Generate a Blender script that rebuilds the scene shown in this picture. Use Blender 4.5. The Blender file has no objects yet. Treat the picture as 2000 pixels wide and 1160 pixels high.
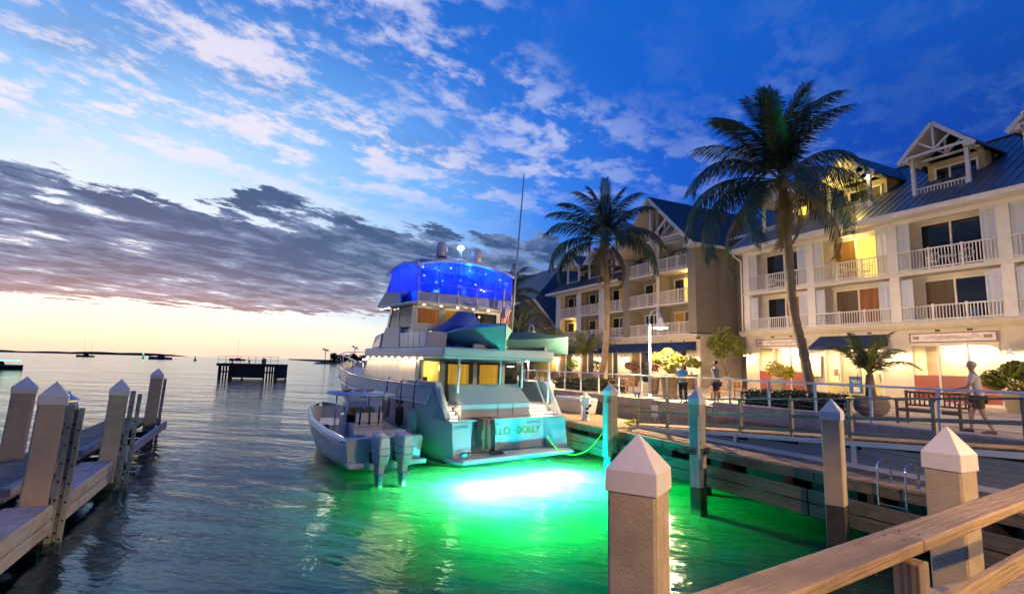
import bpy, bmesh, math, random
from mathutils import Vector, Matrix
R = math.radians
random.seed(7)
scene = bpy.context.scene
COL = scene.collection

# ------------------------------------------------------------------ camera
cam_d = bpy.data.cameras.new('camera')
cam_d.sensor_width = 36; cam_d.lens = 18.36; cam_d.clip_start = 0.05; cam_d.clip_end = 30000
cam = bpy.data.objects.new('camera', cam_d); COL.objects.link(cam)
cam.matrix_world = Matrix.Translation((0, 0, 3.6)) @ Matrix.Rotation(R(90 + 7.264), 4, 'X') @ Matrix.Rotation(R(1.37), 4, 'Z')
scene.camera = cam
scene.render.resolution_x = 1024; scene.render.resolution_y = 593
scene.view_settings.view_transform = 'Standard'; scene.view_settings.look = 'None'
scene.view_settings.gamma = 1; scene.view_settings.use_curve_mapping = False
scene.view_settings.exposure = 0.0
scene.render.engine = 'CYCLES'
scene.cycles.use_denoising = True
scene.cycles.max_bounces = 7; scene.cycles.diffuse_bounces = 3; scene.cycles.glossy_bounces = 3
scene.cycles.transmission_bounces = 3; scene.cycles.transparent_max_bounces = 10
scene.cycles.caustics_reflective = False; scene.cycles.caustics_refractive = False
scene.cycles.sample_clamp_indirect = 6.0
scene.cycles.use_light_tree = True

# ------------------------------------------------------------------ sky (dusk, sun just under the horizon to the left)
SUN_AZ = R(-38)
world = bpy.data.worlds.new('World'); scene.world = world; world.use_nodes = True
nt = world.node_tree; nt.nodes.clear()
def N(t, **k):
    n = nt.nodes.new(t)
    for a, b in k.items(): setattr(n, a, b)
    return n
def L(a, b): nt.links.new(a, b)
def math_(op, a, b=None, c=None, clamp=False):
    n = N('ShaderNodeMath', operation=op); n.use_clamp = clamp
    for i, v in enumerate((a, b, c)):
        if v is None: continue
        if isinstance(v, (int, float)): n.inputs[i].default_value = v
        else: L(v, n.inputs[i])
    return n.outputs[0]
def smooth(v, a, b, lo=0.0, hi=1.0):
    n = N('ShaderNodeMapRange'); n.interpolation_type = 'SMOOTHSTEP'
    L(v, n.inputs['Value'])
    for k_, x in (('From Min', a), ('From Max', b), ('To Min', lo), ('To Max', hi)):
        if isinstance(x, (int, float)): n.inputs[k_].default_value = x
        else: L(x, n.inputs[k_])
    return n.outputs['Result']
def ramp(v, stops):
    n = N('ShaderNodeValToRGB'); cr = n.color_ramp
    while len(cr.elements) > 1: cr.elements.remove(cr.elements[-1])
    cr.elements[0].position = stops[0][0]; cr.elements[0].color = (*stops[0][1], 1)
    for p, c in stops[1:]:
        e = cr.elements.new(p); e.color = (*c, 1)
    L(v, n.inputs[0]); return n.outputs[0]
def mix(f, a, b):
    n = N('ShaderNodeMix', data_type='RGBA')
    if isinstance(f, (int, float)): n.inputs[0].default_value = f
    else: L(f, n.inputs[0])
    for i, v in ((6, a), (7, b)):
        if isinstance(v, tuple): n.inputs[i].default_value = (*v, 1)
        else: L(v, n.inputs[i])
    return n.outputs[2]
def noise(vec, scale, detail=4, rough=.55, dist=0.0):
    n = N('ShaderNodeTexNoise'); L(vec, n.inputs['Vector'])
    n.inputs['Scale'].default_value = scale; n.inputs['Detail'].default_value = detail
    n.inputs['Roughness'].default_value = rough; n.inputs['Distortion'].default_value = dist
    return n.outputs[0]
tc = N('ShaderNodeTexCoord'); nrm = N('ShaderNodeVectorMath', operation='NORMALIZE'); L(tc.outputs['Generated'], nrm.inputs[0])
sep = N('ShaderNodeSeparateXYZ'); L(nrm.outputs[0], sep.inputs[0])
dx, dy, dz = sep.outputs
el = math_('MULTIPLY', math_('ARCSINE', dz), 57.2958)
az = math_('MULTIPLY', math_('ARCTAN2', dx, dy), 57.2958)
dot = N('ShaderNodeVectorMath', operation='DOT_PRODUCT'); L(nrm.outputs[0], dot.inputs[0])
dot.inputs[1].default_value = (math.sin(SUN_AZ) * .999, math.cos(SUN_AZ) * .999, -.03)
gam = math_('MULTIPLY', math_('ARCCOSINE', dot.outputs['Value']), 57.2958)
g = math_('DIVIDE', gam, 180)
base = ramp(g, [(0, (1.3, 1.1, .82)), (.04, (1.2, 1.12, .92)), (.085, (.80, .92, 1.04)), (.135, (.38, .66, 1.0)), (.19, (.17, .45, .96)),
                (.25, (.030, .21, .82)), (.32, (.003, .10, .62)), (.42, (.0005, .050, .42)), (.55, (.002, .035, .26)), (1, (.03, .05, .15))])
base = mix(math_('MULTIPLY', smooth(el, 18, 36), .70), base, (.004, .12, .58))
# warm band hugging the horizon, widest under the sunset
warm = math_('MULTIPLY', smooth(el, 7.5, 1.5), smooth(gam, 62, 12))
base = mix(math_('MULTIPLY', warm, .9), base, ramp(smooth(el, 0, 5.5), [(0, (1.1, .76, .56)), (.25, (1.2, 1.0, .70)), (.7, (1.25, 1.12, .84)), (1, (1.1, 1.05, .95))]))
lowblue = math_('MULTIPLY', smooth(el, 9, 0), smooth(gam, 40, 75))
base = mix(math_('MULTIPLY', lowblue, .35), base, (.10, .16, .36))
# clouds laid out on a high sheet, streaks converging towards the far right of the horizon
dzc = math_('MAXIMUM', dz, .02)
px_ = math_('DIVIDE', dx, math_('ADD', dzc, .04)); py_ = math_('DIVIDE', dy, math_('ADD', dzc, .04))
def planar(rot, sx, sy, off=(0, 0, 0)):
    c = N('ShaderNodeCombineXYZ'); L(px_, c.inputs[0]); L(py_, c.inputs[1])
    m1 = N('ShaderNodeMapping'); L(c.outputs[0], m1.inputs['Vector']); m1.inputs['Rotation'].default_value = (0, 0, rot)
    m2 = N('ShaderNodeMapping'); L(m1.outputs[0], m2.inputs['Vector']); m2.inputs['Scale'].default_value = (sx, sy, 1)
    m2.inputs['Location'].default_value = off
    return m2.outputs[0]
# bank: between about 4 and 16 degrees, from the left to just past the middle
bn = noise(planar(R(24), .42, .24, (3.1, 1.7, 0)), 1.9, 8, .64, .15)
bn2 = noise(planar(R(24), 1.1, .62, (1.3, 4.7, 0)), 3.0, 7, .66, .1)
bnm = math_('ADD', math_('MULTIPLY', bn, .38), math_('MULTIPLY', bn2, .62))
edge = math_('MULTIPLY', math_('SUBTRACT', noise(planar(R(24), .5, .3, (7, 2, 0)), 3.0, 7, .66), .5), 15)
top_el = math_('ADD', 15.6, edge)
in_top = smooth(el, math_('ADD', top_el, 1.6), math_('SUBTRACT', top_el, 3.0))
edge2 = math_('MULTIPLY', math_('SUBTRACT', bn2, .5), 2.5)
in_bot = smooth(math_('ADD', el, edge2), 3.9, 5.2)
in_az = smooth(az, 34, 18)
bank_on = math_('MULTIPLY', math_('MULTIPLY', in_top, in_bot), in_az)
thr = math_('SUBTRACT', .66, math_('MULTIPLY', bank_on, .274))
bank = math_('MULTIPLY', smooth(bnm, math_('SUBTRACT', thr, .0), math_('ADD', thr, .07)), smooth(bank_on, 0, .35))
bankcol = ramp(smooth(el, 3.5, 15), [(0, (.46, .31, .34)), (.2, (.17, .165, .28)), (.45, (.045, .085, .215)), (1, (.014, .060, .20))])
bankcol = mix(smooth(bnm, .56, .43), bankcol, mix(.42, bankcol, (.40, .50, .74)))
bankcol = mix(math_('MULTIPLY', smooth(bn2, .46, .60), .45), bankcol, (.012, .035, .11))
# bright broken rims where the bank thins
sky1 = mix(math_('MULTIPLY', math_('MULTIPLY', bank_on, smooth(gam, 45, 18)), .55), base, (.95, .92, .96))
# high thin patches
hn = noise(planar(R(34), 1.0, .70, (.6, .2, 0)), 4.6, 9, .66, .1)
hn2 = noise(planar(R(34), .55, .30, (5.6, .9, 0)), 1.3, 4, .5)
hm = math_('MULTIPLY', smooth(hn, .45, .60), smooth(hn2, .33, .52))
hm = math_('MULTIPLY', hm, smooth(el, 14, 21))
hm = math_('MULTIPLY', hm, smooth(az, 14, -3, .42, 1))
hicol = ramp(g, [(0, (1.0, .9, .92)), (.13, (.95, .84, .92)), (.22, (.74, .72, .90)), (.30, (.50, .58, .86)), (.42, (.10, .22, .58)), (.6, (.03, .09, .32)), (1, (.05, .07, .18))])
hn3 = smooth(noise(planar(R(30), .8, .5, (2.6, 7.9, 0)), 1.6, 6, .6), .50, .66)
hn3 = math_('MULTIPLY', math_('MULTIPLY', hn3, smooth(el, 17, 24)), smooth(gam, 75, 20))
sky2 = mix(math_('MULTIPLY', hn3, .50), sky1, ramp(g, [(0, (.35, .38, .6)), (.2, (.12, .22, .55)), (.33, (.03, .12, .42)), (1, (.02, .04, .12))]))
sky2 = mix(math_('MULTIPLY', hm, .9), sky2, hicol)
sky3 = mix(math_('MULTIPLY', bank, .95), sky2, bankcol)
skyn = N('ShaderNodeTexSky', sky_type='NISHITA'); skyn.sun_disc = False
skyn.sun_elevation = R(0.5); skyn.sun_rotation = SUN_AZ; skyn.altitude = 0; skyn.air_density = 1.2; skyn.ozone_density = 3
bg0 = N('ShaderNodeBackground'); L(skyn.outputs[0], bg0.inputs[0]); bg0.inputs[1].default_value = .06
bg1 = N('ShaderNodeBackground'); L(sky3, bg1.inputs[0]); bg1.inputs[1].default_value = 1.0
ad = N('ShaderNodeAddShader'); L(bg0.outputs[0], ad.inputs[0]); L(bg1.outputs[0], ad.inputs[1])
wo = N('ShaderNodeOutputWorld'); L(ad.outputs[0], wo.inputs['Surface'])

# ------------------------------------------------------------------ frames
# quay frame: x = v (towards the buildings), y = u (away along the quay); boat frame: x = starboard, y = forward
QA = R(25.7)
def frame(angle, origin=(0, 0)):
    c, s = math.cos(angle), math.sin(angle)
    return lambda x, y, z: Vector((origin[0] + c * x - s * y, origin[1] + s * x + c * y, z))
Q = frame(QA)

# ------------------------------------------------------------------ mesh builder
class MB:
    def __init__(s): s.v = []; s.f = []; s.sm = []
    def add(s, vs, fs, smooth=False):
        o = len(s.v); s.v += [tuple(p) for p in vs]
        for f in fs: s.f.append(tuple(o + i for i in f)); s.sm.append(smooth)
        return s
    def box(s, x0, x1, y0, y1, z0, z1):
        return s.hexa([(x0, y0, z0), (x1, y0, z0), (x1, y1, z0), (x0, y1, z0), (x0, y0, z1), (x1, y0, z1), (x1, y1, z1), (x0, y1, z1)])
    def hexa(s, p):
        return s.add(p, [(3, 2, 1, 0), (4, 5, 6, 7), (0, 1, 5, 4), (1, 2, 6, 5), (2, 3, 7, 6), (3, 0, 4, 7)])
    def beam(s, p0, p1, w, h, up=(0, 0, 1)):
        p0 = Vector(p0); p1 = Vector(p1); d = (p1 - p0).normalized(); up = Vector(up)
        if abs(d.dot(up)) > .99: up = Vector((0, 1, 0)) if abs(d.y) < .9 else Vector((1, 0, 0))
        a = d.cross(up).normalized() * w / 2; b = a.cross(d).normalized() * h / 2
        return s.hexa([p0 - a - b, p0 + a - b, p1 + a - b, p1 - a - b, p0 - a + b, p0 + a + b, p1 + a + b, p1 - a + b])
    def tube(s, pts, r, n=8, cap=True):
        pts = [Vector(p) for p in pts]; rs = r if isinstance(r, (list, tuple)) else [r] * len(pts)
        o = len(s.v); a = None
        for i, p in enumerate(pts):
            d = (pts[min(i + 1, len(pts) - 1)] - pts[max(i - 1, 0)])
            d = d.normalized() if d.length > 1e-9 else Vector((0, 0, 1))
            if a is None: a = d.cross(Vector((0, 0, 1)) if abs(d.z) < .9 else Vector((1, 0, 0))).normalized()
            else:
                a = a - d * a.dot(d); a = a.normalized() if a.length > 1e-6 else d.orthogonal().normalized()
            b = d.cross(a)
            for k in range(n):
                t = 2 * math.pi * k / n; s.v.append(tuple(p + (a * math.cos(t) + b * math.sin(t)) * rs[i]))
        for i in range(len(pts) - 1):
            for k in range(n):
                q = (k + 1) % n; s.f.append((o + i * n + k, o + i * n + q, o + (i + 1) * n + q, o + (i + 1) * n + k)); s.sm.append(True)
        if cap:
            s.f.append(tuple(o + k for k in reversed(range(n)))); s.sm.append(False)
            m = o + (len(pts) - 1) * n; s.f.append(tuple(m + k for k in range(n))); s.sm.append(False)
        return s
    def lathe(s, prof, c=(0, 0, 0), n=16, smooth=True):
        o = len(s.v)
        for r, z in prof:
            for k in range(n):
                t = 2 * math.pi * k / n; s.v.append((c[0] + r * math.cos(t), c[1] + r * math.sin(t), c[2] + z))
        for i in range(len(prof) - 1):
            for k in range(n):
                q = (k + 1) % n; s.f.append((o + i * n + k, o + i * n + q, o + (i + 1) * n + q, o + (i + 1) * n + k)); s.sm.append(smooth)
        s.f.append(tuple(o + k for k in reversed(range(n)))); s.sm.append(False)
        m = o + (len(prof) - 1) * n; s.f.append(tuple(m + k for k in range(n))); s.sm.append(False)
        return s
    def ball(s, c, r, n=10, m=6):
        rr = r if isinstance(r, (tuple, list)) else (r, r, r)
        o = len(s.v)
        for i in range(m + 1):
            ph = math.pi * i / m
            for k in range(n):
                t = 2 * math.pi * k / n
                s.v.append((c[0] + rr[0] * math.sin(ph) * math.cos(t), c[1] + rr[1] * math.sin(ph) * math.sin(t), c[2] + rr[2] * math.cos(ph)))
        for i in range(m):
            for k in range(n):
                q = (k + 1) % n; s.f.append((o + (i + 1) * n + k, o + (i + 1) * n + q, o + i * n + q, o + i * n + k)); s.sm.append(True)
        return s
    def prism(s, poly, axis, a, b):
        # poly: 2D outline in the plane across axis; axis 0/1/2; from a to b
        def P(p, t):
            return {0: (t, p[0], p[1]), 1: (p[0], t, p[1]), 2: (p[0], p[1], t)}[axis]
        n = len(poly)
        return s.add([P(p, a) for p in poly] + [P(p, b) for p in poly],
                     [tuple(range(n)), tuple(range(2 * n - 1, n - 1, -1))] + [(i, n + i, n + (i + 1) % n, (i + 1) % n) for i in range(n)])
    def grid(s, rows, smooth=True, close=False):
        o = len(s.v); n = len(rows[0])
        for r_ in rows: s.v += [tuple(p) for p in r_]
        for i in range(len(rows) - 1):
            for k in range(n if close else n - 1):
                q = (k + 1) % n
                s.f.append((o + i * n + k, o + i * n + q, o + (i + 1) * n + q, o + (i + 1) * n + k)); s.sm.append(smooth)
        return s
    def slab(s, poly3, t):
        # polygon given by 3D points, thickened by t along its normal (downwards side)
        p = [Vector(q) for q in poly3]; nv = (p[1] - p[0]).cross(p[2] - p[0]).normalized()
        if nv.z < 0: nv = -nv
        n = len(p)
        return s.add([q for q in p] + [q - nv * t for q in p], [tuple(range(n)), tuple(range(2 * n - 1, n - 1, -1))] + [(i, n + i, n + (i + 1) % n, (i + 1) % n) for i in range(n)])

def mesh_of(name, mb, mat, fix=True):
    me = bpy.data.meshes.new(name); me.from_pydata(mb.v, [], mb.f)
    me.polygons.foreach_set('use_smooth', mb.sm)
    if fix:
        bm = bmesh.new(); bm.from_mesh(me); bmesh.ops.recalc_face_normals(bm, faces=bm.faces); bm.to_mesh(me); bm.free()
    if mat: me.materials.append(mat)
    me.update(); return me

def tag(o, label=None, cat=None, group=None, kind=None):
    if label: o['label'] = label
    if cat: o['category'] = cat
    if group: o['group'] = group
    if kind: o['kind'] = kind
    return o
class Root:
    """a thing: an Empty at its base; parts are given in the coordinates of its frame"""
    pass
def thing(name, label, cat, base, group=None, angle=QA, fr=None, kind=None):
    fr = fr or Q
    o = bpy.data.objects.new(name, None); COL.objects.link(o); o.empty_display_size = .2
    o.location = fr(*base); o.rotation_euler = (0, 0, angle)
    o['_b'] = list(base)
    return tag(o, label, cat, group, kind)
def part(name, mb, mat, parent, label=None, kind=None, absolute=True, bevel=0, fix=True):
    """mesh in frame coordinates -> child of parent, origin moved to the middle of the piece"""
    xs = [p[0] for p in mb.v]; ys = [p[1] for p in mb.v]; zs = [p[2] for p in mb.v]
    c = Vector(((min(xs) + max(xs)) / 2, (min(ys) + max(ys)) / 2, (min(zs) + max(zs)) / 2))
    mb.v = [(p[0] - c.x, p[1] - c.y, p[2] - c.z) for p in mb.v]
    me = mesh_of(name, mb, mat, fix)
    o = bpy.data.objects.new(name, me); COL.objects.link(o); o.parent = parent
    pb = Vector(parent['_b']) if absolute else Vector((0, 0, 0))
    o.location = c - pb
    o['_b'] = list(c if absolute else c)
    if label: o['label'] = label
    if kind: o['kind'] = kind
    if bevel:
        b = o.modifiers.new('bevel', 'BEVEL'); b.width = bevel; b.segments = 2; b.limit_method = 'ANGLE'; b.angle_limit = R(40)
    return o
def inst(src, parent, pos, name=None, rot=None, scale=None):
    """another piece sharing src's mesh, its middle at pos in frame coordinates"""
    o = bpy.data.objects.new(name or src.name.split('.')[0], src.data); COL.objects.link(o); o.parent = parent
    o.location = Vector(pos) - Vector(parent['_b']); o['_b'] = list(pos)
    if rot is not None: o.rotation_euler = rot
    if scale is not None: o.scale = scale
    for m in src.modifiers:
        if m.type == 'BEVEL':
            b = o.modifiers.new('bevel', 'BEVEL'); b.width = m.width; b.segments = m.segments; b.limit_method = 'ANGLE'; b.angle_limit = m.angle_limit
    return o
def B(*a): return MB().box(*a)
def struct(name, mb, mat, label=None, angle=QA, base=(0, 0, 0), fr=None):
    o = thing(name, None, None, base, None, angle, fr)
    me = mesh_of(name, mb, mat); bpy.data.objects.remove(o)
    o = bpy.data.objects.new(name, me); COL.objects.link(o); o.location = (fr or Q)(*base); o.rotation_euler = (0, 0, angle)
    o['_b'] = list(base); o['kind'] = 'structure'
    if label: o['label'] = label
    return o
def copy_tree(o, parent=None):
    c = o.copy(); COL.objects.link(c); c.parent = parent
    for ch in [k for k in KIDS.get(o.name, [])]: copy_tree(ch, c)
    return c
KIDS = {}
def index_kids():
    KIDS.clear()
    for k in bpy.data.objects:
        if k.parent: KIDS.setdefault(k.parent.name, []).append(k)
def lamp_light(name, kind, loc, color, power, parent=None, size=.05, rot=None, spot=None, blend=.5, size_y=None):
    d = bpy.data.lights.new(name, kind); d.color = color; d.energy = power
    if kind in ('POINT', 'SPOT'): d.shadow_soft_size = size
    if kind == 'AREA':
        d.size = size
        if size_y: d.shape = 'RECTANGLE'; d.size_y = size_y
    if kind == 'SPOT': d.spot_size = spot; d.spot_blend = blend
    o = bpy.data.objects.new(name, d); COL.objects.link(o)
    if parent is not None:
        o.parent = parent; o.location = Vector(loc) - Vector(parent['_b'])
    else: o.location = loc
    if rot: o.rotation_euler = rot
    return o

# ------------------------------------------------------------------ materials
def new_mat(name):
    m = bpy.data.materials.new(name); m.use_nodes = True
    return m, m.node_tree, m.node_tree.nodes['Principled BSDF']
def mat(name, col, rough=.6, metal=0.0, var=.15, scale=4.0, bump=.15, grain=None, bscale=None, stain=None, stain_amt=.0, stain_scale=1.2, emit=None, estr=0.0, coat=0.0, rnd=.0, spec=.5, streak=False):
    m, t, bs = new_mat(name)
    n = t.nodes; l = t.links
    tcn = n.new('ShaderNodeTexCoord'); oi = n.new('ShaderNodeObjectInfo')
    off = n.new('ShaderNodeVectorMath'); off.operation = 'MULTIPLY_ADD'
    cmb = n.new('ShaderNodeCombineXYZ')
    for i in range(3): l.new(oi.outputs['Random'], cmb.inputs[i])
    l.new(cmb.outputs[0], off.inputs[0]); off.inputs[1].default_value = (17, 23, 11); l.new(tcn.outputs['Object'], off.inputs[2])
    mp = n.new('ShaderNodeMapping'); l.new(off.outputs[0], mp.inputs['Vector'])
    sc = [1, 1, 1]
    if grain is not None:
        sc = [6, 6, 6]; sc[grain] = .35
    mp.inputs['Scale'].default_value = sc
    nz = n.new('ShaderNodeTexNoise'); l.new(mp.outputs[0], nz.inputs['Vector']); nz.inputs['Scale'].default_value = scale
    nz.inputs['Detail'].default_value = 6; nz.inputs['Roughness'].default_value = .62
    mr = n.new('ShaderNodeMapRange'); l.new(nz.outputs[0], mr.inputs['Value'])
    mr.inputs['From Min'].default_value = .28; mr.inputs['From Max'].default_value = .72
    mr.inputs['To Min'].default_value = 1 - var; mr.inputs['To Max'].default_value = 1 + var
    rv = n.new('ShaderNodeMapRange'); l.new(oi.outputs['Random'], rv.inputs['Value']); rv.inputs['To Min'].default_value = 1 - rnd; rv.inputs['To Max'].default_value = 1 + rnd
    mm = n.new('ShaderNodeMath'); mm.operation = 'MULTIPLY'; l.new(mr.outputs[0], mm.inputs[0]); l.new(rv.outputs[0], mm.inputs[1])
    vm = n.new('ShaderNodeVectorMath'); vm.operation = 'SCALE'; vm.inputs[0].default_value = col; l.new(mm.outputs[0], vm.inputs['Scale'])
    cout = vm.outputs[0]
    if stain:
        n2 = n.new('ShaderNodeTexNoise'); n2.inputs['Scale'].default_value = stain_scale; n2.inputs['Detail'].default_value = 7; n2.inputs['Roughness'].default_value = .7
        if streak:
            mp2 = n.new('ShaderNodeMapping'); mp2.inputs['Scale'].default_value = (4, 4, .5); l.new(off.outputs[0], mp2.inputs['Vector']); l.new(mp2.outputs[0], n2.inputs['Vector'])
        else: l.new(off.outputs[0], n2.inputs['Vector'])
        r2 = n.new('ShaderNodeMapRange'); l.new(n2.outputs[0], r2.inputs['Value']); r2.inputs['From Min'].default_value = .48; r2.inputs['From Max'].default_value = .70
        r2.inputs['To Max'].default_value = stain_amt
        mx = n.new('ShaderNodeMix'); mx.data_type = 'RGBA'; l.new(r2.outputs[0], mx.inputs[0]); l.new(cout, mx.inputs[6]); mx.inputs[7].default_value = (*stain, 1)
        cout = mx.outputs[2]
    l.new(cout, bs.inputs['Base Color'])
    bs.inputs['Roughness'].default_value = rough; bs.inputs['Metallic'].default_value = metal
    bs.inputs['Coat Weight'].default_value = coat; bs.inputs['Specular IOR Level'].default_value = spec
    if bump:
        nb = n.new('ShaderNodeTexNoise'); l.new(mp.outputs[0], nb.inputs['Vector']); nb.inputs['Scale'].default_value = bscale or scale * 5
        nb.inputs['Detail'].default_value = 6
        bp = n.new('ShaderNodeBump'); bp.inputs['Strength'].default_value = bump; bp.inputs['Distance'].default_value = .02
        l.new(nb.outputs[0], bp.inputs['Height']); l.new(bp.outputs[0], bs.inputs['Normal'])
    if emit:
        bs.inputs['Emission Color'].default_value = (*emit, 1); bs.inputs['Emission Strength'].default_value = estr
    return m
WHITE = mat('white_paint', (.68, .65, .60), .45, var=.06, scale=2, bump=.05, stain=(.45, .42, .38), stain_amt=.35)
CREAM = mat('cream_stucco', (.62, .56, .46), .85, var=.07, scale=3, bump=.25, bscale=60, stain=(.42, .37, .3), stain_amt=.3)
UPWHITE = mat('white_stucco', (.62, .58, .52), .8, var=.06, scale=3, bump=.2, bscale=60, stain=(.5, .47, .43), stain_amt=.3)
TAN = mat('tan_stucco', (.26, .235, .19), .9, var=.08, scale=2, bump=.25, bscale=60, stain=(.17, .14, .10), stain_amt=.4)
SHUT = mat('shutter_paint', (.60, .64, .68), .5, var=.05, bump=.03)
ROOF = mat('blue_metal_roof', (.030, .052, .085), .5, metal=.15, var=.14, scale=1.5, bump=.04, stain=(.10, .12, .15), stain_amt=.4)
ROOFG = mat('weathered_metal_roof', (.17, .19, .22), .42, metal=.45, var=.16, scale=1.5, bump=.04, stain=(.08, .09, .11), stain_amt=.5)
AWN = mat('navy_canvas', (.012, .035, .11), .8, var=.2, scale=6, bump=.2, bscale=90)
CONC = mat('pile_concrete', (.50, .41, .28), .9, var=.10, scale=7, bump=.45, bscale=40, stain=(.32, .26, .18), stain_amt=.6, stain_scale=1.6)
CONCW = mat('pile_concrete_wet', (.045, .045, .035), .5, var=.3, scale=9, bump=.6, bscale=30)
CAPM = mat('white_pile_cap', (.78, .75, .69), .5, var=.05, scale=3, bump=.06, stain=(.45, .36, .28), stain_amt=.35, stain_scale=3)
QUAY = mat('quay_concrete', (.33, .31, .29), .9, var=.15, scale=2, bump=.4, stain=(.16, .15, .14), stain_amt=.7, streak=True)
PAVE = mat('paving_concrete', (.54, .45, .31), .85, var=.1, scale=2, bump=.25, bscale=30, stain=(.30, .25, .2), stain_amt=.45, rnd=.07)
WOODU = mat('weathered_plank', (.27, .21, .155), .8, var=.35, scale=2.2, bump=.6, grain=1, bscale=9, rnd=.25, stain=(.13, .10, .08), stain_amt=.6)
WOODV = mat('weathered_plank_across', (.31, .215, .135), .8, var=.35, scale=2.2, bump=.6, grain=0, bscale=9, rnd=.25, stain=(.13, .10, .08), stain_amt=.6)
WOODZ = mat('weathered_post_wood', (.30, .23, .16), .8, var=.35, scale=2.2, bump=.6, grain=2, bscale=9, rnd=.15, stain=(.14, .10, .08), stain_amt=.6)
WOODG = mat('green_grey_fender_wood', (.23, .27, .24), .8, var=.3, scale=2.2, bump=.6, grain=2, bscale=9, stain=(.10, .08, .05), stain_amt=.5)
WALE = mat('painted_wale_timber', (.36, .35, .35), .8, var=.2, scale=2, bump=.6, grain=1, bscale=8, rnd=.1, stain=(.24, .11, .05), stain_amt=.75, stain_scale=2.0)
RAILW = mat('hand_rail_wood', (.38, .27, .155), .75, var=.35, scale=1.8, bump=.7, grain=1, bscale=8, stain=(.13, .095, .07), stain_amt=.7, stain_scale=3)
TEAK = mat('teak', (.16, .085, .045), .6, var=.25, scale=2, bump=.3, grain=1, bscale=9)
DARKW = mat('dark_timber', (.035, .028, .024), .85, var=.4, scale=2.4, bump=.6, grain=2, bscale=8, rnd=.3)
DOCKW = mat('dock_face_timber', (.15, .125, .085), .8, var=.3, scale=2, bump=.6, grain=1, bscale=8, rnd=.15, stain=(.07, .05, .035), stain_amt=.7, stain_scale=2.0)
SIDING = mat('grey_siding', (.20, .235, .24), .6, var=.08, scale=2, bump=.1, grain=1, rnd=.05)
HULL = mat('white_gelcoat', (.50, .51, .53), .22, var=.03, scale=1, bump=.0, coat=.4)
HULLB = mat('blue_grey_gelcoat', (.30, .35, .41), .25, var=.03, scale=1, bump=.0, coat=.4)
BOOT = mat('black_bottom_paint', (.015, .02, .03), .5, bump=.1)
DECKM = mat('moulded_deck', (.62, .60, .55), .6, var=.05, bump=.1)
VINYL = mat('cushion_vinyl', (.55, .55, .53), .5, var=.06, bump=.1)
BLACK = mat('black_plastic', (.012, .012, .014), .4, var=.2, bump=.05)
CHROME = mat('polished_steel', (.62, .64, .66), .18, metal=1.0, var=.05, bump=.0)
ALU = mat('white_powder_coated', (.70, .71, .74), .4, var=.04, bump=.02)
TEALT = mat('teal_canvas', (.22, .50, .46), .75, var=.12, scale=3, bump=.5, bscale=12)
BLUET = mat('royal_blue_canvas', (.02, .07, .42), .75, var=.15, scale=3, bump=.5, bscale=12)
GREENT = mat('dark_green_canvas', (.03, .14, .12), .75, var=.2, scale=3, bump=.5, bscale=10)
FABB = mat('blue_bimini', (.05, .18, .55), .7, var=.15, bump=.2)
DARKG = mat('dark_glass', (.008, .010, .013), .06, var=.1, bump=.0, spec=.8)
CURT = mat('drawn_curtain', (.12, .09, .06), .9, var=.3, scale=1.2, grain=2, bump=.4)
ROOMD = mat('dim_room_wall', (.16, .11, .07), .9, var=.15)
TERRA = mat('terracotta', (.26, .17, .11), .8, var=.2, bump=.3)
URN = mat('grey_glazed_urn', (.16, .13, .10), .5, var=.25, scale=4, bump=.3)
BARK = mat('palm_bark', (.17, .125, .085), .9, var=.35, scale=3, bump=.8, bscale=14)
FROND = mat('palm_frond', (.024, .046, .012), .5, var=.35, scale=2, bump=.1, rnd=.35)
FRONDY = mat('old_and_lamplit_frond', (.10, .07, .018), .6, var=.35, scale=2, bump=.1, rnd=.3)  # brown of old fronds, also lamp light painted onto the low ones
STALK = mat('frond_stalk', (.16, .15, .05), .5, var=.2)
LEAF = mat('shrub_leaf', (.055, .10, .022), .55, var=.5, scale=3, bump=.1)
LEAFY = mat('yellow_green_leaf', (.18, .20, .03), .5, var=.45, scale=3, bump=.1)
LEAFR = mat('reddish_leaf', (.16, .07, .05), .55, var=.4, scale=3, bump=.1)
HEDGE = mat('hedge_leaf', (.022, .042, .012), .6, var=.5, scale=3, bump=.1)
RED = mat('red_panel', (.30, .05, .035), .4, var=.12, scale=1.5, bump=.05)
SOIL = mat('soil', (.05, .035, .025), .95, var=.4, bump=.6)
ROPE = mat('black_rope', (.012, .012, .012), .9, bump=.4)
HOSE = mat('yellow_green_hose', (.45, .62, .03), .4, bump=.02)
SKIN = mat('skin', (.42, .24, .17), .55, var=.08, bump=.05)
def emis(name, col, strength):
    return mat(name, col, .5, emit=col, estr=strength, bump=0, var=.0)
def lit_window(name, col, strength, fold=9.0, lo=.45):
    # a curtain or wall lit from inside: emission broken by folds
    m, t, bs = new_mat(name); n = t.nodes; l = t.links
    tcn = n.new('ShaderNodeTexCoord'); mp = n.new('ShaderNodeMapping'); l.new(tcn.outputs['Object'], mp.inputs['Vector']); mp.inputs['Scale'].default_value = (1, 1, .06)
    nz = n.new('ShaderNodeTexNoise'); l.new(mp.outputs[0], nz.inputs['Vector']); nz.inputs['Scale'].default_value = fold; nz.inputs['Detail'].default_value = 3
    mr = n.new('ShaderNodeMapRange'); l.new(nz.outputs[0], mr.inputs['Value']); mr.inputs['From Min'].default_value = .3; mr.inputs['From Max'].default_value = .7
    mr.inputs['To Min'].default_value = strength * lo; mr.inputs['To Max'].default_value = strength
    l.new(mr.outputs[0], bs.inputs['Emission Strength']); bs.inputs['Emission Color'].default_value = (*col, 1)
    bs.inputs['Base Color'].default_value = (*[c * .10 for c in col], 1); bs.inputs['Roughness'].default_value = .8
    return m
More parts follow.
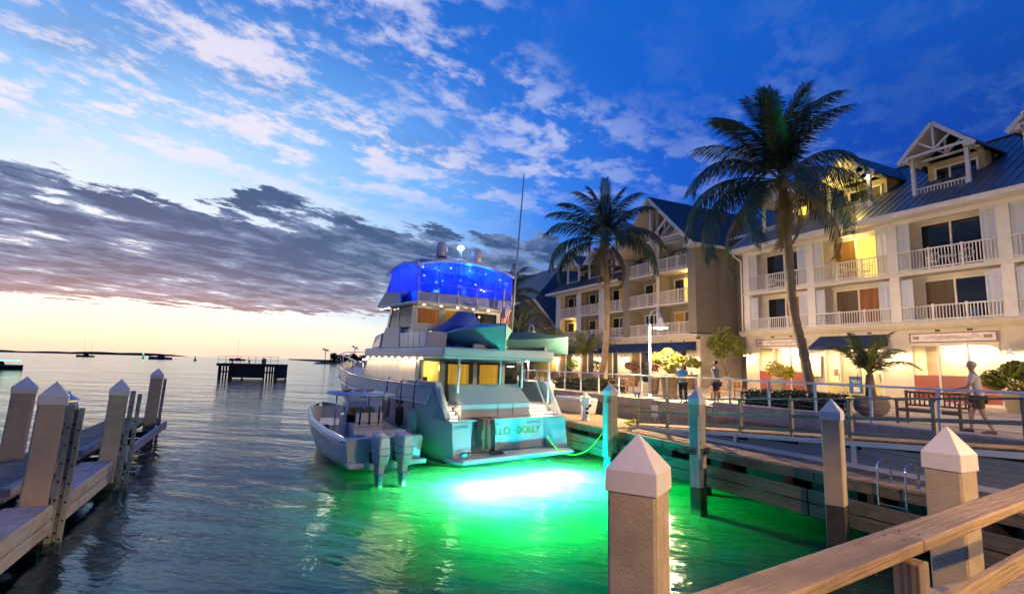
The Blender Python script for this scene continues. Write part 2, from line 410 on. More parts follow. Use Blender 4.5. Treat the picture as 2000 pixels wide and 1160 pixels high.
LIT = lit_window('lit_curtain', (1.0, .66, .08), 2.8)
LITD = lit_window('dim_lit_curtain', (.9, .38, .04), .38, lo=.3)
LITW = lit_window('lamp_lit_room', (1.0, .72, .16), 3.2, fold=4)
ORNG = lit_window('orange_lit_room', (1.0, .32, .10), .26, fold=4, lo=.15)
SALON = lit_window('lit_salon', (1.0, .66, .03), 2.4, fold=3, lo=.6)
SALOND = lit_window('lit_salon_blind', (.9, .48, .03), .85, fold=5, lo=.4)
BULB = emis('lamp_bulb', (1.0, .74, .42), 40)
SHADE = mat('enamel_lamp_shade', (.7, .68, .62), .4, emit=(1, .75, .45), estr=.35, bump=0)
LED_B = emis('blue_led', (.12, .35, 1.0), 22)
LED_W = emis('white_led', (.9, .95, 1.0), 12)
DLIGHT = emis('warm_down_light', (1.0, .85, .55), 14)
GRN_L = emis('green_nav_light', (.05, 1.0, .45), 6)
RED_L = emis('red_nav_light', (1.0, .12, .2), 5)
def thin_glass(name, tint, gloss=.08, diff=None, dfac=0.0):
    m = bpy.data.materials.new(name); m.use_nodes = True; t = m.node_tree; n = t.nodes; l = t.links; n.clear()
    out = n.new('ShaderNodeOutputMaterial'); tr = n.new('ShaderNodeBsdfTransparent'); tr.inputs[0].default_value = (*tint, 1)
    gl = n.new('ShaderNodeBsdfGlossy'); gl.inputs['Roughness'].default_value = gloss
    fr = n.new('ShaderNodeFresnel'); fr.inputs[0].default_value = 1.5
    mx = n.new('ShaderNodeMixShader'); l.new(fr.outputs[0], mx.inputs[0]); l.new(tr.outputs[0], mx.inputs[1]); l.new(gl.outputs[0], mx.inputs[2])
    last = mx
    if diff:
        di = n.new('ShaderNodeBsdfTranslucent'); di.inputs[0].default_value = (*diff, 1)
        nz = n.new('ShaderNodeTexNoise'); tcn = n.new('ShaderNodeTexCoord'); l.new(tcn.outputs['Object'], nz.inputs['Vector']); nz.inputs['Scale'].default_value = 1.6; nz.inputs['Detail'].default_value = 4
        mr = n.new('ShaderNodeMapRange'); l.new(nz.outputs[0], mr.inputs['Value']); mr.inputs['From Min'].default_value = .35; mr.inputs['From Max'].default_value = .7
        mr.inputs['To Min'].default_value = dfac * .4; mr.inputs['To Max'].default_value = dfac * 1.5
        m2 = n.new('ShaderNodeMixShader'); l.new(mr.outputs[0], m2.inputs[0]); l.new(mx.outputs[0], m2.inputs[1]); l.new(di.outputs[0], m2.inputs[2]); last = m2
    l.new(last.outputs[0], out.inputs[0]); return m
SHOPG = thin_glass('shop_glass', (.95, .96, .95))
CLEARV = thin_glass('clear_vinyl', (.80, .86, .95), .12, (.35, .5, .9), .30)

# ------------------------------------------------------------------ water and the added turbid layer
def water_material():
    m = bpy.data.materials.new('sea_water'); m.use_nodes = True; t = m.node_tree; n = t.nodes; l = t.links; n.clear()
    out = n.new('ShaderNodeOutputMaterial')
    tcn = n.new('ShaderNodeTexCoord')
    def nz(scale, sx, sy, rot, det, rough=.5, dist=0):
        mp0 = n.new('ShaderNodeMapping'); l.new(tcn.outputs['Object'], mp0.inputs['Vector']); mp0.inputs['Rotation'].default_value = (0, 0, rot)
        mp = n.new('ShaderNodeMapping'); l.new(mp0.outputs[0], mp.inputs['Vector']); mp.inputs['Scale'].default_value = (sx, sy, 1)
        a = n.new('ShaderNodeTexNoise'); l.new(mp.outputs[0], a.inputs['Vector']); a.inputs['Scale'].default_value = scale; a.inputs['Detail'].default_value = det
        a.inputs['Roughness'].default_value = rough; a.inputs['Distortion'].default_value = dist
        return a.outputs[0]
    def mul(a, b):
        q = n.new('ShaderNodeMath'); q.operation = 'MULTIPLY'
        for i, v in enumerate((a, b)):
            if isinstance(v, (int, float)): q.inputs[i].default_value = v
            else: l.new(v, q.inputs[i])
        return q.outputs[0]
    def add(a, b):
        q = n.new('ShaderNodeMath'); q.operation = 'ADD'; l.new(a, q.inputs[0]); l.new(b, q.inputs[1]); return q.outputs[0]
    swell = nz(.22, .55, 1.5, R(12), 2)
    mid = nz(1.1, .5, 1.3, R(20), 3, .55, .4)
    fine = nz(5.5, .6, 1.2, R(14), 3, .55, .3)
    ga = n.new('ShaderNodeMapRange'); l.new(nz(.12, .35, 1.2, R(8), 3), ga.inputs['Value']); ga.inputs['From Min'].default_value = .35; ga.inputs['From Max'].default_value = .65
    ga.inputs['To Min'].default_value = .35; ga.inputs['To Max'].default_value = 1.25
    h = add(add(mul(swell, .18), mul(mul(mid, .075), ga.outputs[0])), mul(mul(fine, .015), ga.outputs[0]))
    bp = n.new('ShaderNodeBump'); bp.inputs['Strength'].default_value = 1.0; bp.inputs['Distance'].default_value = 1.0; l.new(h, bp.inputs['Height'])
    gl = n.new('ShaderNodeBsdfGlossy'); gl.inputs['Roughness'].default_value = .10; gl.inputs['Color'].default_value = (.74, .88, 1.0, 1); l.new(bp.outputs[0], gl.inputs['Normal'])
    tr = n.new('ShaderNodeBsdfTransparent'); tr.inputs[0].default_value = (.62, .92, .88, 1)
    # turbidity and ripple shading painted into the tint, varying the glow shown through
    sl_ = n.new('ShaderNodeMapRange'); l.new(add(mul(nz(1.3, .5, 1.5, R(16), 5, .65, .5), .6), mul(nz(6.0, .6, 1.3, R(22), 3), .4)), sl_.inputs['Value']); sl_.inputs['From Min'].default_value = .36; sl_.inputs['From Max'].default_value = .62
    cm = n.new('ShaderNodeMix'); cm.data_type = 'RGBA'; l.new(sl_.outputs[0], cm.inputs[0]); cm.inputs[6].default_value = (.42, .70, .64, 1); cm.inputs[7].default_value = (.76, 1, .95, 1); l.new(cm.outputs[2], tr.inputs[0])
    fr = n.new('ShaderNodeFresnel'); fr.inputs[0].default_value = 1.43; l.new(bp.outputs[0], fr.inputs['Normal'])
    mx = n.new('ShaderNodeMixShader'); l.new(fr.outputs[0], mx.inputs[0]); l.new(tr.outputs[0], mx.inputs[1]); l.new(gl.outputs[0], mx.inputs[2])
    l.new(mx.outputs[0], out.inputs[0]); return m
WATER = water_material()
w = struct('water', MB().add([(-9000, -60, 0), (9000, -60, 0), (9000, 16000, 0), (-9000, 16000, 0)], [(0, 1, 2, 3)]), WATER, angle=0, fr=frame(0))
TURBM = mat('turbid_green', (.003, .068, .044), .95, var=.35, scale=.9, bump=.3)
struct('turbid_layer', MB().add([(-9000, -60, -.44), (9000, -60, -.44), (9000, 16000, -.44), (-9000, 16000, -.44)], [(0, 1, 2, 3)]), TURBM, angle=0, fr=frame(0))  # sheet added just under the surface, catching lamp glow as turbid water would

# ------------------------------------------------------------------ quay and promenade
PZ = 2.15          # promenade level above the water
DZ = 1.25          # lower dock level
quay = struct('quay', MB().box(15.6, 75, -22, 17.6, -1.1, PZ - .06).box(17.3, 75, 17.6, 80, -1.1, PZ - .06).box(15.6, 17.3, 17.6, 80, -1.1, PZ - .06), QUAY, 'concrete quay wall carrying the promenade')
prom = struct('promenade', B(15.75, 75, -22, 80, PZ - .058, PZ - .02), PAVE)
sl = part('paving_slab', B(15.76, 17.66, 0, 1.96, PZ - .02, PZ), PAVE, prom, bevel=0)
first = True
for i in range(8):
    for j in range(-2, 26):
        cx = 15.75 + 2 * i + .98; cy = 2 * j + .98
        z_ = PZ - .01 + random.uniform(-.002, .002)
        if cx > 30.5: continue
        if first: sl.location = Vector((cx, cy, z_)) - Vector(prom['_b']); first = False
        else: inst(sl, prom, (cx, cy, z_))
ground = struct('ground', B(75, 900, -200, 1500, -.5, PZ - .1), SOIL)
edge = thing('quay_kerb', 'pale concrete kerb along the edge of the promenade above the lower dock', 'kerb', (15.7, 20, PZ))
for k, (a, b) in enumerate([(4.5, 9.5), (14.6, 17.5), (17.54, 24), (24.04, 31), (31.04, 40)]):
    part('kerb_block', B(15.42, 15.80, a, b, PZ - .32, PZ + .03), QUAY, edge, bevel=.02)
# low planter wall round the hedge by the ramp
pl = thing('planter_kerb', 'low concrete planter kerb around the hedge beside the ramp', 'planter', (15.7, 12, PZ))
part('kerb_wall', B(15.40, 15.75, 9.54, 14.56, PZ - .35, PZ + .22), QUAY, pl, bevel=.03)

# ------------------------------------------------------------------ lower dock
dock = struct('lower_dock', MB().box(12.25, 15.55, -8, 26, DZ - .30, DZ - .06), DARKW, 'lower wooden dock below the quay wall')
pk = part('plank', B(12.10, 15.58, 0, .145, DZ - .05, DZ), WOODV, dock)
n = 0
for j in range(-52, 172):
    c = (13.84, j * .152, DZ - .025 + random.uniform(-.003, .003))
    if n == 0: pk.location = Vector(c) - Vector(dock['_b'])
    else: inst(pk, dock, c, rot=(random.uniform(-.002, .002), 0, random.uniform(-.003, .003)))
    n += 1
dw = thing('dock_wale', 'green lit wale timbers bolted along the front of the lower dock', 'dock edge', (12.05, 9, .6))
for z0, z1, x0 in ((.98, 1.19, 12.13), (.56, .84, 11.86), (.24, .53, 11.88)):
    for a, b in ((-8, -2.4), (-2.37, 3.1), (3.13, 8.4), (8.43, 13.6), (13.63, 18.7), (18.73, 24.5)):
        part('wale_board', B(x0, x0 + .10, a, b, z0, z1), DOCKW, dw, bevel=.012)
for j in range(-7, 25, 2):
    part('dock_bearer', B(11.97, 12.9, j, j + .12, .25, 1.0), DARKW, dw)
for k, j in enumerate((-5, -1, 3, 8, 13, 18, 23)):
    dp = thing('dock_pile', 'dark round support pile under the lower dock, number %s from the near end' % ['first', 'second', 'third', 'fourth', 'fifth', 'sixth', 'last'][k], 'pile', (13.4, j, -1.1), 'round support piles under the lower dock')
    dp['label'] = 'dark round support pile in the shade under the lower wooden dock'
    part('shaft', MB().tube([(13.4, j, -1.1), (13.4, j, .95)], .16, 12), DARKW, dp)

# square concrete mooring piles with white pyramid caps
PG = 'square concrete mooring piles with white pyramid caps'
def pile(x, y, top, w, rot, label, fr_=None, lean=(0, 0), board=None, wet=.55, g=PG):
    """x,y world; top = tip of the cap"""
    o = bpy.data.objects.new('mooring_pile', None); COL.objects.link(o); o.location = (x, y, -1.15); o['_b'] = [0, 0, 0]
    o.rotation_euler = (lean[0], lean[1], rot); tag(o, label, 'pile', g)
    h = w / 2; ht = top + 1.15; c0 = ht - .45
    m = MB(); zs = [0, wet + 1.15, c0 + .02]
    ch = h * .12
    def ring(hh, z): return [(-hh + ch, -hh, z), (hh - ch, -hh, z), (hh, -hh + ch, z), (hh, hh - ch, z), (hh - ch, hh, z), (-hh + ch, hh, z), (-hh, hh - ch, z), (-hh, -hh + ch, z)]
    a = MB().grid([ring(h, zs[0]), ring(h, zs[1])], False, True)
    part('wet_foot', a, CONCW, o, absolute=False)
    b = MB().grid([ring(h, zs[1]), ring(h, zs[2])], False, True)
    part('shaft', b, CONC, o, absolute=False)
    k = h * 1.08
    cap = MB()
    cap.add([(-k, -k, c0 - .0), (k, -k, c0), (k, k, c0), (-k, k, c0), (-k * .985, -k * .985, c0 + .17), (k * .985, -k * .985, c0 + .17), (k * .985, k * .985, c0 + .17), (-k * .985, k * .985, c0 + .17), (0, 0, ht)],
            [(3, 2, 1, 0), (0, 1, 5, 4), (1, 2, 6, 5), (2, 3, 7, 6), (3, 0, 4, 7), (4, 5, 8), (5, 6, 8), (6, 7, 8), (7, 4, 8)])
    part('cap', cap, CAPM, o, absolute=False, bevel=.008)
    if board:
        for (bx, by, bw, bt, z0, z1, mt) in board:
            fb = part('fender_board', MB().box(bx - bw / 2, bx + bw / 2, by - bt / 2, by + bt / 2, z0 + 1.15, z1 + 1.15), mt, o, absolute=False, bevel=.01)
            for q in range(int((z1 - z0) / .34)):
                zz = z0 + 1.15 + .18 + q * .34
                bo = bpy.data.objects.new('bolt', BOLT.data); COL.objects.link(bo); bo.parent = fb; bo.location = (0, -bt / 2 - .004, zz - (z0 + z1) / 2 - 1.15)
                bo.rotation_euler = (R(90), 0, 0)
    return o
_b = bpy.data.meshes.new('bolt')
BOLT = bpy.data.objects.new('bolt', mesh_of('bolt', MB().lathe([(.022, 0), (.022, .012)], n=8), BLACK))
# near ones seen corner on
pile(1.07, 4.42, 3.06, .395, R(25.7 + 33), 'nearest concrete pile with a white pyramid cap, centre foreground', wet=.35)
pile(4.66, 5.68, 3.06, .335, R(25.7 + 1), 'concrete pile with a white cap standing behind the foreground hand rail', wet=.35)
fbd = lambda w, z0, z1: [(-w / 2 - .05, -w / 2 + .0, .24, .09, z0, z1, WOODG)]
def qp(v, u): q = Q(v, u, 0); return q.x, q.y
TB = mat('teal_grey_pile_board', (.34, .40, .38), .7, var=.2, scale=2, bump=.5, grain=2, stain=(.12, .12, .09), stain_amt=.4)  # pale teal grey with darker blotches
x, y = qp(11.3, 7.35); pile(x, y, 3.02, .37, R(25.7 + 22), wet=.82, label= 'blotched concrete pile in front of the ramp, between the foreground post and the ladder', lean=(0, R(-.6)))
x, y = qp(11.45, 11.4); pile(x, y, 3.02, .34, R(25.7 + 14), wet=.82, label= 'concrete pile wrapped with black rope, teal fender board on its left', board=[(-.30, -.14, .24, .26, .35, 2.28, TB)])
x, y = qp(11.6, 15.7); pile(x, y, 3.0, .36, R(25.7 + 12), 'teal lit concrete pile next to the yellow hose', board=[(-.30, -.12, .22, .24, .45, 2.3, TB)])
x, y = qp(12.0, 20.9); pile(x, y, 2.98, .38, R(25.7 + 20), 'pale concrete pile standing between the yacht and the dock box')
rp = thing('mooring_rope', 'black mooring rope wound round the pile beside the ramp', 'rope', (11.45, 11.4, 1.3))
pts = []
for i in range(97):
    t = i / 96 * 2 * math.pi * 3; s_ = .33
    pts.append((11.45 - .10 + .40 * math.cos(t), 11.36 + .31 * math.sin(t), 1.22 + i / 96 * .17))
part('coil', MB().tube(pts, .017, 6), ROPE, rp)
part('loose_end', MB().tube([(11.16, 11.3, 1.28), (10.9, 11.9, 1.0), (10.9, 13.2, .75), (11.4, 14.8, .72), (11.85, 15.6, .85)], .012, 6), ROPE, rp)

# ------------------------------------------------------------------ left pier
LZ = .80
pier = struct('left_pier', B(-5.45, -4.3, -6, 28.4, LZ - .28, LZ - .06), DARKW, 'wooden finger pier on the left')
pk = part('plank', B(-5.6, -4.12, 0, .145, LZ - .05, LZ), WOODV, pier)
for j in range(0, 188):
    c = (-4.86, .3 + j * .152, LZ - .025 + random.uniform(-.004, .004))
    if j == 0: pk.location = Vector(c) - Vector(pier['_b'])
    else: inst(pk, pier, c, rot=(random.uniform(-.003, .003), 0, random.uniform(-.004, .004)))
part('end_beam', B(-5.6, -3.7, 28.52, 28.7, LZ - .32, LZ + .02), WOODV, pier, bevel=.012)
pw = thing('pier_wale', 'white and rust stained wale timbers along the side of the left pier', 'dock edge', (-3.9, 12, .5))
for a, b in ((-3, 3.4), (3.43, 8.6), (8.63, 13.05), (13.75, 17.8), (18.45, 22.9), (22.93, 27.3)):
    part('kerb_timber', B(-4.28, -4.12, a, b, LZ - .02, LZ + .16), WALE, pw, bevel=.015)
    far = a > 18
    for z0, z1 in (((.50, .78),) if far else ((.46, .70), (.20, .44))):
        part('wale_board', B(-3.40, -3.29, a, b + (.68 if b in (13.05, 17.8) else 0), z0, z1), WALE, pw, bevel=.012)
    if not far:
        part('wale_cap', B(-3.98, -3.28, a, b, .705, .745), WALE, pw, bevel=.008)
for j in range(0, 28, 2):
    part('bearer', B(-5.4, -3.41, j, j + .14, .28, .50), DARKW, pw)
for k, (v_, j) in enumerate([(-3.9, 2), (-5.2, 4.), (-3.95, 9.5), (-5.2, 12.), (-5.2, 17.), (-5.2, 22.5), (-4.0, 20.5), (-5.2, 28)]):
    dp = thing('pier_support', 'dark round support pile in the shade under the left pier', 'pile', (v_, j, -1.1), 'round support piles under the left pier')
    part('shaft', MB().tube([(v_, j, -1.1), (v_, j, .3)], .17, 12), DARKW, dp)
def lp(v, u, top, w, label, rot, lean, board):
    x, y = qp(v, u)
    return pile(x, y, top, w, R(25.7 + rot), label, lean=lean, board=board, wet=.15)
gb = lambda w: [(w / 2 + .085, -w * .10, .115, .34, -.05, 2.60, WOODG), (w / 2 + .170, -w * .10, .05, .20, .0, 2.56, WALE), (w / 2 + .25, -w * .10, .10, .34, -.1, 2.52, WOODG)]
LEAN = (R(.3), R(2.6))
lp(-3.72, 13.35, 3.05, .43, 'nearest concrete pile on the left pier with green fender timbers', 12, LEAN, gb(.43))
lp(-5.78, 18.7, 2.95, .48, 'concrete pile on the outer side of the left pier behind the nearest one', 12, LEAN, None)
lp(-3.55, 18.1, 2.93, .42, 'middle concrete pile of the left pier with a pale fender timber', 8, LEAN, gb(.46)[:1] + gb(.46)[2:])
lp(-4.05, 27.6, 3.05, .46, 'farthest concrete pile at the end of the left pier', 8, LEAN, gb(.46)[:1])
# power pedestal shaped like a small lighthouse
def pedestal(v, u, z, label, s=1.0, light=False):
    p = thing('power_pedestal', label, 'power pedestal', (v, u, z), 'dock power pedestals')
    b = MB().lathe([(.20 * s, 0), (.20 * s, .05), (.155 * s, .08), (.12 * s, .62 * s), (.15 * s, .66 * s)], (v, u, z), 8, False)
    part('body', b, ALU, p)
    part('head', MB().lathe([(.15 * s, .66 * s), (.24 * s, .76 * s), (.24 * s, .84 * s), (.20 * s, .98 * s), (.20 * s, 1.0 * s)], (v, u, z), 8, False), ALU, p)
    part('light_band', MB().lathe([(.19 * s, 1.0 * s), (.19 * s, 1.04 * s)], (v, u, z), 8, False), emis('pedestal_glow', (1, .6, .1), .9 if light else .15), p)
    part('roof', MB().lathe([(.26 * s, 1.04 * s), (.10 * s, 1.14 * s), (.06 * s, 1.18 * s), (.06 * s, 1.22 * s), (.0, 1.24 * s)], (v, u, z), 8, False), ALU, p)
    for dz_ in (.30, .48):
        part('socket', B(v - .07 * s, v + .05 * s, u - .19 * s, u - .10 * s, z + dz_ * s, z + (dz_ + .10) * s), BLACK, p)
    part('bracket', B(v + .12 * s, v + .21 * s, u - .14 * s, u + .14 * s, z + .60 * s, z + .74 * s), BLACK, p)
pedestal(-5.05, 20.2, LZ, 'white lighthouse shaped power pedestal on the left pier', 1.35, True)
pedestal(12.95, 19.3, DZ, 'teal lit power pedestal on the lower dock near the dock box', .95)
def cleat(v, u, z, label, mt=BLACK, s=1.0, rot=0):
    c = thing('cleat', label, 'cleat', (v, u, z), 'mooring cleats')
    part('horn', MB().tube([(v, u - .16 * s, z + .10 * s), (v, u - .07 * s, z + .085 * s), (v, u + .07 * s, z + .085 * s), (v, u + .16 * s, z + .10 * s)], [.012 * s, .022 * s, .022 * s, .012 * s], 8), mt, c)
    part('foot', MB().tube([(v, u - .05 * s, z), (v, u - .05 * s, z + .08 * s)], .02 * s, 8).tube([(v, u + .05 * s, z), (v, u + .05 * s, z + .08 * s)], .02 * s, 8).box(v - .035 * s, v + .035 * s, u - .09 * s, u + .09 * s, z, z + .015), mt, c)
cleat(-4.5, 18.8, LZ, 'black mooring cleat on the planks beyond the middle left pile', s=1.3)
cleat(-4.5, 17.0, LZ, 'black mooring cleat on the planks before the middle left pile', s=1.3)
cleat(-4.6, 11.6, LZ, 'grey rope wrapped cleat at the near left edge of the pier', CHROME, 1.5)
cleat(16.4, 20.1, PZ, 'blue painted horn bollard on the promenade edge', mat('blue_paint', (.02, .09, .22), .5), 2.4)

# ------------------------------------------------------------------ white promenade railing
rl = thing('promenade_railing', 'long white metal railing with thin cables along the promenade edge', 'railing', (15.85, 18, PZ))
pp = part('railing_post', B(15.82, 15.88, 0, .06, PZ, PZ + 1.03), ALU, rl)
ks = list(range(-4, 18))
for i, k in enumerate(ks):
    c = (15.85, 7.50 + 1.66 * (k), PZ + .515)
    if c[1] > 31.5: break
    if i == 0: pp.location = Vector(c) - Vector(rl['_b'])
    else: inst(pp, rl, c)
part('top_rail', MB().box(15.79, 15.93, .5, 31.0, PZ + 1.03, PZ + 1.085), ALU, rl, bevel=.012)
for z_ in (.14, .32, .50):
    part('cable', MB().tube([(15.85, .5, PZ + z_), (15.85, 31, PZ + z_)], .006, 5), CHROME, rl)
part('top_rail', MB().beam((15.86, 31.0, PZ + 1.06), (16.6, 33.5, PZ + 1.06), .12, .055), ALU, rl)

# ------------------------------------------------------------------ ramp with wooden railing
ramp_t = thing('ramp', 'grey sided wooden ramp rising from the lower dock to the promenade', 'ramp', (14.4, 10, DZ))
def rz(u): return DZ + .02 + max(0, min(1, (17.2 - u) / 12.4)) * (PZ - DZ - .02)
pk = None
for j in range(0, 122):
    u_ = 2.2 + j * .124
    if pk is None: pk = part('ramp_plank', B(13.62, 15.38, 0, .118, -.04, 0), WOODV, ramp_t)
    else: pk2 = inst(pk, ramp_t, (14.5, u_ + .06, rz(u_ + .06) + .02)); pk2.rotation_euler = (-math.atan2(.9, 12.4) if u_ > 4.8 else 0, 0, 0)
pk.location = Vector((14.5, 2.2, rz(2.2) + .02)) - Vector(ramp_t['_b'])
# side cladding: boards laid level, cut by the slope; white trims
nb = 7
for k in range(nb):
    z0 = DZ + .10 + k * .118; z1 = z0 + .112
    ue = 17.2 - ((z1 + .10 - DZ - .02) / (PZ - DZ - .02)) * 12.4
    if ue < 2.4: continue
    part('siding_board', B(13.50, 13.535, 2.0, ue, z0, z1), SIDING, ramp_t)
part('side_backing', MB().prism([(2.0, DZ), (16.9, DZ), (4.8, PZ - .07), (2.0, PZ - .07)], 0, 13.54, 13.6), DARKW, ramp_t)
part('bottom_trim', B(13.46, 13.50, 2.0, 16.6, DZ + .005, DZ + .11), WHITE, ramp_t)
part('top_trim', MB().hexa([(13.455, 2.0, PZ - .13), (13.53, 2.0, PZ - .13), (13.53, 4.8, PZ - .13), (13.455, 4.8, PZ - .13), (13.455, 2.0, PZ - .01), (13.53, 2.0, PZ - .01), (13.53, 4.8, PZ - .01), (13.455, 4.8, PZ - .01)]), WHITE, ramp_t)
part('top_trim', MB().hexa([(13.455, 4.8, PZ - .13), (13.53, 4.8, PZ - .13), (13.53, 16.9, DZ - .07), (13.455, 16.9, DZ - .07), (13.455, 4.8, PZ - .01), (13.53, 4.8, PZ - .01), (13.53, 16.9, DZ + .04), (13.455, 16.9, DZ + .04)]), WHITE, ramp_t)
for u_ in (4.2, 8.2, 11.8):
    part('upright_trim', B(13.45, 13.50, u_, u_ + .12, DZ + .11, rz(u_ + .06) - .12), WHITE, ramp_t)
rr = thing('ramp_railing', 'dark green lit wooden railing with three rails along the ramp', 'railing', (13.6, 10, PZ))
ups = [3.2, 4.95, 6.5, 8.35, 9.98, 11.72, 13.2, 14.95, 16.6]
for i, u_ in enumerate(ups):
    b_ = rz(u_)
    part('railing_post', B(13.56, 13.66, u_, u_ + .09, b_ - .12, b_ + 1.0 - (.0)), WOODZ, rr, bevel=.008)
for i in range(len(ups) - 1):
    a, b = ups[i], ups[i + 1]
    for dz_, h_, w_ in ((1.02, .045, .15), (.55, .09, .04), (.16, .09, .04)):
        xx = 13.60 if dz_ > 1 else 13.54
        part('rail', MB().beam((xx, a + .05, rz(a) + dz_), (xx, b + .04, rz(b) + dz_), w_, h_), WOODU, rr, bevel=.008)
# inner railing lying against the quay (seen through the outer one)
# dock box, ladder, hose
db = thing('dock_box', 'white fibreglass dock box against the quay wall', 'dock box', (14.7, 22.4, DZ))
part('body', MB().hexa([(14.3, 21.7, DZ), (15.15, 21.7, DZ), (15.15, 23.9, DZ), (14.3, 23.9, DZ), (14.2, 21.6, DZ + .62), (15.2, 21.6, DZ + .62), (15.2, 24.0, DZ + .62), (14.2, 24.0, DZ + .62)]), HULL, db, bevel=.03)
part('lid', MB().hexa([(14.16, 21.56, DZ + .63), (15.24, 21.56, DZ + .63), (15.24, 24.04, DZ + .63), (14.16, 24.04, DZ + .63), (14.24, 21.66, DZ + .76), (15.2, 21.66, DZ + .76), (15.2, 23.95, DZ + .76), (14.24, 23.95, DZ + .76)]), HULL, db, bevel=.03)
part('latch', B(14.17, 14.2, 22.7, 22.85, DZ + .5, DZ + .66), CHROME, db)
ub = thing('utility_box', 'small grey utility box fixed on the quay wall behind the wooden railing', 'utility box', (15.45, 17.5, 1.4))
part('box', B(15.32, 15.58, 17.45, 17.85, 1.5, 1.98), ALU, ub, bevel=.01)
for k in (0, 1): part('conduit', MB().tube([(15.45, 17.55 + k * .2, DZ), (15.45, 17.55 + k * .2, 1.52)], .02, 6), ALU, ub)
ld = thing('pool_ladder', 'polished steel ladder with two looped hand rails on the dock edge', 'ladder', (12.1, 6.6, DZ))
for u_ in (6.35, 6.88):
    pts = [(12.45, u_, DZ), (12.45, u_, DZ + .33)] + [(12.21 + .24 * math.cos(t), u_, DZ + .33 + .17 * math.sin(t)) for t in [math.pi * k / 10 for k in range(1, 10)]] + [(11.97, u_, DZ + .33), (11.97, u_, 0), (11.97, u_, -.7)]
    part('side_rail', MB().tube(pts, .021, 8), CHROME, ld)
    part('foot_plate', MB().lathe([(.06, 0), (.06, .02)], (12.45, u_, DZ), 10), CHROME, ld)
for z_ in (.88, .55, .22, -.1):
    part('rung', MB().box(11.94, 12.0, 6.36, 6.87, z_, z_ + .025), CHROME, ld)
hs = thing('hose', 'yellow green shore hose drooping from the dock to the yacht stern', 'hose', (12.4, 16.8, DZ))
pts = []
P0 = Vector((15.2, 19.0, DZ + .03)); ctrl = [(15.2, 19.0, DZ + .03), (14.4, 17.4, DZ + .03), (13.3, 16.4, DZ + .03), (12.4, 16.4, DZ + .05), (11.95, 16.5, DZ - .05), (11.5, 16.7, .62), (11.1, 16.9, .34), (10.7, 17.1, .30), (10.3, 17.3, .52), (10.0, 17.5, .95)]
def catmull(c, n=6):
    c = [Vector(p) for p in c]; out = []
    for i in range(len(c) - 1):
        p0 = c[max(i - 1, 0)]; p1 = c[i]; p2 = c[i + 1]; p3 = c[min(i + 2, len(c) - 1)]
        for k in range(n):
            t = k / n
            out.append(.5 * ((2 * p1) + (p2 - p0) * t + (2 * p0 - 5 * p1 + 4 * p2 - p3) * t * t + (3 * p1 - p0 - 3 * p2 + p3) * t ** 3))
    out.append(c[-1]); return out
part('tube', MB().tube(catmull(ctrl), .026, 8), HOSE, hs)
h2 = thing('hose', 'coil of yellow hose lying on the lower dock behind the pile', 'hose', (14.2, 17.6, DZ))
part('tube', MB().tube([(14.2 + (.35 + .05 * math.sin(3 * t)) * math.cos(t), 17.5 + .5 * math.sin(t), DZ + .02 + t * .004) for t in [k * .35 for k in range(44)]], .018, 6), HOSE, h2)

# ------------------------------------------------------------------ near landing with hand rail (world axes turned 59 degrees)
FA = R(-57.1)     # local y runs along the rail, away to the right
F = frame(FA, (.56, 1.50)); FDZ = 1.86
lan = struct('landing', MB().box(.02, 2.0, -3.5, 9, FDZ - .3, FDZ - .06), DARKW, angle=FA, fr=F)
lan.name = 'landing_deck'
nr = thing('hand_rail', 'weathered timber hand rail crossing the lower right foreground', 'railing', (0, 1.5, FDZ), angle=FA, fr=F)
for a_, b_ in ((-2.5, 1.165), (1.169, 5.2)): part('top_rail', B(-.07, .075, a_, b_, FDZ + 1.07, FDZ + 1.115), RAILW, nr, bevel=.008)
for u_ in (1.10, 1.23, -.86, -.74, 3.62, 3.70):
    for x_ in (-.03, .035): part('screw', MB().lathe([(.007, 0), (.006, .003)], (x_, u_, FDZ + 1.114), 8), BLACK, nr)
part('under_rail', B(-.020, .022, -2.5, 5.2, FDZ + 1.03, FDZ + 1.069), RAILW, nr, bevel=.006)
part('lower_rail', B(-.062, -.022, -2.5, 5.2, FDZ + .68, FDZ + .775), RAILW, nr, bevel=.006)
for u_ in (-.9, 1.12, 3.6):
    part('rail_post', B(-.02, .07, u_, u_ + .09, FDZ - .2, FDZ + 1.03), WOODZ, nr, bevel=.005)
# deck planks of the landing beyond the rail
LA2 = frame(R(-70), (4.05, 4.75))
ldk = struct('landing_walk', MB().box(0, 1.6, -.9, 9, FDZ - .34, FDZ - .07), DARKW, angle=R(-70), fr=LA2)
pk = None
for j in range(11):
    if pk is None:
        pk = part('plank', B(0, .138, -1.0, 9, FDZ - .05, FDZ), WOODU, ldk)
        pk.location = Vector((.07, 4.0, FDZ - .025)) - Vector(ldk['_b'])
    else: inst(pk, ldk, (.07 + .147 * j, 4.0, FDZ - .025 + random.uniform(-.003, .003)))

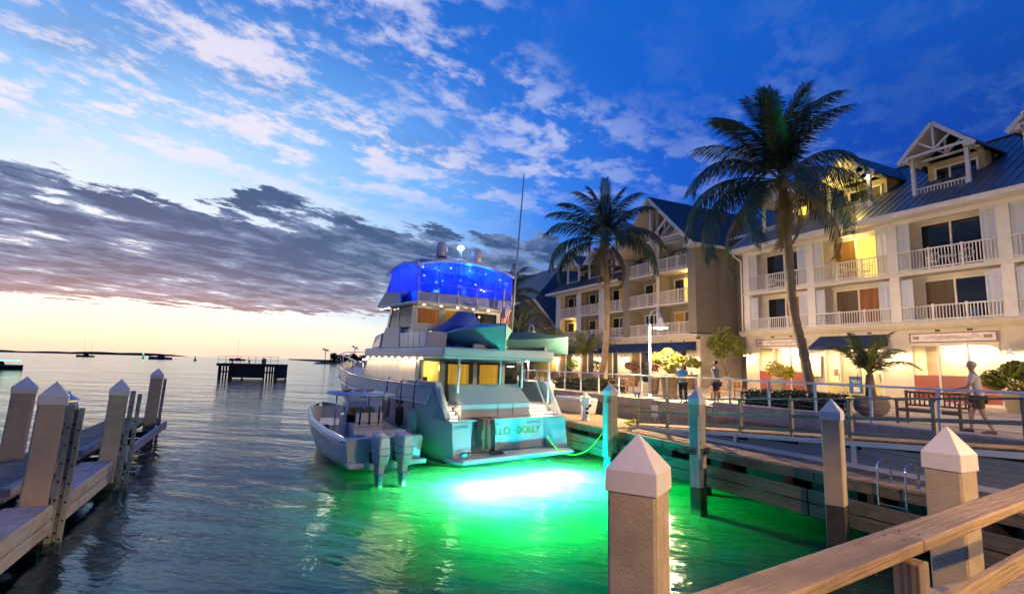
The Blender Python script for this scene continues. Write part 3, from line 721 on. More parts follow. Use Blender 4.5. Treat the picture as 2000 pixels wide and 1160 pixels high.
# ------------------------------------------------------------------ buildings (quay frame)
BAL = {}
def balusters(rail, v, u0, u1, z0, z1, pitch, joined, w=.036):
    k = int(abs(u1 - u0) / pitch); st = (u1 - u0) / k
    if joined:
        m = MB()
        for i in range(1, k): m.box(v - w / 2, v + w / 2, u0 + st * i - w / 2, u0 + st * i + w / 2, z0, z1)
        part('balusters', m, WHITE, rail, kind='stuff'); return
    key = (round(z1 - z0, 3), w)
    for i in range(1, k):
        c = (v, u0 + st * i, (z0 + z1) / 2)
        if key not in BAL:
            BAL[key] = part('baluster', B(v - w / 2, v + w / 2, c[1] - w / 2, c[1] + w / 2, z0, z1), WHITE, rail)
        else: inst(BAL[key], rail, c, name='baluster')
def balcony_rail(parent, v, u0, u1, z, h, posts=2, pitch=.135, joined=False, pw=.09):
    # u0 far end, u1 near end
    r_ = part('balcony_railing', MB().box(v - .05, v + .05, u1, u0, z + h - .06, z + h).box(v - .035, v + .035, u1, u0, z + .08, z + .14), WHITE, parent)
    balusters(r_, v, u1, u0, z + .14, z + h - .06, pitch, joined)
    for k in range(1, posts + 1):
        uu = u1 + (u0 - u1) * k / (posts + 1)
        part('rail_post', B(v - pw / 2, v + pw / 2, uu - pw / 2, uu + pw / 2, z, z + h + .05), WHITE, r_)
def slider(parent, v, u0, u1, z0, z1, mats, fr=.07, fm=None, splits=None, name='window'):
    """sliding door: white frame with recessed panes; u0 far (left in view), u1 near"""
    fm = fm or WHITE
    f = MB(); f.box(v - .06, v + .04, u1, u0, z1 - fr, z1).box(v - .06, v + .04, u1, u0, z0, z0 + fr)
    n = len(mats); cuts = splits or [i / n for i in range(n + 1)]
    us = [u0 + (u1 - u0) * c for c in cuts]
    for i, uu in enumerate(us):
        a, b = (uu - fr, uu) if i == 0 else ((uu, uu + fr) if i == n else (uu - fr / 2, uu + fr / 2))
        f.box(v - .06, v + .04, a, b, z0 + fr, z1 - fr)
    o = part(name, f, fm, parent)
    for i in range(n):
        part('pane', B(v - .015, v + .0, us[i + 1] + fr / 2, us[i] - fr / 2, z0 + fr, z1 - fr), mats[i], o)
    return o
def shutter(parent, v, u0, u1, z0, z1, nsl=0, facing=0):
    s_ = part('shutter', MB().box(v - .03, v + .02, u1, u0, z0, z0 + .07).box(v - .03, v + .02, u1, u0, z1 - .07, z1).box(v - .03, v + .02, u1, u1 + .05, z0 + .07, z1 - .07).box(v - .03, v + .02, u0 - .05, u0, z0 + .07, z1 - .07), SHUT, parent)
    m = MB(); k = int((z1 - z0 - .14) / .06)
    for i in range(k):
        zz = z0 + .07 + i * (z1 - z0 - .14) / k
        m.hexa([(v - .022, u1 + .05, zz), (v - .014, u1 + .05, zz), (v - .014, u0 - .05, zz), (v - .022, u0 - .05, zz), (v - .004, u1 + .05, zz + .055), (v + .004, u1 + .05, zz + .055), (v + .004, u0 - .05, zz + .055), (v - .004, u0 - .05, zz + .055)])
    part('louvres', m, SHUT, s_, kind='stuff')
def courses(parent, v, u0, u1, z0, z1, m, h=.46, d=.05, name='stone_course', label=None):
    part('wall', B(v + d * .5, v + .35, u1, u0, z0, z1), m, parent)
    n = max(1, round((z1 - z0) / h)); st = (z1 - z0) / n
    for i in range(n):
        part(name, B(v, v + d, u1 + .004, u0 - .004, z0 + st * i + .008, z0 + st * (i + 1) - .008), m, parent)
def wall_lamp(v, u, z, label, power=90, arm=.42):
    t_ = thing('wall_lamp', label, 'wall lamp', (v, u, z), 'white gooseneck lamps on the shop fronts')
    pts = [(v, u, z + .10), (v - .10, u, z + .34)] + [(v - .10 - arm / 2 * (1 - math.cos(a)), u, z + .34 + .12 * math.sin(a)) for a in (.5, 1.2, 1.9, 2.6, 3.14)]
    part('arm', MB().tube(pts, .018, 6), ALU, t_)
    part('rosette', B(v - .02, v, u - .06, u + .06, z + .04, z + .18), ALU, t_)
    hx = v - .10 - arm
    sh = part('shade', MB().lathe([(.045, .34), (.05, .22), (.12, .14), (.20, .08), (.205, .06), (.19, .075), (.11, .13), (.04, .2)], (hx, u, z - .02), 14), SHADE, t_)
    part('bulb', MB().ball((hx, u, z + .07), .045, 8, 6), BULB, t_)
    lamp_light('lamp_glow', 'POINT', (hx, u, z - .02), (1.0, .66, .30), power, t_, .05)
def awning(label, u0, u1, v0, v1, z0, z1, g='navy canvas awnings over the shop fronts'):
    t_ = thing('awning', label, 'awning', (v0, (u0 + u1) / 2, z0), g)
    part('canopy', MB().slab([(v0, u1, z1), (v0, u0, z1), (v1, u0, z0 + .12), (v1, u1, z0 + .12)], .03), AWN, t_)
    part('valance', B(v1 - .012, v1 + .008, u1, u0, z0 - .06, z0 + .12), AWN, t_)
    for uu in (u0, u1):
        a = uu - .012 if uu == u0 else uu
        part('side_panel', MB().prism([(v0, z0 + .12), (v0, z1 - .03), (v1, z0 + .09)], 1, a, a + .012), AWN, t_)
    for uu in (u0 - .1, u1 + .1, (u0 + u1) / 2):
        part('support_bar', MB().tube([(v0, uu, z0 + .05), (v1 + .05, uu, z0 + .08)], .012, 5), ALU, t_)

# ---- right hotel building
rb = thing('hotel_building', 'white balconied hotel wing on the right above the lit shops', 'building', (30, 16, PZ))
VF = 30.0; ub = [25.05, 20.40, 15.75, 11.10, 6.45, 1.80]
Z1, Z2, ZE = 6.20, 8.75, 11.55
# volume behind, floor bands, pillars
part('rear_wall', MB().box(31.55, 42, 1.8, 25.3, PZ, ZE + .2), UPWHITE, rb)
for z_, lab in ((Z1, 1), (Z2, 2)):
    part('balcony_slab', B(VF - .10, 31.5, 1.8, 25.32, z_ - .14, z_ + .02), UPWHITE, rb)
part('cornice', MB().prism([(VF - .34, 6.00), (VF - .38, 6.08), (VF - .34, 6.16), (VF - .14, 6.12), (VF - .14, 5.80), (VF - .22, 5.86)], 1, 1.8, 25.52), CREAM, rb, bevel=.01)
part('floor_band', B(VF - .06, VF + .12, 1.8, 25.30, Z2 - .17, Z2 + .05), WHITE, rb)
part('eave_beam', B(VF - .05, VF + .25, 1.8, 25.30, ZE - .22, ZE), WHITE, rb)
part('soffit', B(VF - .62, 31.5, 1.8, 25.7, ZE + .0, ZE + .06), WHITE, rb)
part('gutter', MB().prism([(VF - .78, ZE + .05), (VF - .62, ZE + .02), (VF - .62, ZE + .30), (VF - .80, ZE + .30)], 1, 1.8, 25.75), WHITE, rb)
for i, u_ in enumerate(ub):
    for z0, z1 in ((Z1 + .02, Z2 - .16), (Z2 + .05, ZE - .22)):
        part('pillar', B(VF - .04, VF + .30, u_ - .24, u_ + .24, z0, z1), WHITE, rb, bevel=.012)
        if i: part('side_wall', B(VF + .30, 31.5, u_ - .10, u_ + .10, z0 - .02, z1 + .15), UPWHITE, rb)
# bays
lit = {(0, 0): ['D', 'O', 'D'], (0, 1): ['D', 'D', 'D'], (1, 0): ['C', 'P', 'D'], (1, 1): ['K', 'L', 'W'], (2, 0): ['C', 'D', 'D'], (2, 1): ['D', 'D', 'D'], (3, 0): ['D', 'D', 'D'], (3, 1): ['D', 'D', 'D'], (4, 0): ['D', 'D', 'D'], (4, 1): ['D', 'D', 'D']}
MM = {'D': DARKG, 'L': LIT, 'W': LITW, 'O': ORNG, 'P': ORNG, 'C': CURT, 'K': LITD, 'Y': LITD}
chair_spots = []
for b in range(5):
    u0, u1 = ub[b] - .24, ub[b + 1] + .24
    for f, (z0, z1) in enumerate(((Z1 + .02, Z2 - .14), (Z2 + .02, ZE - .0))):
        mats = [MM[k] for k in lit[(b, f)]]
        a0, a1 = u0 - .60, u1 + .30
        part('rear_wall', MB().box(30.9, 31.1, a0, u0 + .14, z0, z1).box(30.9, 31.1, u1 - .14, a1, z0, z1).box(30.9, 31.1, a1, a0, z1 - .22, z1), UPWHITE, rb)
        slider(rb, 30.98, a0, a1, z0, z1 - .22, mats, splits=[0, .42, .86, 1], fr=.09)
        shutter(rb, VF + .06, u0 - .02, u0 - .56, z0 + .05, z1 - .22)
        shutter(rb, VF + .06, u1 + .62, u1 + .02, z0 + .05, z1 - .22)
        balcony_rail(rb, VF, u0, u1, z0 + (.0 if f else -.05), 1.10 if f else .82, 2, .135)
# lit ceiling of the bright balcony
lamp_light('balcony_glow', 'POINT', (30.4, 18.1, 11.0), (1, .68, .2), 60, rb, .15)
lamp_light('balcony_glow', 'POINT', (30.8, 18.6, 14.6), (1, .72, .14), 170, rb, .12)
part('balcony_light', MB().ball((30.9, 17.3, 14.75), .06, 8, 6), BULB, rb)
# roof: standing seam metal
VE, VR, ZR = VF - .74, 37.0, 16.9
zr = lambda v: ZE + .32 + (v - VE) * (ZR - ZE - .32) / (VR - VE)
roof = part('roof', MB().slab([(VE, 1.5, zr(VE)), (VR, 1.5, ZR), (VR, 25.75, ZR), (VE, 25.75, zr(VE))], .08).slab([(VR, 1.5, ZR), (44.8, 1.5, zr(VE)), (44.8, 25.75, zr(VE)), (VR, 25.75, ZR)], .08), ROOFG, rb)
part('gable_wall', MB().prism([(VF, ZE), (44, ZE), (VR, ZR - .2)], 1, 25.1, 25.3), UPWHITE, rb)
ln = math.hypot(VR - VE, ZR - zr(VE)); ang = math.atan2(ZR - zr(VE), VR - VE)
sm_ = None
for k in range(58):
    u_ = 1.7 + k * .42
    c = ((VE + VR) / 2, u_, (zr(VE) + ZR) / 2 + .016)
    if sm_ is None:
        sm_ = part('roof_seam', B(-ln / 2, ln / 2, -.012, .012, -.02, .025), ROOFG, roof)
        sm_.location = Vector(c) - Vector(roof['_b']); sm_.rotation_euler = (0, -ang, 0)
    else: inst(sm_, roof, c, rot=(0, -ang, 0))
part('ridge_cap', B(VR - .14, VR + .14, 1.5, 25.75, ZR - .01, ZR + .05), ROOFG, roof)
for u_ in (17.3,):
    part('roof_vent', MB().box(36.2, 36.7, u_ - .3, u_ + .3, 16.2, 17.15).box(36.1, 36.8, u_ - .4, u_ + .4, 17.15, 17.22), ROOFG, roof)
part('rake_board', MB().beam((VE, 25.78, zr(VE) - .06), (VR, 25.78, ZR - .06), .05, .2), WHITE, rb)
part('downpipe', MB().tube([(VF - .72, 25.55, ZE + .02), (VF - .70, 25.5, ZE - .18), (VF - .1, 25.42, ZE - .5), (VF - .08, 25.42, ZE - .8), (VF - .08, 25.42, Z1)], .05, 8), WHITE, rb)

def dormer(bd, uc, vf, zb, zeave, zap, hw, vback, ztop_roof, panes, roofm, posts=True, ph=.17, rail=True, wallm=None, zr_=None, vroom=1.7, truss=True):
    """open gabled dormer balcony: uc centre, hw half width of the roof, hp half width of the posts"""
    hp = hw - .42
    wallm = wallm or TAN
    d = part('dormer', MB().box(vf + vroom, vf + vroom + .12, uc - hp, uc + hp, zb, zeave + .1), wallm, bd)
    for s in (-1, 1):
        if posts: part('dormer_post', B(vf, vf + ph, uc + s * hp - ph / 2, uc + s * hp + ph / 2, zb - .1, zeave), WHITE, d)
        # roof slopes
        e = (zap - zeave) / hw
        part('dormer_roof', MB().slab([(vf - .35, uc, zap + .04), (vf - .35, uc + s * (hw + .1), zeave - e * .1 + .04), (vback - .0, uc + s * (hw + .1), zeave - e * .1 + .04), (vback, uc, zap + .04)], .07), roofm, d)
        part('roof_soffit', MB().slab([(vf - .32, uc, zap - .045), (vf - .32, uc + s * hw, zeave - .045), (vf + vroom, uc + s * hw, zeave - .045), (vf + vroom, uc, zap - .045)], .03), WHITE, d)
        part('barge_board', MB().beam((vf - .37, uc, zap - .08), (vf - .37, uc + s * (hw + .1), zeave - .17), .05, .20), WHITE, d)
        part('side_beam', MB().box(vf, vf + vroom, uc + s * hp - .07, uc + s * hp + .07, zeave - .02, zeave + .16), WHITE, d)
        part('return_box', MB().box(vf - .34, vf - .02, uc + s * (hw - .20) - .2, uc + s * (hw - .20) + .2, zeave - .16, zeave + .10), WHITE, d)
        part('cheek_wall', MB().box(vf + vroom, vback - .5, uc + s * hp - .06, uc + s * hp + .06, zb, zeave + .1), wallm, d)
    if truss:
        z_t = zeave + .06
        for vv in (vf - .30, vf + vroom * .5):
            tr = part('truss', MB().beam((vv, uc - hw * .9, z_t), (vv, uc + hw * .9, z_t), .09, .13).beam((vv, uc, z_t + .06), (vv, uc, zap - .16), .09, .09, (1, 0, 0)), WHITE, d)
            for s in (-1, 1):
                part('strut', MB().beam((vv, uc, z_t + .10), (vv, uc + s * hw * .5, z_t + (zap - z_t) * .46), .07, .09), WHITE, tr)
    slider(d, vf + vroom - .05, uc + hp * .78, uc - hp * .86, zb, zeave - .25, [MM[k] for k in panes], fr=.10, splits=[0, .36, 1] if len(panes) == 2 else None)
    if rail:
        r_ = part('dormer_railing', MB().box(vf + .04, vf + .13, uc - hp, uc + hp, zb + .42, zb + .48).box(vf + .05, vf + .12, uc - hp, uc + hp, zb - .02, zb + .04), WHITE, d)
        m = MB(); k = int(hp * 2 / .15)
        for i in range(1, k):
            uu = uc - hp + i * 2 * hp / k; m.box(vf + .065, vf + .105, uu - .02, uu + .02, zb + .04, zb + .42)
        part('balusters', m, WHITE, r_, kind='stuff')
    part('deck', B(vf, vf + vroom, uc - hp, uc + hp, zb - .12, zb - .02), WHITE, d)
for uc, pn in ((23.15, 'LL'), (18.50, 'DC'), (13.85, 'DD'), (9.20, 'DD'), (4.55, 'DD')):
    dormer(rb, uc, 31.0, 12.88, 14.98, 16.62, 1.62, 36.6, ZR, pn, ROOF, wallm=mat('beige_dormer_wall', (.42, .36, .27), .8) if uc > 23.14 else bpy.data.materials['beige_dormer_wall'])

# ground floor
segs = [(25.30, 24.32), (20.83, 19.76), (16.66, 15.22), (11.66, 10.2), (5.6, 1.8)]
for a, b in segs: courses(rb, VF + .02, a, b, PZ, 5.10, CREAM)
part('fascia_wall', B(VF + .02, VF + .37, 1.8, 25.30, 5.08, 5.86), CREAM, rb)
part('corner_return', B(VF + .37, 31.5, 25.02, 25.30, PZ, 5.86), CREAM, rb)
part('soffit_slab', B(VF + .1, 34.5, 1.8, 25.2, 5.86, 5.96), CREAM, rb)
SHOPW = mat('shop_wall', (.80, .74, .62), .8, bump=0, var=.04)
for (a, b, nm) in ((24.32, 20.83, 's'), (19.76, 16.66, 'd'), (15.22, 11.66, 's'), (10.2, 5.6, 'd')):
    part('shop_room', MB().box(33.4, 33.5, b - .1, a + .1, PZ, 5.08).box(VF + .4, 33.4, b - .15, b - .1, PZ, 5.08).box(VF + .4, 33.4, a + .1, a + .15, PZ, 5.08).box(VF + .4, 33.4, b, a, 4.98, 5.04), SHOPW, rb)
    part('ceiling_light', B(30.9, 32.9, (a + b) / 2 - .9, (a + b) / 2 + .9, 4.93, 4.96), emis('shop_ceiling_light_' + str(int(a)), (1, .90, .68), 4), rb)
    lamp_light('shop_glow', 'AREA', (31.9, (a + b) / 2, 4.9), (1, .66, .28), 700, rb, 2.0)
    # bits seen inside
    for k in range(4):
        uu = random.uniform(b + .5, a - .5); hh = random.uniform(.7, 1.5)
        part('display_shelf', MB().box(32.2, 32.7, uu - .35, uu + .35, PZ, PZ + hh), mat('shelf_tone', (.45, .33, .22), .7) if not bpy.data.materials.get('shelf_tone') else bpy.data.materials['shelf_tone'], rb)
def shopfront(a, b, n):
    f = MB(); f.box(VF - .02, VF + .08, b, a, 4.98, 5.08).box(VF - .02, VF + .08, b, a, PZ, PZ + .12)
    us = [a + (b - a) * i / n for i in range(n + 1)]
    for i, uu in enumerate(us): f.box(VF - .02, VF + .08, uu - .05 + (.05 if i == n else 0) - (.0), uu + .05 - (.05 if i == 0 else 0), PZ + .12, 4.98)
    w_ = part('shop_window', f, WHITE, rb)
    for i in range(n):
        part('pane', B(VF + .02, VF + .03, us[i + 1] + .05, us[i] - .05, 3.52, 4.98), SHOPG, w_)
        part('lower_panel', B(VF + .01, VF + .05, us[i + 1] + .05, us[i] - .05, PZ + .12, 3.52), RED, w_)
        part('panel_stripe', B(VF + .0, VF + .01, us[i + 1] + .06, us[i] - .06, 2.72, 2.74), CREAM, w_)
shopfront(24.32, 20.83, 3); shopfront(15.22, 11.66, 3)
def doorfront(a, b):
    f = MB(); f.box(VF - .02, VF + .08, b, a, 4.88, 5.08)
    us = [a + (b - a) * t_ for t_ in (0, .30, .62, .80, 1)]
    for i, uu in enumerate(us): f.box(VF - .02, VF + .08, uu - .06, uu + .06, PZ, 4.88)
    w_ = part('door', f, WHITE, rb)
    for i in range(4):
        part('pane', B(VF + .02, VF + .03, us[i + 1] + .06, us[i] - .06, 3.0, 4.88), SHOPG, w_)
        part('kick_panel', B(VF + .01, VF + .05, us[i + 1] + .06, us[i] - .06, PZ + .02, 3.0), mat('pale_yellow_panel', (.62, .55, .22), .5) if not bpy.data.materials.get('pale_yellow_panel') else bpy.data.materials['pale_yellow_panel'], w_)
        part('handle', B(VF - .06, VF - .03, us[i + 1] + .09, us[i + 1] + .12, 3.1, 3.5), BLACK, w_)
doorfront(19.76, 16.66); doorfront(10.2, 5.6)
def sign(a, b, z0, z1, label):
    s_ = thing('shop_sign', label, 'sign', (VF - .1, (a + b) / 2, z0), 'long white shop signs with dark red frames')
    part('board', B(VF - .10, VF - .02, b, a, z0, z1), mat('sign_white', (.66, .62, .62), .4) if not bpy.data.materials.get('sign_white') else bpy.data.materials['sign_white'], s_)
    fm = bpy.data.materials.get('dark_red_frame') or mat('dark_red_frame', (.16, .02, .025), .4)
    part('frame', MB().box(VF - .13, VF - .10, b, a, z1 - .045, z1).box(VF - .13, VF - .10, b, a, z0, z0 + .045).box(VF - .13, VF - .10, b, b + .045, z0 + .045, z1 - .045).box(VF - .13, VF - .10, a - .045, a, z0 + .045, z1 - .045), fm, s_)
    tm = bpy.data.materials.get('faded_sign_ink') or mat('faded_sign_ink', (.33, .17, .17), .6, var=.5, scale=8)
    L_ = a - b; zc = (z0 + z1) / 2
    # the writing is smeared beyond reading in the photograph: soft bars and end emblems of the same size
    bars = [(.04, .12, -.07, .07), (.20, .82, -.012, .022), (.26, .60, .05, .075), (.30, .74, -.075, -.05), (.74, .80, .085, .12)] + ([(.86, .95, -.07, .09)] if L_ > 3.4 else [])
    m = MB()
    for p, q, y0, y1 in bars: m.box(VF - .108, VF - .10, a - L_ * q, a - L_ * p, zc + y0, zc + y1)
    part('smeared_lettering', m, tm, s_)
sign(15.20, 11.66, 5.12, 5.60, 'long white sign with a dark red frame over the larger lit shop window')
sign(24.34, 20.86, 5.10, 5.56, 'white red framed sign behind the tall palm trunk, over the left shop window')
awning('navy awning over the shop door behind the potted palm', 20.0, 16.3, VF, 28.9, 4.86, 5.62)
awning('navy awning at the right edge over the next shop', 10.35, 5.6, VF, 28.9, 4.86, 5.62)
wall_lamp(VF, 25.0, 4.45, 'gooseneck lamp at the left corner of the white hotel wing', 140)
wall_lamp(VF, 20.55, 4.45, 'gooseneck lamp beside the tall palm trunk above the notice board', 158)
wall_lamp(VF, 15.85, 4.45, 'gooseneck lamp right of the navy awning, behind the potted palm', 132)
wall_lamp(VF, 11.12, 4.45, 'gooseneck lamp at the far right beside the lit menu board', 158)
for k, (uu, ) in enumerate(((23.2,), (21.9,), (18.3,), (17.2,), (14.0,), (12.7,), (9.0,))):
    part('air_vent', B(VF - .02, VF + .03, uu - .11, uu + .11, 5.66, 5.75), BLACK, rb)
nb_ = thing('notice_board', 'framed notice board on the wall between shop window and door', 'notice board', (VF, 20.4, 3.2), 'framed boards on the shop walls')
part('panel', B(VF - .05, VF, 19.98, 20.78, 3.25, 4.42), SHOPW, nb_); part('frame', MB().box(VF - .08, VF - .05, 19.92, 20.0, 3.2, 4.46).box(VF - .08, VF - .05, 20.76, 20.82, 3.2, 4.46).box(VF - .08, VF - .05, 20.0, 20.76, 3.2, 3.27).box(VF - .08, VF - .05, 20.0, 20.76, 4.40, 4.46), TEAK, nb_)
nb_ = thing('notice_board', 'lit menu board on the wall at the far right by the walking man', 'notice board', (VF, 10.7, 3.2), 'framed boards on the shop walls')
part('panel', B(VF - .05, VF, 10.3, 11.0, 3.3, 4.42), SHOPW, nb_); part('frame', MB().box(VF - .08, VF - .05, 10.25, 10.3, 3.25, 4.46).box(VF - .08, VF - .05, 11.0, 11.05, 3.25, 4.46).box(VF - .08, VF - .05, 10.3, 11.0, 3.25, 3.30).box(VF - .08, VF - .05, 10.3, 11.0, 4.40, 4.46), TEAK, nb_)
part('notice', B(VF - .058, VF - .05, 10.5, 10.8, 3.8, 3.95), CREAM, nb_)
po = thing('poster', 'blue poster with white lines on the shop door', 'poster', (VF, 18.1, 2.7))
part('sheet', B(VF - .035, VF - .025, 17.72, 18.42, 2.42, 3.35), mat('poster_blue', (.03, .12, .30), .5), po)
part('print', MB().box(VF - .040, VF - .036, 17.85, 18.30, 3.1, 3.14).box(VF - .040, VF - .036, 17.82, 18.25, 3.0, 3.04).box(VF - .040, VF - .036, 17.85, 18.20, 2.5, 2.78), SHOPW, po)
pn = thing('notice', 'small pink notice on the shop door glass', 'notice', (VF, 19.1, 3.4)); part('sheet', B(VF - .03, VF - .022, 19.0, 19.25, 3.35, 3.72), mat('pink_paper', (.55, .25, .2), .7), pn)
ns = thing('neon_sign', 'small blue neon squiggle with red bar in the window right of the potted palm', 'neon sign', (VF + .3, 16.9, 4.2))
part('blue_tube', MB().tube([(VF - .04, 17.25, 4.42), (VF - .04, 17.2, 4.15), (VF - .04, 17.1, 4.15), (VF - .04, 17.05, 4.4), (VF - .04, 16.98, 4.2), (VF - .04, 16.9, 4.44), (VF - .04, 16.8, 4.24), (VF - .04, 16.72, 4.5)], .022, 6), emis('blue_neon', (.03, .18, 1), 5), ns)
part('red_tube', MB().tube([(VF - .04, 17.2, 3.98), (VF - .04, 16.8, 3.98)], .02, 6), emis('red_neon', (1, .12, .08), 2), ns)

# ---- balcony furniture on the white wing
def balcony_set(u, z, label):
    t_ = thing('balcony_chair', label, 'chair', (30.36, u, z), 'patterned metal chairs on the hotel balconies')
    m = MB()
    for k in range(7):
        a = -1.2 + k * .4
        m.tube([(30.55, u + math.sin(a) * .24, z + .46), (30.50, u + math.sin(a) * .30, z + .72), (30.54, u + math.sin(a) * .18, z + .92)], .014, 5)
    m.tube([(30.55 + .05 * abs(math.sin(t)), u + .29 * math.cos(t), z + .62 + .30 * math.sin(t)) for t in [math.pi * k / 8 for k in range(9)]], .016, 5)
    part('back', m, ALU, t_)
    part('seat', MB().lathe([(.24, 0), (.24, .03)], (30.36, u, z + .43), 12), ALU, t_)
    for a, b in ((-.17, -.17), (.17, -.17), (-.17, .17), (.17, .17)): part('leg', MB().tube([(30.36 + a, u + b, z), (30.36 + a * .8, u + b * .8, z + .43)], .012, 5), ALU, t_)
def balcony_table(u, z, label):
    t_ = thing('balcony_table', label, 'table', (30.38, u, z), 'small round tables on the hotel balconies')
    part('top', MB().lathe([(.33, 0), (.33, .025)], (30.38, u, z + .62), 14), ALU, t_)
    for k in range(3): part('leg', MB().tube([(30.38 + .22 * math.cos(k * 2.1), u + .22 * math.sin(k * 2.1), z), (30.38, u, z + .62)], .012, 5), ALU, t_)
fl = {Z2: 'upper', Z1: 'lower'}
for b, nm in ((0, 'leftmost'), (1, 'brightly lit second'), (2, 'dark third')):
    uc = (ub[b] + ub[b + 1]) / 2
    balcony_set(uc + .75, Z2 + .02, 'left metal chair on the %s balcony of the upper floor, white wing' % nm)
    balcony_set(uc - .65, Z2 + .02, 'right metal chair on the %s balcony of the upper floor, white wing' % nm)
    balcony_table(uc + .05, Z2 + .02, 'round table between two chairs on the %s upper balcony' % nm)

# ---- middle building: wing plus gabled block
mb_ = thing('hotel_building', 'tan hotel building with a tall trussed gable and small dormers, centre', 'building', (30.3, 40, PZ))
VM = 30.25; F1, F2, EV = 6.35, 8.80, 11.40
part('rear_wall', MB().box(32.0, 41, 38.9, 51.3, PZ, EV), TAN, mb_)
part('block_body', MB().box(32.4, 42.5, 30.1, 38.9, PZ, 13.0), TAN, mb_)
wp = [51.1, 46.85, 42.75, 38.95]
for z_ in (F1, F2):
    part('balcony_slab', B(VM - .05, 32.0, 38.9, 51.25, z_ - .16, z_ + .02), WHITE, mb_)
part('eave_beam', B(VM, VM + .2, 38.9, 51.25, EV - .2, EV), WHITE, mb_)
part('gutter', B(VM - .78, VM - .60, 38.9, 52.4, EV + .02, EV + .24), WHITE, mb_)
part('soffit', B(VM - .60, 32.0, 38.9, 52.3, EV + .0, EV + .05), WHITE, mb_)
part('cornice', MB().prism([(VM - .24, 5.98), (VM - .28, 6.06), (VM - .24, 6.14), (VM - .08, 6.1), (VM - .08, 5.8)], 1, 38.92, 51.45), CREAM, mb_)
wl = {(0, 0): 'DL', (0, 1): 'DC', (1, 0): 'DO', (1, 1): 'DD', (2, 0): 'DD', (2, 1): 'DK'}
for b in range(3):
    u0, u1 = wp[b], wp[b + 1]
    for f, (z0, z1) in enumerate(((F1 + .02, F2 - .16), (F2 + .02, EV))):
        if b < 3: part('pillar', B(VM, VM + .18, u0 - .11, u0 + .11, z0, z1), WHITE, mb_)
        part('shutter', B(VM + .05, VM + .09, u0 - .72, u0 - .12, z0, z1 - .02), SHUT, mb_)
        if b: part('side_wall', B(VM + .3, 32.0, u0 - .06, u0 + .06, z0, z1), TAN, mb_)
        part('rear_wall', B(31.4, 31.55, u1, u0, z0, z1), TAN, mb_)
        slider(mb_, 31.35, u0 - .75, u1 + .9, z0, z1 - .35, [MM[k] for k in wl[(b, f)]], fr=.08)
        balcony_rail(mb_, VM + .03, u0 - .12, u1 + .12, z0, .98 if f else .80, 2, .15, True, .07)
part('side_wall', B(VM + .1, 41, 51.12, 51.3, F1, EV), UPWHITE, mb_)
lamp_light('balcony_glow', 'POINT', (30.85, 48.9, 8.2), (1, .6, .15), 45, mb_, .1)
zm = lambda v: EV + .24 + (v - (VM - .75)) * .62
mroof = part('roof', MB().slab([(VM - .75, 38.9, zm(VM - .75)), (37.5, 38.9, zm(37.5)), (37.5, 52.3, zm(37.5)), (VM - .75, 52.3, zm(VM - .75))], .08), ROOF, mb_)
sm_ = None
ln = math.hypot(37.5 - VM + .75, zm(37.5) - zm(VM - .75)); ang = math.atan(.62)
for k in range(32):
    c = ((VM - .75 + 37.5) / 2, 39.1 + k * .42, (zm(VM - .75) + zm(37.5)) / 2 + .016)
    if sm_ is None:
        sm_ = part('roof_seam', B(-ln / 2, ln / 2, -.012, .012, -.02, .025), ROOF, mroof); sm_.location = Vector(c) - Vector(mroof['_b']); sm_.rotation_euler = (0, -ang, 0)
    else: inst(sm_, mroof, c, rot=(0, -ang, 0))
for uc, pn in ((49.2, 'DC'), (44.9, 'DD'), (40.9, 'DL')):
    dormer(mb_, uc, 31.2, 12.35, 14.45, 15.85, 1.55, 36, 0, pn, ROOF, wallm=TAN, rail=True, truss=True)
# gabled block
for a, b in ((38.9, 38.05), (30.70, 29.86)):
    part('corner_pier', B(VM - .12, VM + 2.2, b, a, F1 - .05, 13.2), TAN, mb_, bevel=.015)
part('side_wall', MB().box(VM + 2.2, 42.5, 29.86, 30.1, PZ, 13.2).prism([(VM - .1, 13.2), (42.5, 13.2)] and [(VM + 2.2, 13.2), (42.5, 13.2), (42.5, 13.3), (VM + 2.2, 13.3)], 1, 29.86, 30.1), TAN, mb_)
part('belt_course', B(VM - .14, 42.5, 29.83, 29.86, 8.55, 8.60), TAN, mb_)
part('cornice', MB().box(VM - .36, 42.5, 29.60, 29.86, 5.98, 6.20).box(VM - .36, VM - .12, 29.86, 38.92, 5.98, 6.20).box(VM - .26, VM - .12, 29.86, 38.92, 5.8, 5.98), CREAM, mb_, bevel=.01)
BF = [6.30, 8.85, 11.62]
blit = [('DD', 'YC'), ('DK', 'DL'), ('DD', 'DD')]
for f in range(3):
    z0 = BF[f] + .02; z1 = (BF[f + 1] - .20) if f < 2 else 13.6
    part('balcony_slab', B(VM - .05, 32.4, 30.70, 38.05, BF[f] - .18, BF[f] + .02), WHITE, mb_)
    part('dividing_wall', B(VM + .35, 32.3, 34.28, 34.42, z0, z1), TAN, mb_)
    part('rear_wall', B(31.7, 31.85, 30.7, 38.05, z0, z1), TAN, mb_)
    for h_, (u0, u1) in enumerate(((38.05, 34.42), (34.28, 30.70))):
        slider(mb_, 31.62, u0 - .55 if f < 2 else u0 - .8, u1 + .7 if f < 2 else u1 + 1.6, z0, z1 - .40 if f < 2 else z0 + 1.7, [MM[k] for k in blit[f][h_]], fr=.09)
        balcony_rail(mb_, VM, u0, u1 if h_ else u1 - .0, z0, 1.05 if f else .92, 2, .15, True, .08)
    part('centre_post', B(VM - .02, VM + .16, 34.24, 34.46, z0, z1 if f < 2 else 14.2), WHITE, mb_)
lamp_light('balcony_glow', 'POINT', (31.2, 31.6, 11.0), (1, .62, .18), 70, mb_, .1)
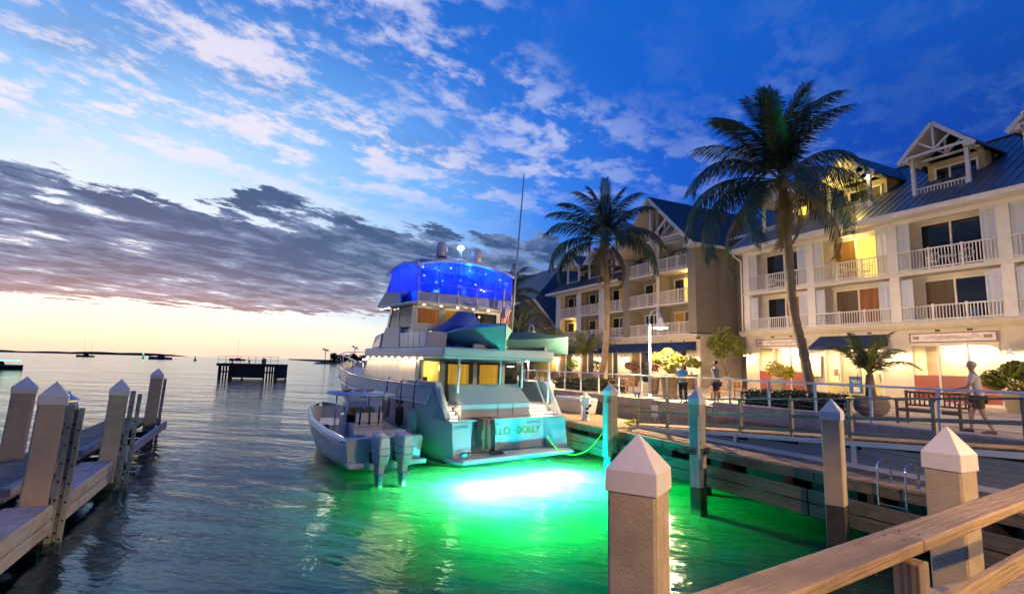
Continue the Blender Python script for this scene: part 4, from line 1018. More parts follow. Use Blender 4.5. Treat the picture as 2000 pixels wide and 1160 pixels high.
# ground floor under the block and the wing
gsegs = [(51.3, 50.3), (47.6, 45.95), (43.6, 41.55), (39.7, 37.9), (35.3, 33.3), (31.0, 29.62)]
for a, b in gsegs: courses(mb_, VM - .10, a, b, PZ, 4.95, CREAM)
part('fascia_wall', B(VM - .10, VM + .3, 29.62, 51.3, 4.95, 5.80), CREAM, mb_)
courses_side = part('side_base', B(VM + .3, 40, 29.62, 29.9, PZ, 5.98), CREAM, mb_)
for k in range(8):
    part('stone_course', B(VM - .06, 34.6, 29.57, 29.62, PZ + k * .46 + .008, PZ + (k + 1) * .46 - .008), CREAM, mb_)
for a, b, n_ in ((50.3, 47.6, 2), (45.95, 43.6, 2), (41.55, 39.7, 2), (37.9, 35.3, 2), (33.3, 31.0, 2)):
    slider(mb_, VM + .05, a, b, PZ + .02, 4.95, [CURT, DARKG] if n_ == 2 else [DARKG], fr=.13, name='french_door')
part('interior_back', B(32.0, 32.1, 29.9, 51, PZ, 5), ROOMD, mb_)
awl = [(51.56, 46.9, 'navy awning at the far end, first from the yacht'), (46.7, 43.4, 'navy awning behind the small palm, second from the yacht'), (43.2, 38.55, 'navy awning crossed by the palm trunk'), (38.45, 34.3, 'navy awning left of the lamp post'), (34.1, 29.95, 'navy awning nearest the tan corner wall')]
for a, b, lab in awl: awning(lab, a, b, VM - .1, 29.15, 4.85, 5.62)
for uu, lab in ((50.8, 'gooseneck wall lamp by the yellow end wall'), (46.6, 'gooseneck wall lamp left of the small palm'), (42.5, 'gooseneck wall lamp right of the small palm, behind the palm trunk'), (38.7, 'gooseneck wall lamp midway along the awnings'), (34.3, 'gooseneck wall lamp directly behind the tall lamp post'), (30.25, 'gooseneck wall lamp by the corner of the tan building')):
    wall_lamp(VM - .1, uu, 4.25, lab, 260)
for uu in (49.5, 48, 45.5, 44, 41.5, 40, 37, 35.6, 32.6, 31.2): part('air_vent', B(VM - .12, VM - .09, uu - .10, uu + .10, 5.66, 5.74), BLACK, mb_)
# big gable roof
ZG, EG = 18.2, 13.25; uc = 34.4; hw = 5.0
for s in (-1, 1):
    groof = part('gable_roof', MB().slab([(VM - .9, uc, ZG), (VM - .9, uc + s * hw, EG), (43.2, uc + s * hw, EG), (43.2, uc, ZG)], .1), ROOF, mb_)
    part('roof_soffit', MB().slab([(VM - .85, uc, ZG - .17), (VM - .85, uc + s * hw, EG - .17), (VM + 2.1, uc + s * hw, EG - .17), (VM + 2.1, uc, ZG - .17)], .04), CREAM, mb_)
    part('barge_board', MB().beam((VM - .92, uc, ZG - .18), (VM - .92, uc + s * hw, EG - .14), .06, .28), WHITE, mb_)
    part('eave_return', MB().box(VM - .88, VM + .1, uc + s * (hw - .45) - .45, uc + s * (hw - .45) + .45, EG - .28, EG - .0), WHITE, mb_)
    ln = math.hypot(hw, ZG - EG); a_ = math.atan2(ZG - EG, hw)
    sm_ = None
    for k in range(33):
        c = (VM - .7 + k * .42, uc + s * hw / 2, (ZG + EG) / 2 + .02)
        if sm_ is None:
            sm_ = part('roof_seam', B(-.012, .012, -ln / 2, ln / 2, -.02, .025), ROOF, groof); sm_.location = Vector(c) - Vector(groof['_b']); sm_.rotation_euler = (-s * a_, 0, 0)
        else: inst(sm_, groof, c, rot=(-s * a_, 0, 0))
part('side_fascia', B(VM - .9, 43.2, 29.34, 29.42, EG - .26, EG - .02), WHITE, mb_)
part('inner_gable', MB().prism([(30.6, 13.3), (38.2, 13.3), (34.4, 17.3)], 0, VM + 1.9, VM + 2.05), CREAM, mb_)
gt = part('truss', MB().beam((VM - .6, 30.5, 14.25), (VM - .6, 38.3, 14.25), .14, .18).beam((VM - .6, uc, 11.7), (VM - .6, uc, 17.7), .2, .2, (1, 0, 0)), WHITE, mb_)
for s in (-1, 1):
    part('strut', MB().beam((VM - .6, uc, 14.45), (VM - .6, uc + s * 2.2, 15.95), .14, .18), WHITE, gt)
    for vv in (VM + .2, VM + 1.0):
        part('strut', MB().beam((vv, uc, 14.45), (vv, uc + s * 2.2, 15.95), .12, .15), WHITE, gt)
for vv in (VM + .2, VM + 1.0):
    part('truss', MB().beam((vv, 30.8, 14.25), (vv, 38.0, 14.25), .12, .15).beam((vv, uc, 14.3), (vv, uc, 17.6), .14, .14, (1, 0, 0)), WHITE, mb_)
# ---- link building between them
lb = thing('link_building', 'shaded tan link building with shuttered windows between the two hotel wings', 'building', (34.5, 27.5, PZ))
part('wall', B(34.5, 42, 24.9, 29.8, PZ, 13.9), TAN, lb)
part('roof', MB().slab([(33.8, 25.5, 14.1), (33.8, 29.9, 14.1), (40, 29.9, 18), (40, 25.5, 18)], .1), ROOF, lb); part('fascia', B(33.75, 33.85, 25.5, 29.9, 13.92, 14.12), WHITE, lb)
for z_, kk in ((12.55, 'WW'), (9.9, 'DD'), (6.9, 'DD')):
    slider(lb, 34.46, 28.3, 26.2, z_, z_ + 1.15, [MM[k] for k in kk], fr=.09)
    for a in (29.1, 26.1):
        part('shutter', B(34.40, 34.46, a - .62, a - .04, z_ - .05, z_ + 1.2), SHUT, lb)
part('belt_course', B(34.46, 34.5, 24.9, 29.8, 8.55, 8.60), TAN, lb)
awning('small black awning in the shaded gap between the hotel wings', 28.6, 26.2, 34.4, 33.4, 4.6, 5.4)
# ---- far building behind the yacht
fb = thing('far_building', 'distant tan building with a steep blue metal roof beyond the yacht', 'building', (33, 60, PZ))
part('front_wall', B(30.5, 30.8, 56.4, 74, PZ, 11.4), TAN, fb)
part('end_wall', MB().prism([(30.5, PZ), (30.5, 11.4), (31.6, 8.7), (42, 8.6), (42, PZ)] and [(30.5, PZ), (33.2, PZ), (33.2, 8.2), (30.5, 11.3)], 1, 56.4, 56.6), TAN, fb)
part('end_wall_low', B(33.2, 44, 57.6, 57.8, PZ, 8.4), TAN, fb)
part('roof', MB().add([(30.0, 56.0, 11.5), (30.0, 75, 11.5), (36.5, 75, 17.0), (36.5, 60.5, 17.0), (32.6, 55.6, 8.5), (46, 55.6, 8.5), (44, 60.5, 17.0)],
     [(0, 3, 2, 1), (0, 4, 3), (4, 5, 6, 3)]), ROOF, fb)
part('barge_board', MB().beam((29.98, 55.95, 11.42), (32.6, 55.55, 8.42), .08, .3), WHITE, fb)
part('eave_board', MB().beam((29.95, 55.95, 11.42), (29.95, 75, 11.42), .1, .22), WHITE, fb)
part('downpipe', MB().tube([(32.5, 55.5, 8.4), (32.2, 55.8, 8.1), (30.7, 56.2, 7.8), (30.6, 56.3, PZ)], .06, 6), WHITE, fb)
part('gutter', B(32.6, 46, 55.45, 55.6, 8.3, 8.5), ROOFG, fb)
slider(fb, 30.46, 66, 63.8, 8.0, 9.6, [LIT, DARKG], fr=.1)
wy = thing('garden_wall', 'bright yellow lit wall at the far end of the tan building', 'wall', (30.2, 53.5, PZ))
part('panel', B(30.15, 30.4, 51.6, 56.3, PZ, 4.7), mat('yellow_wall', (.62, .48, .08), .85), wy)

# ---- tall lamp posts
def lamp_post(v, u, label, z=PZ, power=4600, H=4.1, wide=True):
    t_ = thing('lamp_post', label, 'street lamp', (v, u, z), 'white swan neck lamp posts on the promenade')
    part('pole', MB().tube([(v, u, z), (v, u, z + H * .5), (v, u, z + H * .52), (v, u, z + H - .42)], [.065, .065, .045, .045], 10), ALU, t_)
    pts = [(v, u - .38 + .38 * math.cos(a), z + H - .42 + .42 * math.sin(a)) for a in [math.pi * k / 12 for k in range(13)]]
    part('neck', MB().tube(pts, .04, 8), ALU, t_)
    hu = u - .76; hz = z + H - .42
    part('cap', MB().lathe([(.05, .02), (.10, -.05), (.11, -.18), (.14, -.20)], (v, hu, hz), 16), SHADE, t_)
    part('lamp_shade', MB().lathe([(.13, -.20), (.16, -.26), (.27, -.38), (.33, -.45), (.32, -.46), (.26, -.40), (.12, -.27)], (v, hu, hz), 18), SHADE, t_)
    part('bulb', MB().ball((v, hu, hz - .40), (.12, .12, .10), 10, 6), BULB, t_)
    part('base_plate', MB().lathe([(.14, 0), (.14, .03), (.08, .06), (.08, .2)], (v, u, z), 12), ALU, t_)
    if wide: lamp_light('lamp_glow', 'POINT', (v, hu, hz - .56), (1.0, .67, .34), power, t_, .10)
    else: lamp_light('lamp_glow', 'SPOT', (v, hu, hz - .50), (1.0, .58, .24), power, t_, .10, spot=R(150), blend=.12)
lamp_post(16.55, 19.35, 'tall white lamp post on the promenade right of the bench, lamp lit')
lamp_post(16.7, 31.9, 'farther white lamp post showing just above the yacht canvas')
lamp_post(2.0, -4.4, 'white lamp post on the landing behind the viewpoint', z=1.86, power=7000, H=6.0, wide=False)
lamp_post(16.5, -1.6, 'white lamp post on the promenade beyond the right edge of the view', power=6000, H=4.6)
struct('near_landing', B(-3.5, 15.4, -20, -4.2, 1.5, 1.86), PAVE)

# ------------------------------------------------------------------ motor yacht (boat frame: x starboard, y forward)
YA = R(37); YFr = frame(YA, (.50, 19.2))
ya = thing('motor_yacht', 'large white motor yacht with a blue lit flybridge and teal lit stern', 'yacht', (0, 8, 0), angle=YA, fr=YFr)
st = [(.55, 2.62, 1.55, 2.50, .30), (1.0, 2.64, 1.56, 2.52, .15), (1.45, 2.66, 1.9, 2.54, .0), (1.95, 2.70, 2.72, 2.55, -.2), (2.2, 2.71, 2.80, 2.56, -.3), (4, 2.74, 2.82, 2.56, -.5), (7, 2.76, 2.86, 2.48, -.6), (10, 2.74, 3.0, 2.2, -.6),
      (12.0, 2.54, 3.22, 1.55, -.55), (13.6, 2.10, 3.34, .95, -.45), (14.9, 1.48, 3.42, .45, -.3), (15.9, .70, 3.50, .10, .2), (16.5, .04, 3.56, .02, 1.4)]
rows = []
for a, bs, zs, bw, zk in st:
    half = [(bs, zs), (bs - .02, zs * .8 + .1), ((bs * .75 + bw * .25), zs * .45 + .2), (bw, max(zk + .1, .10)), (bw * .55, zk), (0, zk - .1)]
    rows.append([(-x, a, z) for x, z in half] + [(x, a, z) for x, z in reversed(half[:-1])])
hull = part('hull', MB().grid(rows), HULL, ya)
part('antifouling', MB().grid([[(p[0] * 1.004, p[1], min(p[2], .16) if i_ not in (0,) else min(p[2], .16)) for i_, p in enumerate(r_)] for r_ in rows[1:]]), BOOT, ya)
for s in (-1, 1):
    part('rub_rail', MB().tube([(s * (bs + .03), a, zs - .72 if a > 2 else zs - .25) for a, bs, zs, bw, zk in st[3:]], .045, 6), ALU, hull)
    part('boot_stripe', MB().tube([(s * (bs + .015), a, zs - .08) for a, bs, zs, bw, zk in st[4:]], .03, 6), HULL, hull)
    for a in (4.3, 4.75, 8.2, 8.65):
        part('porthole', MB().ball((s * 2.70, a, 2.05), (.05, .12, .16), 10, 6), DARKG, hull)
# stern: recessed transom between two quarter boxes, swim platform
part('swim_platform', MB().prism([(-2.45, 0), (2.45, 0), (2.62, .25), (2.62, 1.05), (-2.62, 1.05), (-2.62, .25)], 2, .24, .40), HULL, ya, bevel=.03)
part('platform_edge', MB().prism([(-2.5, -.06), (2.5, -.06), (2.68, .22), (2.68, .6), (-2.68, .6), (-2.68, .22)], 2, .29, .355), ALU, ya, bevel=.02)
part('transom', MB().hexa([(-1.75, 1.05, .40), (1.95, 1.05, .40), (1.95, 1.2, .40), (-1.75, 1.2, .40), (-1.75, .92, 1.56), (1.75, .92, 1.56), (1.75, 1.2, 1.56), (-1.75, 1.2, 1.56)]), HULL, ya, bevel=.02)
for s, xi, xt in ((-1, 1.75, 1.6), (1, 1.95, 1.7)):
    part('quarter_box', MB().hexa([(s * xi, 1.2, .40), (s * (xi + .12), .50, .40), (s * 2.60, .42, .40), (s * 2.60, 1.2, .40), (s * xt, 1.2, 1.55), (s * (xt + .1), .72, 1.55), (s * 2.62, .62, 1.55), (s * 2.62, 1.2, 1.55)]), HULL, ya, bevel=.03)
part('transom_cap', B(-2.64, 2.64, .66, 1.5, 1.56, 1.61), HULL, ya, bevel=.015)
for x0, x1 in ((-.28, .78),): part('transom_door', B(x0, x1, .975, 1.02, .62, 1.50), HULL, ya, bevel=.006)
for x0, x1 in ((-1.5, -.42), (.95, 1.62), (-2.5, -1.95)):
    part('vent_recess', B(x0, x1, .90 if x0 > -1.9 else .60, 1.0, 1.34, 1.42), HULLB, ya, bevel=.01)
# lettering
def text3d(name, s, size, loc, rot, mt, parent, ext=.006, shear=0):
    c = bpy.data.curves.new(name, 'FONT'); c.body = s; c.size = size; c.extrude = ext; c.align_x = 'CENTER'; c.align_y = 'CENTER'; c.shear = shear
    c.materials.append(mt); o_ = bpy.data.objects.new(name, c); COL.objects.link(o_); bpy.context.view_layer.update()
    me = bpy.data.meshes.new_from_object(o_.evaluated_get(bpy.context.evaluated_depsgraph_get())); me.name = name; bpy.data.objects.remove(o_)
    o = bpy.data.objects.new(name, me); COL.objects.link(o); o.parent = parent
    o.location = Vector(loc) - Vector(parent['_b']); o.rotation_euler = rot; o['_b'] = list(loc); return o
GOLD = mat('gold_leaf', (.42, .34, .01), .5, metal=.0, var=.1)
text3d('boat_name', 'HELLO', .37, (-.42, .925, 1.10), (R(96), 0, 0), GOLD, ya); text3d('boat_name', 'DOLLY', .37, (1.02, .925, 1.10), (R(96), 0, 0), GOLD, ya)
text3d('home_port', 'KEY WEST', .14, (.25, .985, .72), (R(96), 0, 0), BLACK, ya)
# cockpit
part('cockpit_floor', B(-2.6, 2.6, 1.5, 4.0, 1.98, 2.05), DECKM, ya)
part('stair_well_floor', B(-2.62, 2.62, 1.15, 1.6, 1.60, 1.64), DECKM, ya)
lk = part('aft_locker', MB().hexa([(-1.95, 1.10, 1.62), (1.22, 1.10, 1.62), (1.22, 2.1, 1.62), (-1.95, 2.1, 1.62), (-1.95, 1.08, 2.12), (1.22, 1.08, 2.12), (1.22, 2.1, 2.12), (-1.95, 2.1, 2.12)]), HULL, ya, bevel=.05)
part('locker_top', MB().hexa([(-1.95, 1.08, 2.125), (1.22, 1.08, 2.125), (1.22, 2.0, 2.125), (-1.95, 2.0, 2.125), (-2.0, 1.62, 2.80), (1.0, 1.62, 2.80), (1.0, 2.0, 2.80), (-2.0, 2.0, 2.80)]), HULLB, ya, bevel=.05)
for x in (-.35, .35): part('locker_seam', B(x, x + .012, 1.07, 1.09, 1.66, 2.10), BLACK, lk)
for k in range(4):
    zz = 1.62 + k * .115
    for x0, x1 in ((-2.56, -2.0), (1.28, 2.5)):
        part('stair_tread', B(x0, x1, 1.18 + k * .22, 1.42 + k * .22, zz, zz + .11), DECKM, ya, bevel=.01)
for x0, x1 in ((-2.5, -2.04), (1.34, 2.44)):
    for k in range(3): part('step_light', B(x0, x1, 1.165 + k * .22 + .01, 1.172 + k * .22 + .004, 1.66 + k * .115, 1.70 + k * .115), DLIGHT, ya)
    lamp_light('step_glow', 'POINT', ((x0 + x1) / 2, 1.0, 2.15), (1, .80, .50), 9, ya, .10)
# bulwark wings beside the stairs
for s in (-1, 1):
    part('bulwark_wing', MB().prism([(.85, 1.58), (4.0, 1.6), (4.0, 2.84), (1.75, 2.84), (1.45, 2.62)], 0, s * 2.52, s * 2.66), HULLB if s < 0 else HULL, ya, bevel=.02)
    part('bulwark_cap', MB().beam((s * 2.58, 1.7, 2.86), (s * 2.58, 4.2, 2.86), .26, .06).beam((s * 2.58, 1.7, 2.85), (s * 2.58, .9, 1.66), .24, .05), HULL, ya, bevel=.015)
part('gate_post', MB().tube([(2.3, 1.2, 1.6), (2.15, 1.9, 2.9)], .05, 8), ALU, ya)
# saloon bulkhead
SA = 3.35
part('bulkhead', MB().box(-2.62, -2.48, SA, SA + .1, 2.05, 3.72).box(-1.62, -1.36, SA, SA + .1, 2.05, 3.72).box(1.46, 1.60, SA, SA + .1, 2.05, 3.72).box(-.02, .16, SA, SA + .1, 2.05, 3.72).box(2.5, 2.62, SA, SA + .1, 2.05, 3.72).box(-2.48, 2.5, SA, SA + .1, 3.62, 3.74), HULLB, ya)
part('open_saloon', B(-2.48, -1.62, SA + 1.6, SA + 1.65, 2.05, 3.62), SALON, ya)
part('saloon_side', MB().box(-2.50, -2.46, SA + .1, SA + 1.6, 2.05, 3.7).box(-1.62, -1.58, SA + .1, SA + 1.6, 2.05, 3.7).box(-2.48, -1.6, SA + .1, SA + 1.6, 2.03, 2.05), SHOPW, ya)
lamp_light('saloon_glow', 'POINT', (-2.05, SA + .8, 3.35), (1, .68, .12), 26, ya, .1)
part('saloon_table', MB().box(-2.3, -1.75, SA + .6, SA + 1.1, 2.62, 2.67).box(-2.06, -2.0, SA + .8, SA + .9, 2.05, 2.62), TEAK, ya)
part('saloon_chair', MB().box(-2.25, -1.95, SA + .35, SA + .4, 2.5, 3.0).box(-2.25, -1.95, SA + .35, SA + .65, 2.45, 2.52), BLACK, ya)
for x0, x1 in ((-1.36, -.02), (.16, 1.46)):
    d_ = part('saloon_door', MB().box(x0, x1, SA + .02, SA + .08, 2.05, 2.72).box(x0, x0 + .16, SA + .02, SA + .08, 2.72, 3.62).box(x1 - .16, x1, SA + .02, SA + .08, 2.72, 3.62).box(x0 + .16, x1 - .16, SA + .02, SA + .08, 3.52, 3.62), BLACK, ya)
    part('lit_blind', B(x0 + .16, x1 - .16, SA + .09, SA + .10, 2.72, 3.52), SALOND, d_)
    part('pane', B(x0 + .16, x1 - .16, SA + .04, SA + .045, 2.72, 3.52), SHOPG, d_)
part('side_window', B(1.60, 2.5, SA + .03, SA + .06, 2.55, 3.55), DARKG, ya); part('side_panel', B(1.60, 2.5, SA + .02, SA + .08, 2.05, 2.55), HULL, ya)
part('galley_light', B(1.75, 2.1, SA + .02, SA + .028, 3.45, 3.49), DLIGHT, ya)
part('cockpit_ceiling', B(-2.6, 2.6, 1.2, SA, 3.72, 3.75), HULL, ya)
for x, y, zb in ((-1.95, 1.35, 2.5), (.02, 1.5, 2.75), (1.08, 1.5, 2.65), (2.30, 1.30, 1.75)):
    part('overhang_pole', MB().tube([(x, y, zb), (x, y - .03, 3.75)], .045, 8), ALU, ya)
# side deck house
hs_ = [(-1, -2.36), (1, 2.36)]
for s, x in hs_:
    part('house_side', MB().prism([(SA, 2.1), (9.6, 2.3), (8.7, 3.74), (SA + .05, 3.74)], 0, x - .05, x + .05), HULL, ya)
    for k in range(7):
        part('panel_seam', B(x + s * .05 - .004, x + s * .05 + .004, SA + .7 + k * .72, SA + .72 + k * .72, 2.95, 3.66), HULLB, ya)
    part('side_deck', B(min(x, s * 2.72), max(x, s * 2.72), SA, 10, 2.5, 2.56), DECKM, ya)
    for k in range(9):
        part('side_light', B(s * 2.60 - .05, s * 2.60 + .05, 3.0 + k * .66, 3.14 + k * .66, 3.69, 3.715), DLIGHT, ya)
    lamp_light('side_glow', 'AREA', (s * 2.60, 6.2, 3.66), (1, .70, .36), 48, ya, .12, size_y=6)
part('house_front', MB().hexa([(-2.36, 8.6, 2.3), (2.36, 8.6, 2.3), (1.9, 11.2, 2.6), (-1.9, 11.2, 2.6), (-2.36, 8.5, 3.74), (2.36, 8.5, 3.74), (1.8, 9.8, 3.74), (-1.8, 9.8, 3.74)]), HULL, ya, bevel=.05)
part('fore_deck', MB().add([(-2.7, 9.8, 2.86), (2.7, 9.8, 2.86), (2.42, 12.0, 2.92), (1.95, 13.6, 3.0), (1.35, 14.9, 3.08), (0, 16.3, 3.2), (-1.35, 14.9, 3.08), (-1.95, 13.6, 3.0), (-2.42, 12.0, 2.92)], [tuple(range(9))]), DECKM, ya)
lamp_light('bow_glow', 'AREA', (-2.9, 12.2, 3.9), (1, .80, .55), 30, ya, .5, rot=(R(0), R(35), 0))
part('bow_light', B(-2.2, -2.0, 9.9, 10.0, 3.6, 3.66), DLIGHT, ya)
for s in (-1, 1):
    pts = [(s * 2.70, 8.6, 3.45), (s * 2.68, 10, 3.62), (s * 2.48, 12.0, 3.80), (s * 2.04, 13.6, 3.92), (s * 1.42, 14.9, 4.0), (s * .66, 15.9, 4.06), (0, 16.5, 4.08)]
    part('bow_rail', MB().tube(pts, .022, 6), CHROME, ya)
    for p in pts[:-1]: part('stanchion', MB().tube([(p[0], p[1], p[2] - .64), p], .016, 5), CHROME, ya)
# boat deck with overhang
part('boat_deck', MB().prism([(-2.72, 1.12), (2.45, 1.12), (2.72, 1.6), (2.72, 8.4), (1.9, 9.6), (-1.9, 9.6), (-2.72, 8.4)], 2, 3.76, 4.14), HULL, ya, bevel=.07)
part('deck_edge_line', MB().prism([(-2.735, 1.105), (2.465, 1.105), (2.735, 1.6), (2.735, 8.0), (-2.735, 8.0)], 2, 3.80, 3.83), HULLB, ya)
# structures on the boat deck
wb = part('deck_locker', MB().hexa([(-2.42, 3.1, 4.15), (-1.5, 3.1, 4.15), (-1.5, 5.4, 4.15), (-2.42, 5.4, 4.15), (-2.42, 3.0, 4.78), (-1.5, 3.0, 4.78), (-1.5, 5.45, 4.78), (-2.42, 5.45, 4.78)]), HULL, ya, bevel=.04)
for k in range(3): part('locker_seam', B(-2.432, -2.42, 3.6 + k * .5, 3.615 + k * .5, 4.2, 4.74), HULLB, wb)
part('cowl', MB().hexa([(-2.5, 7.3, 4.14), (2.5, 7.3, 4.14), (2.2, 9.0, 4.14), (-2.2, 9.0, 4.14), (-2.5, 7.1, 4.84), (2.5, 7.1, 4.84), (2.1, 8.8, 4.76), (-2.1, 8.8, 4.76)]), HULLB, ya, bevel=.08)
part('raked_wing', MB().prism([(5.4, 4.14), (7.6, 4.14), (6.9, 5.05), (5.45, 5.05)], 0, -2.44, -2.3), HULLB, ya, bevel=.03)
part('raked_wing', MB().prism([(5.4, 4.14), (7.6, 4.14), (6.9, 5.05), (5.45, 5.05)], 0, 2.3, 2.44), HULLB, ya, bevel=.03)
lamp_light('deck_glow', 'POINT', (-3.1, 4.2, 5.0), (1, .8, .5), 7, ya, .1)
# helm house
HA = 4.65
part('helm_house', MB().box(-2.18, -2.02, HA, HA + .1, 4.14, 5.9).box(-1.0, -.72, HA, HA + .1, 4.14, 5.9).box(.55, .8, HA, HA + .1, 4.14, 5.9).box(2.02, 2.18, HA, HA + .1, 4.14, 5.9).box(-2.02, 2.02, HA, HA + .1, 4.14, 5.2).box(-2.02, 2.02, HA, HA + .1, 5.82, 5.92), HULL, ya)
for x0, x1, m_ in ((-2.02, -1.0, ORNG), (-.72, .55, LITD), (.8, 2.02, DARKG)): part('helm_window', B(x0, x1, HA + .04, HA + .06, 5.2, 5.82), m_, ya)
for s in (-1, 1):
    x = s * 2.18
    part('side_frame', MB().prism([(HA, 4.14), (7.4, 4.14), (7.3, 4.95), (HA, 4.95)], 0, x - .04, x + .04).prism([(HA, 4.95), (HA + .16, 4.95), (HA + .16, 5.9), (HA, 5.9)], 0, x - .04, x + .04).prism([(6.1, 4.95), (6.22, 4.95), (6.12, 5.9), (6.0, 5.9)], 0, x - .04, x + .04).prism([(7.1, 4.95), (7.3, 4.95), (6.95, 5.9), (6.75, 5.9)], 0, x - .04, x + .04), HULL, ya)
    part('side_glass', MB().prism([(HA + .16, 4.95), (7.12, 4.95), (6.8, 5.9), (HA + .16, 5.9)], 0, x - .012, x + .012), DARKG, ya)
part('windscreen', MB().hexa([(-2.14, 7.3, 4.9), (2.14, 7.3, 4.9), (2.14, 7.36, 4.9), (-2.14, 7.36, 4.9), (-2.14, 6.8, 5.9), (2.14, 6.8, 5.9), (2.14, 6.86, 5.9), (-2.14, 6.86, 5.9)]), DARKG, ya)
lamp_light('helm_glow', 'POINT', (-1.0, HA + 1.0, 5.6), (1, .65, .2), 6, ya, .1)
# fly deck
part('fly_deck', MB().prism([(-2.45, 3.9), (2.45, 3.9), (2.5, 7.2), (2.0, 8.2), (-2.0, 8.2), (-2.5, 7.2)], 2, 5.92, 6.05), HULL, ya, bevel=.05)
for k in range(6):
    x = -2.0 + k * .8
    part('soffit_light', MB().lathe([(.05, 0), (.05, .015)], (x, 4.15, 5.90), 10), DLIGHT, ya)
for x in (-1.5, .0, 1.5): lamp_light('soffit_glow', 'POINT', (x, 4.05, 5.72), (1, .85, .45), 2.6, ya, .05)
for k in range(3): part('side_soffit_light', B(-2.46, -2.38, 6.6 + k * .4, 6.75 + k * .4, 5.905, 5.915), DLIGHT, ya)
part('fly_coaming', MB().prism([(5.6, 6.05), (8.0, 6.05), (7.1, 6.65), (5.6, 6.5)], 0, -2.44, -2.36).prism([(5.6, 6.05), (8.0, 6.05), (7.1, 6.65), (5.6, 6.5)], 0, 2.36, 2.44).hexa([(-2.4, 7.95, 6.05), (2.4, 7.95, 6.05), (2.3, 8.05, 6.05), (-2.3, 8.05, 6.05), (-2.35, 7.05, 6.65), (2.35, 7.05, 6.65), (2.3, 7.1, 6.65), (-2.3, 7.1, 6.65)]), HULLB, ya)
# enclosure of clear vinyl
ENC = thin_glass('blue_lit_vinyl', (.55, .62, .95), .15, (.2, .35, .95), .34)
HT = 7.78
part('vinyl_curtain', MB().prism([(4.0, 6.45), (5.6, 6.5), (7.1, 6.65), (6.45, HT - .02), (4.2, HT - .02)], 0, -2.38, -2.365), ENC, ya)
part('vinyl_curtain', MB().prism([(4.0, 6.45), (5.6, 6.5), (7.1, 6.65), (6.45, HT - .02), (4.2, HT - .02)], 0, 2.365, 2.38), ENC, ya)
part('vinyl_curtain', MB().hexa([(-2.35, 7.1, 6.65), (2.35, 7.1, 6.65), (2.35, 7.11, 6.65), (-2.35, 7.11, 6.65), (-2.2, 6.5, HT), (2.2, 6.5, HT), (2.2, 6.51, HT), (-2.2, 6.51, HT)]), ENC, ya)
part('aft_curtain', MB().box(-2.36, 2.36, 3.97, 3.98, 6.45, HT), ENC, ya)
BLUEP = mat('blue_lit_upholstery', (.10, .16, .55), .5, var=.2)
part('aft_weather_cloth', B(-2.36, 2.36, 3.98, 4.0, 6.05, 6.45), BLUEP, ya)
for x in (-2.36, -1.45, -.5, .45, 1.4, 2.36):
    part('frame_tube', MB().tube([(x, 3.96, 6.05), (x, 4.05, HT)], .022, 6), ALU, ya)
for x in (-2.38, 2.38):
    for pr in (((4.0, 6.05), (4.2, HT)), ((5.6, 6.5), (4.9, HT)), ((5.6, 6.5), (6.1, HT)), ((7.1, 6.65), (6.45, HT))):
        part('frame_tube', MB().tube([(x, pr[0][0], pr[0][1]), (x * .97, pr[1][0], pr[1][1])], .024, 6), ALU, ya)
part('fly_rail', MB().tube([(-2.4, 3.92, 6.78), (2.4, 3.92, 6.78)], .02, 6).tube([(-2.4, 3.92, 6.42), (2.4, 3.92, 6.42)], .014, 6), CHROME, ya)
HTM = mat('hard_top_shell', (.40, .48, .70), .35, var=.05, bump=0, coat=.3)
rows = []
for a, zz in ((3.85, 7.80), (4.3, 7.94), (5.2, 8.06), (6.2, 7.98), (6.95, 7.74)):
    rows.append([(x, a, zz + .16 - .075 * x * x / 1.0 * .9) for x in (-2.5, -2.0, -1.2, -.4, .4, 1.2, 2.0, 2.5)])
top_ = MB().grid(rows); low_ = [[(p[0], p[1], p[2] - .10) for p in r_] for r_ in rows]; top_.grid(low_)
ring_ = rows[0] + [r_[-1] for r_ in rows[1:]] + list(reversed(rows[-1][:-1])) + [r_[0] for r_ in reversed(rows[1:-1])]
ring2 = [(p[0], p[1], p[2] - .10) for p in ring_]
top_.grid([ring_, ring2], False, True)
part('hard_top', top_, HTM, ya)
# helm seats, console, lights under the hard top
for k, x in enumerate((-1.15, -.25, .65)):
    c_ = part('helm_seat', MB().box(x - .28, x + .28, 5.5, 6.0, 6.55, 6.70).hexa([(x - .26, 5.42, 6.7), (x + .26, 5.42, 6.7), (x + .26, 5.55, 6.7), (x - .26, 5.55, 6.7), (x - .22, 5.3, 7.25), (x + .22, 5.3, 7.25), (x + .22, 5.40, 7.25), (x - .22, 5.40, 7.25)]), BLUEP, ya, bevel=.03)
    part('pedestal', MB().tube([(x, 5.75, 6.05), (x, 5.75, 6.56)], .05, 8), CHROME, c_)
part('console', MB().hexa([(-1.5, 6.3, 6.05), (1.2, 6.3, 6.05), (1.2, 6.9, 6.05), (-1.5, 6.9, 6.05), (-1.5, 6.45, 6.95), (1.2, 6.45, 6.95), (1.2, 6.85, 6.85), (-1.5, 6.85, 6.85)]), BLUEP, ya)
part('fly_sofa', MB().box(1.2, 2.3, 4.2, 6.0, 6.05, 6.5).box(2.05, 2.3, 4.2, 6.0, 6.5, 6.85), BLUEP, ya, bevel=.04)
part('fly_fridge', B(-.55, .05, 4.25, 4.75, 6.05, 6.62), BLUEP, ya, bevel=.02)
part('plotter_screen', B(-.6, -.1, 6.34, 6.36, 6.72, 6.92), emis('plotter_glow', (.25, .7, 1), 5), ya)
part('red_panel_light', B(.35, .55, 4.24, 4.25, 6.32, 6.37), emis('pink_led', (1, .03, .35), 4), ya)
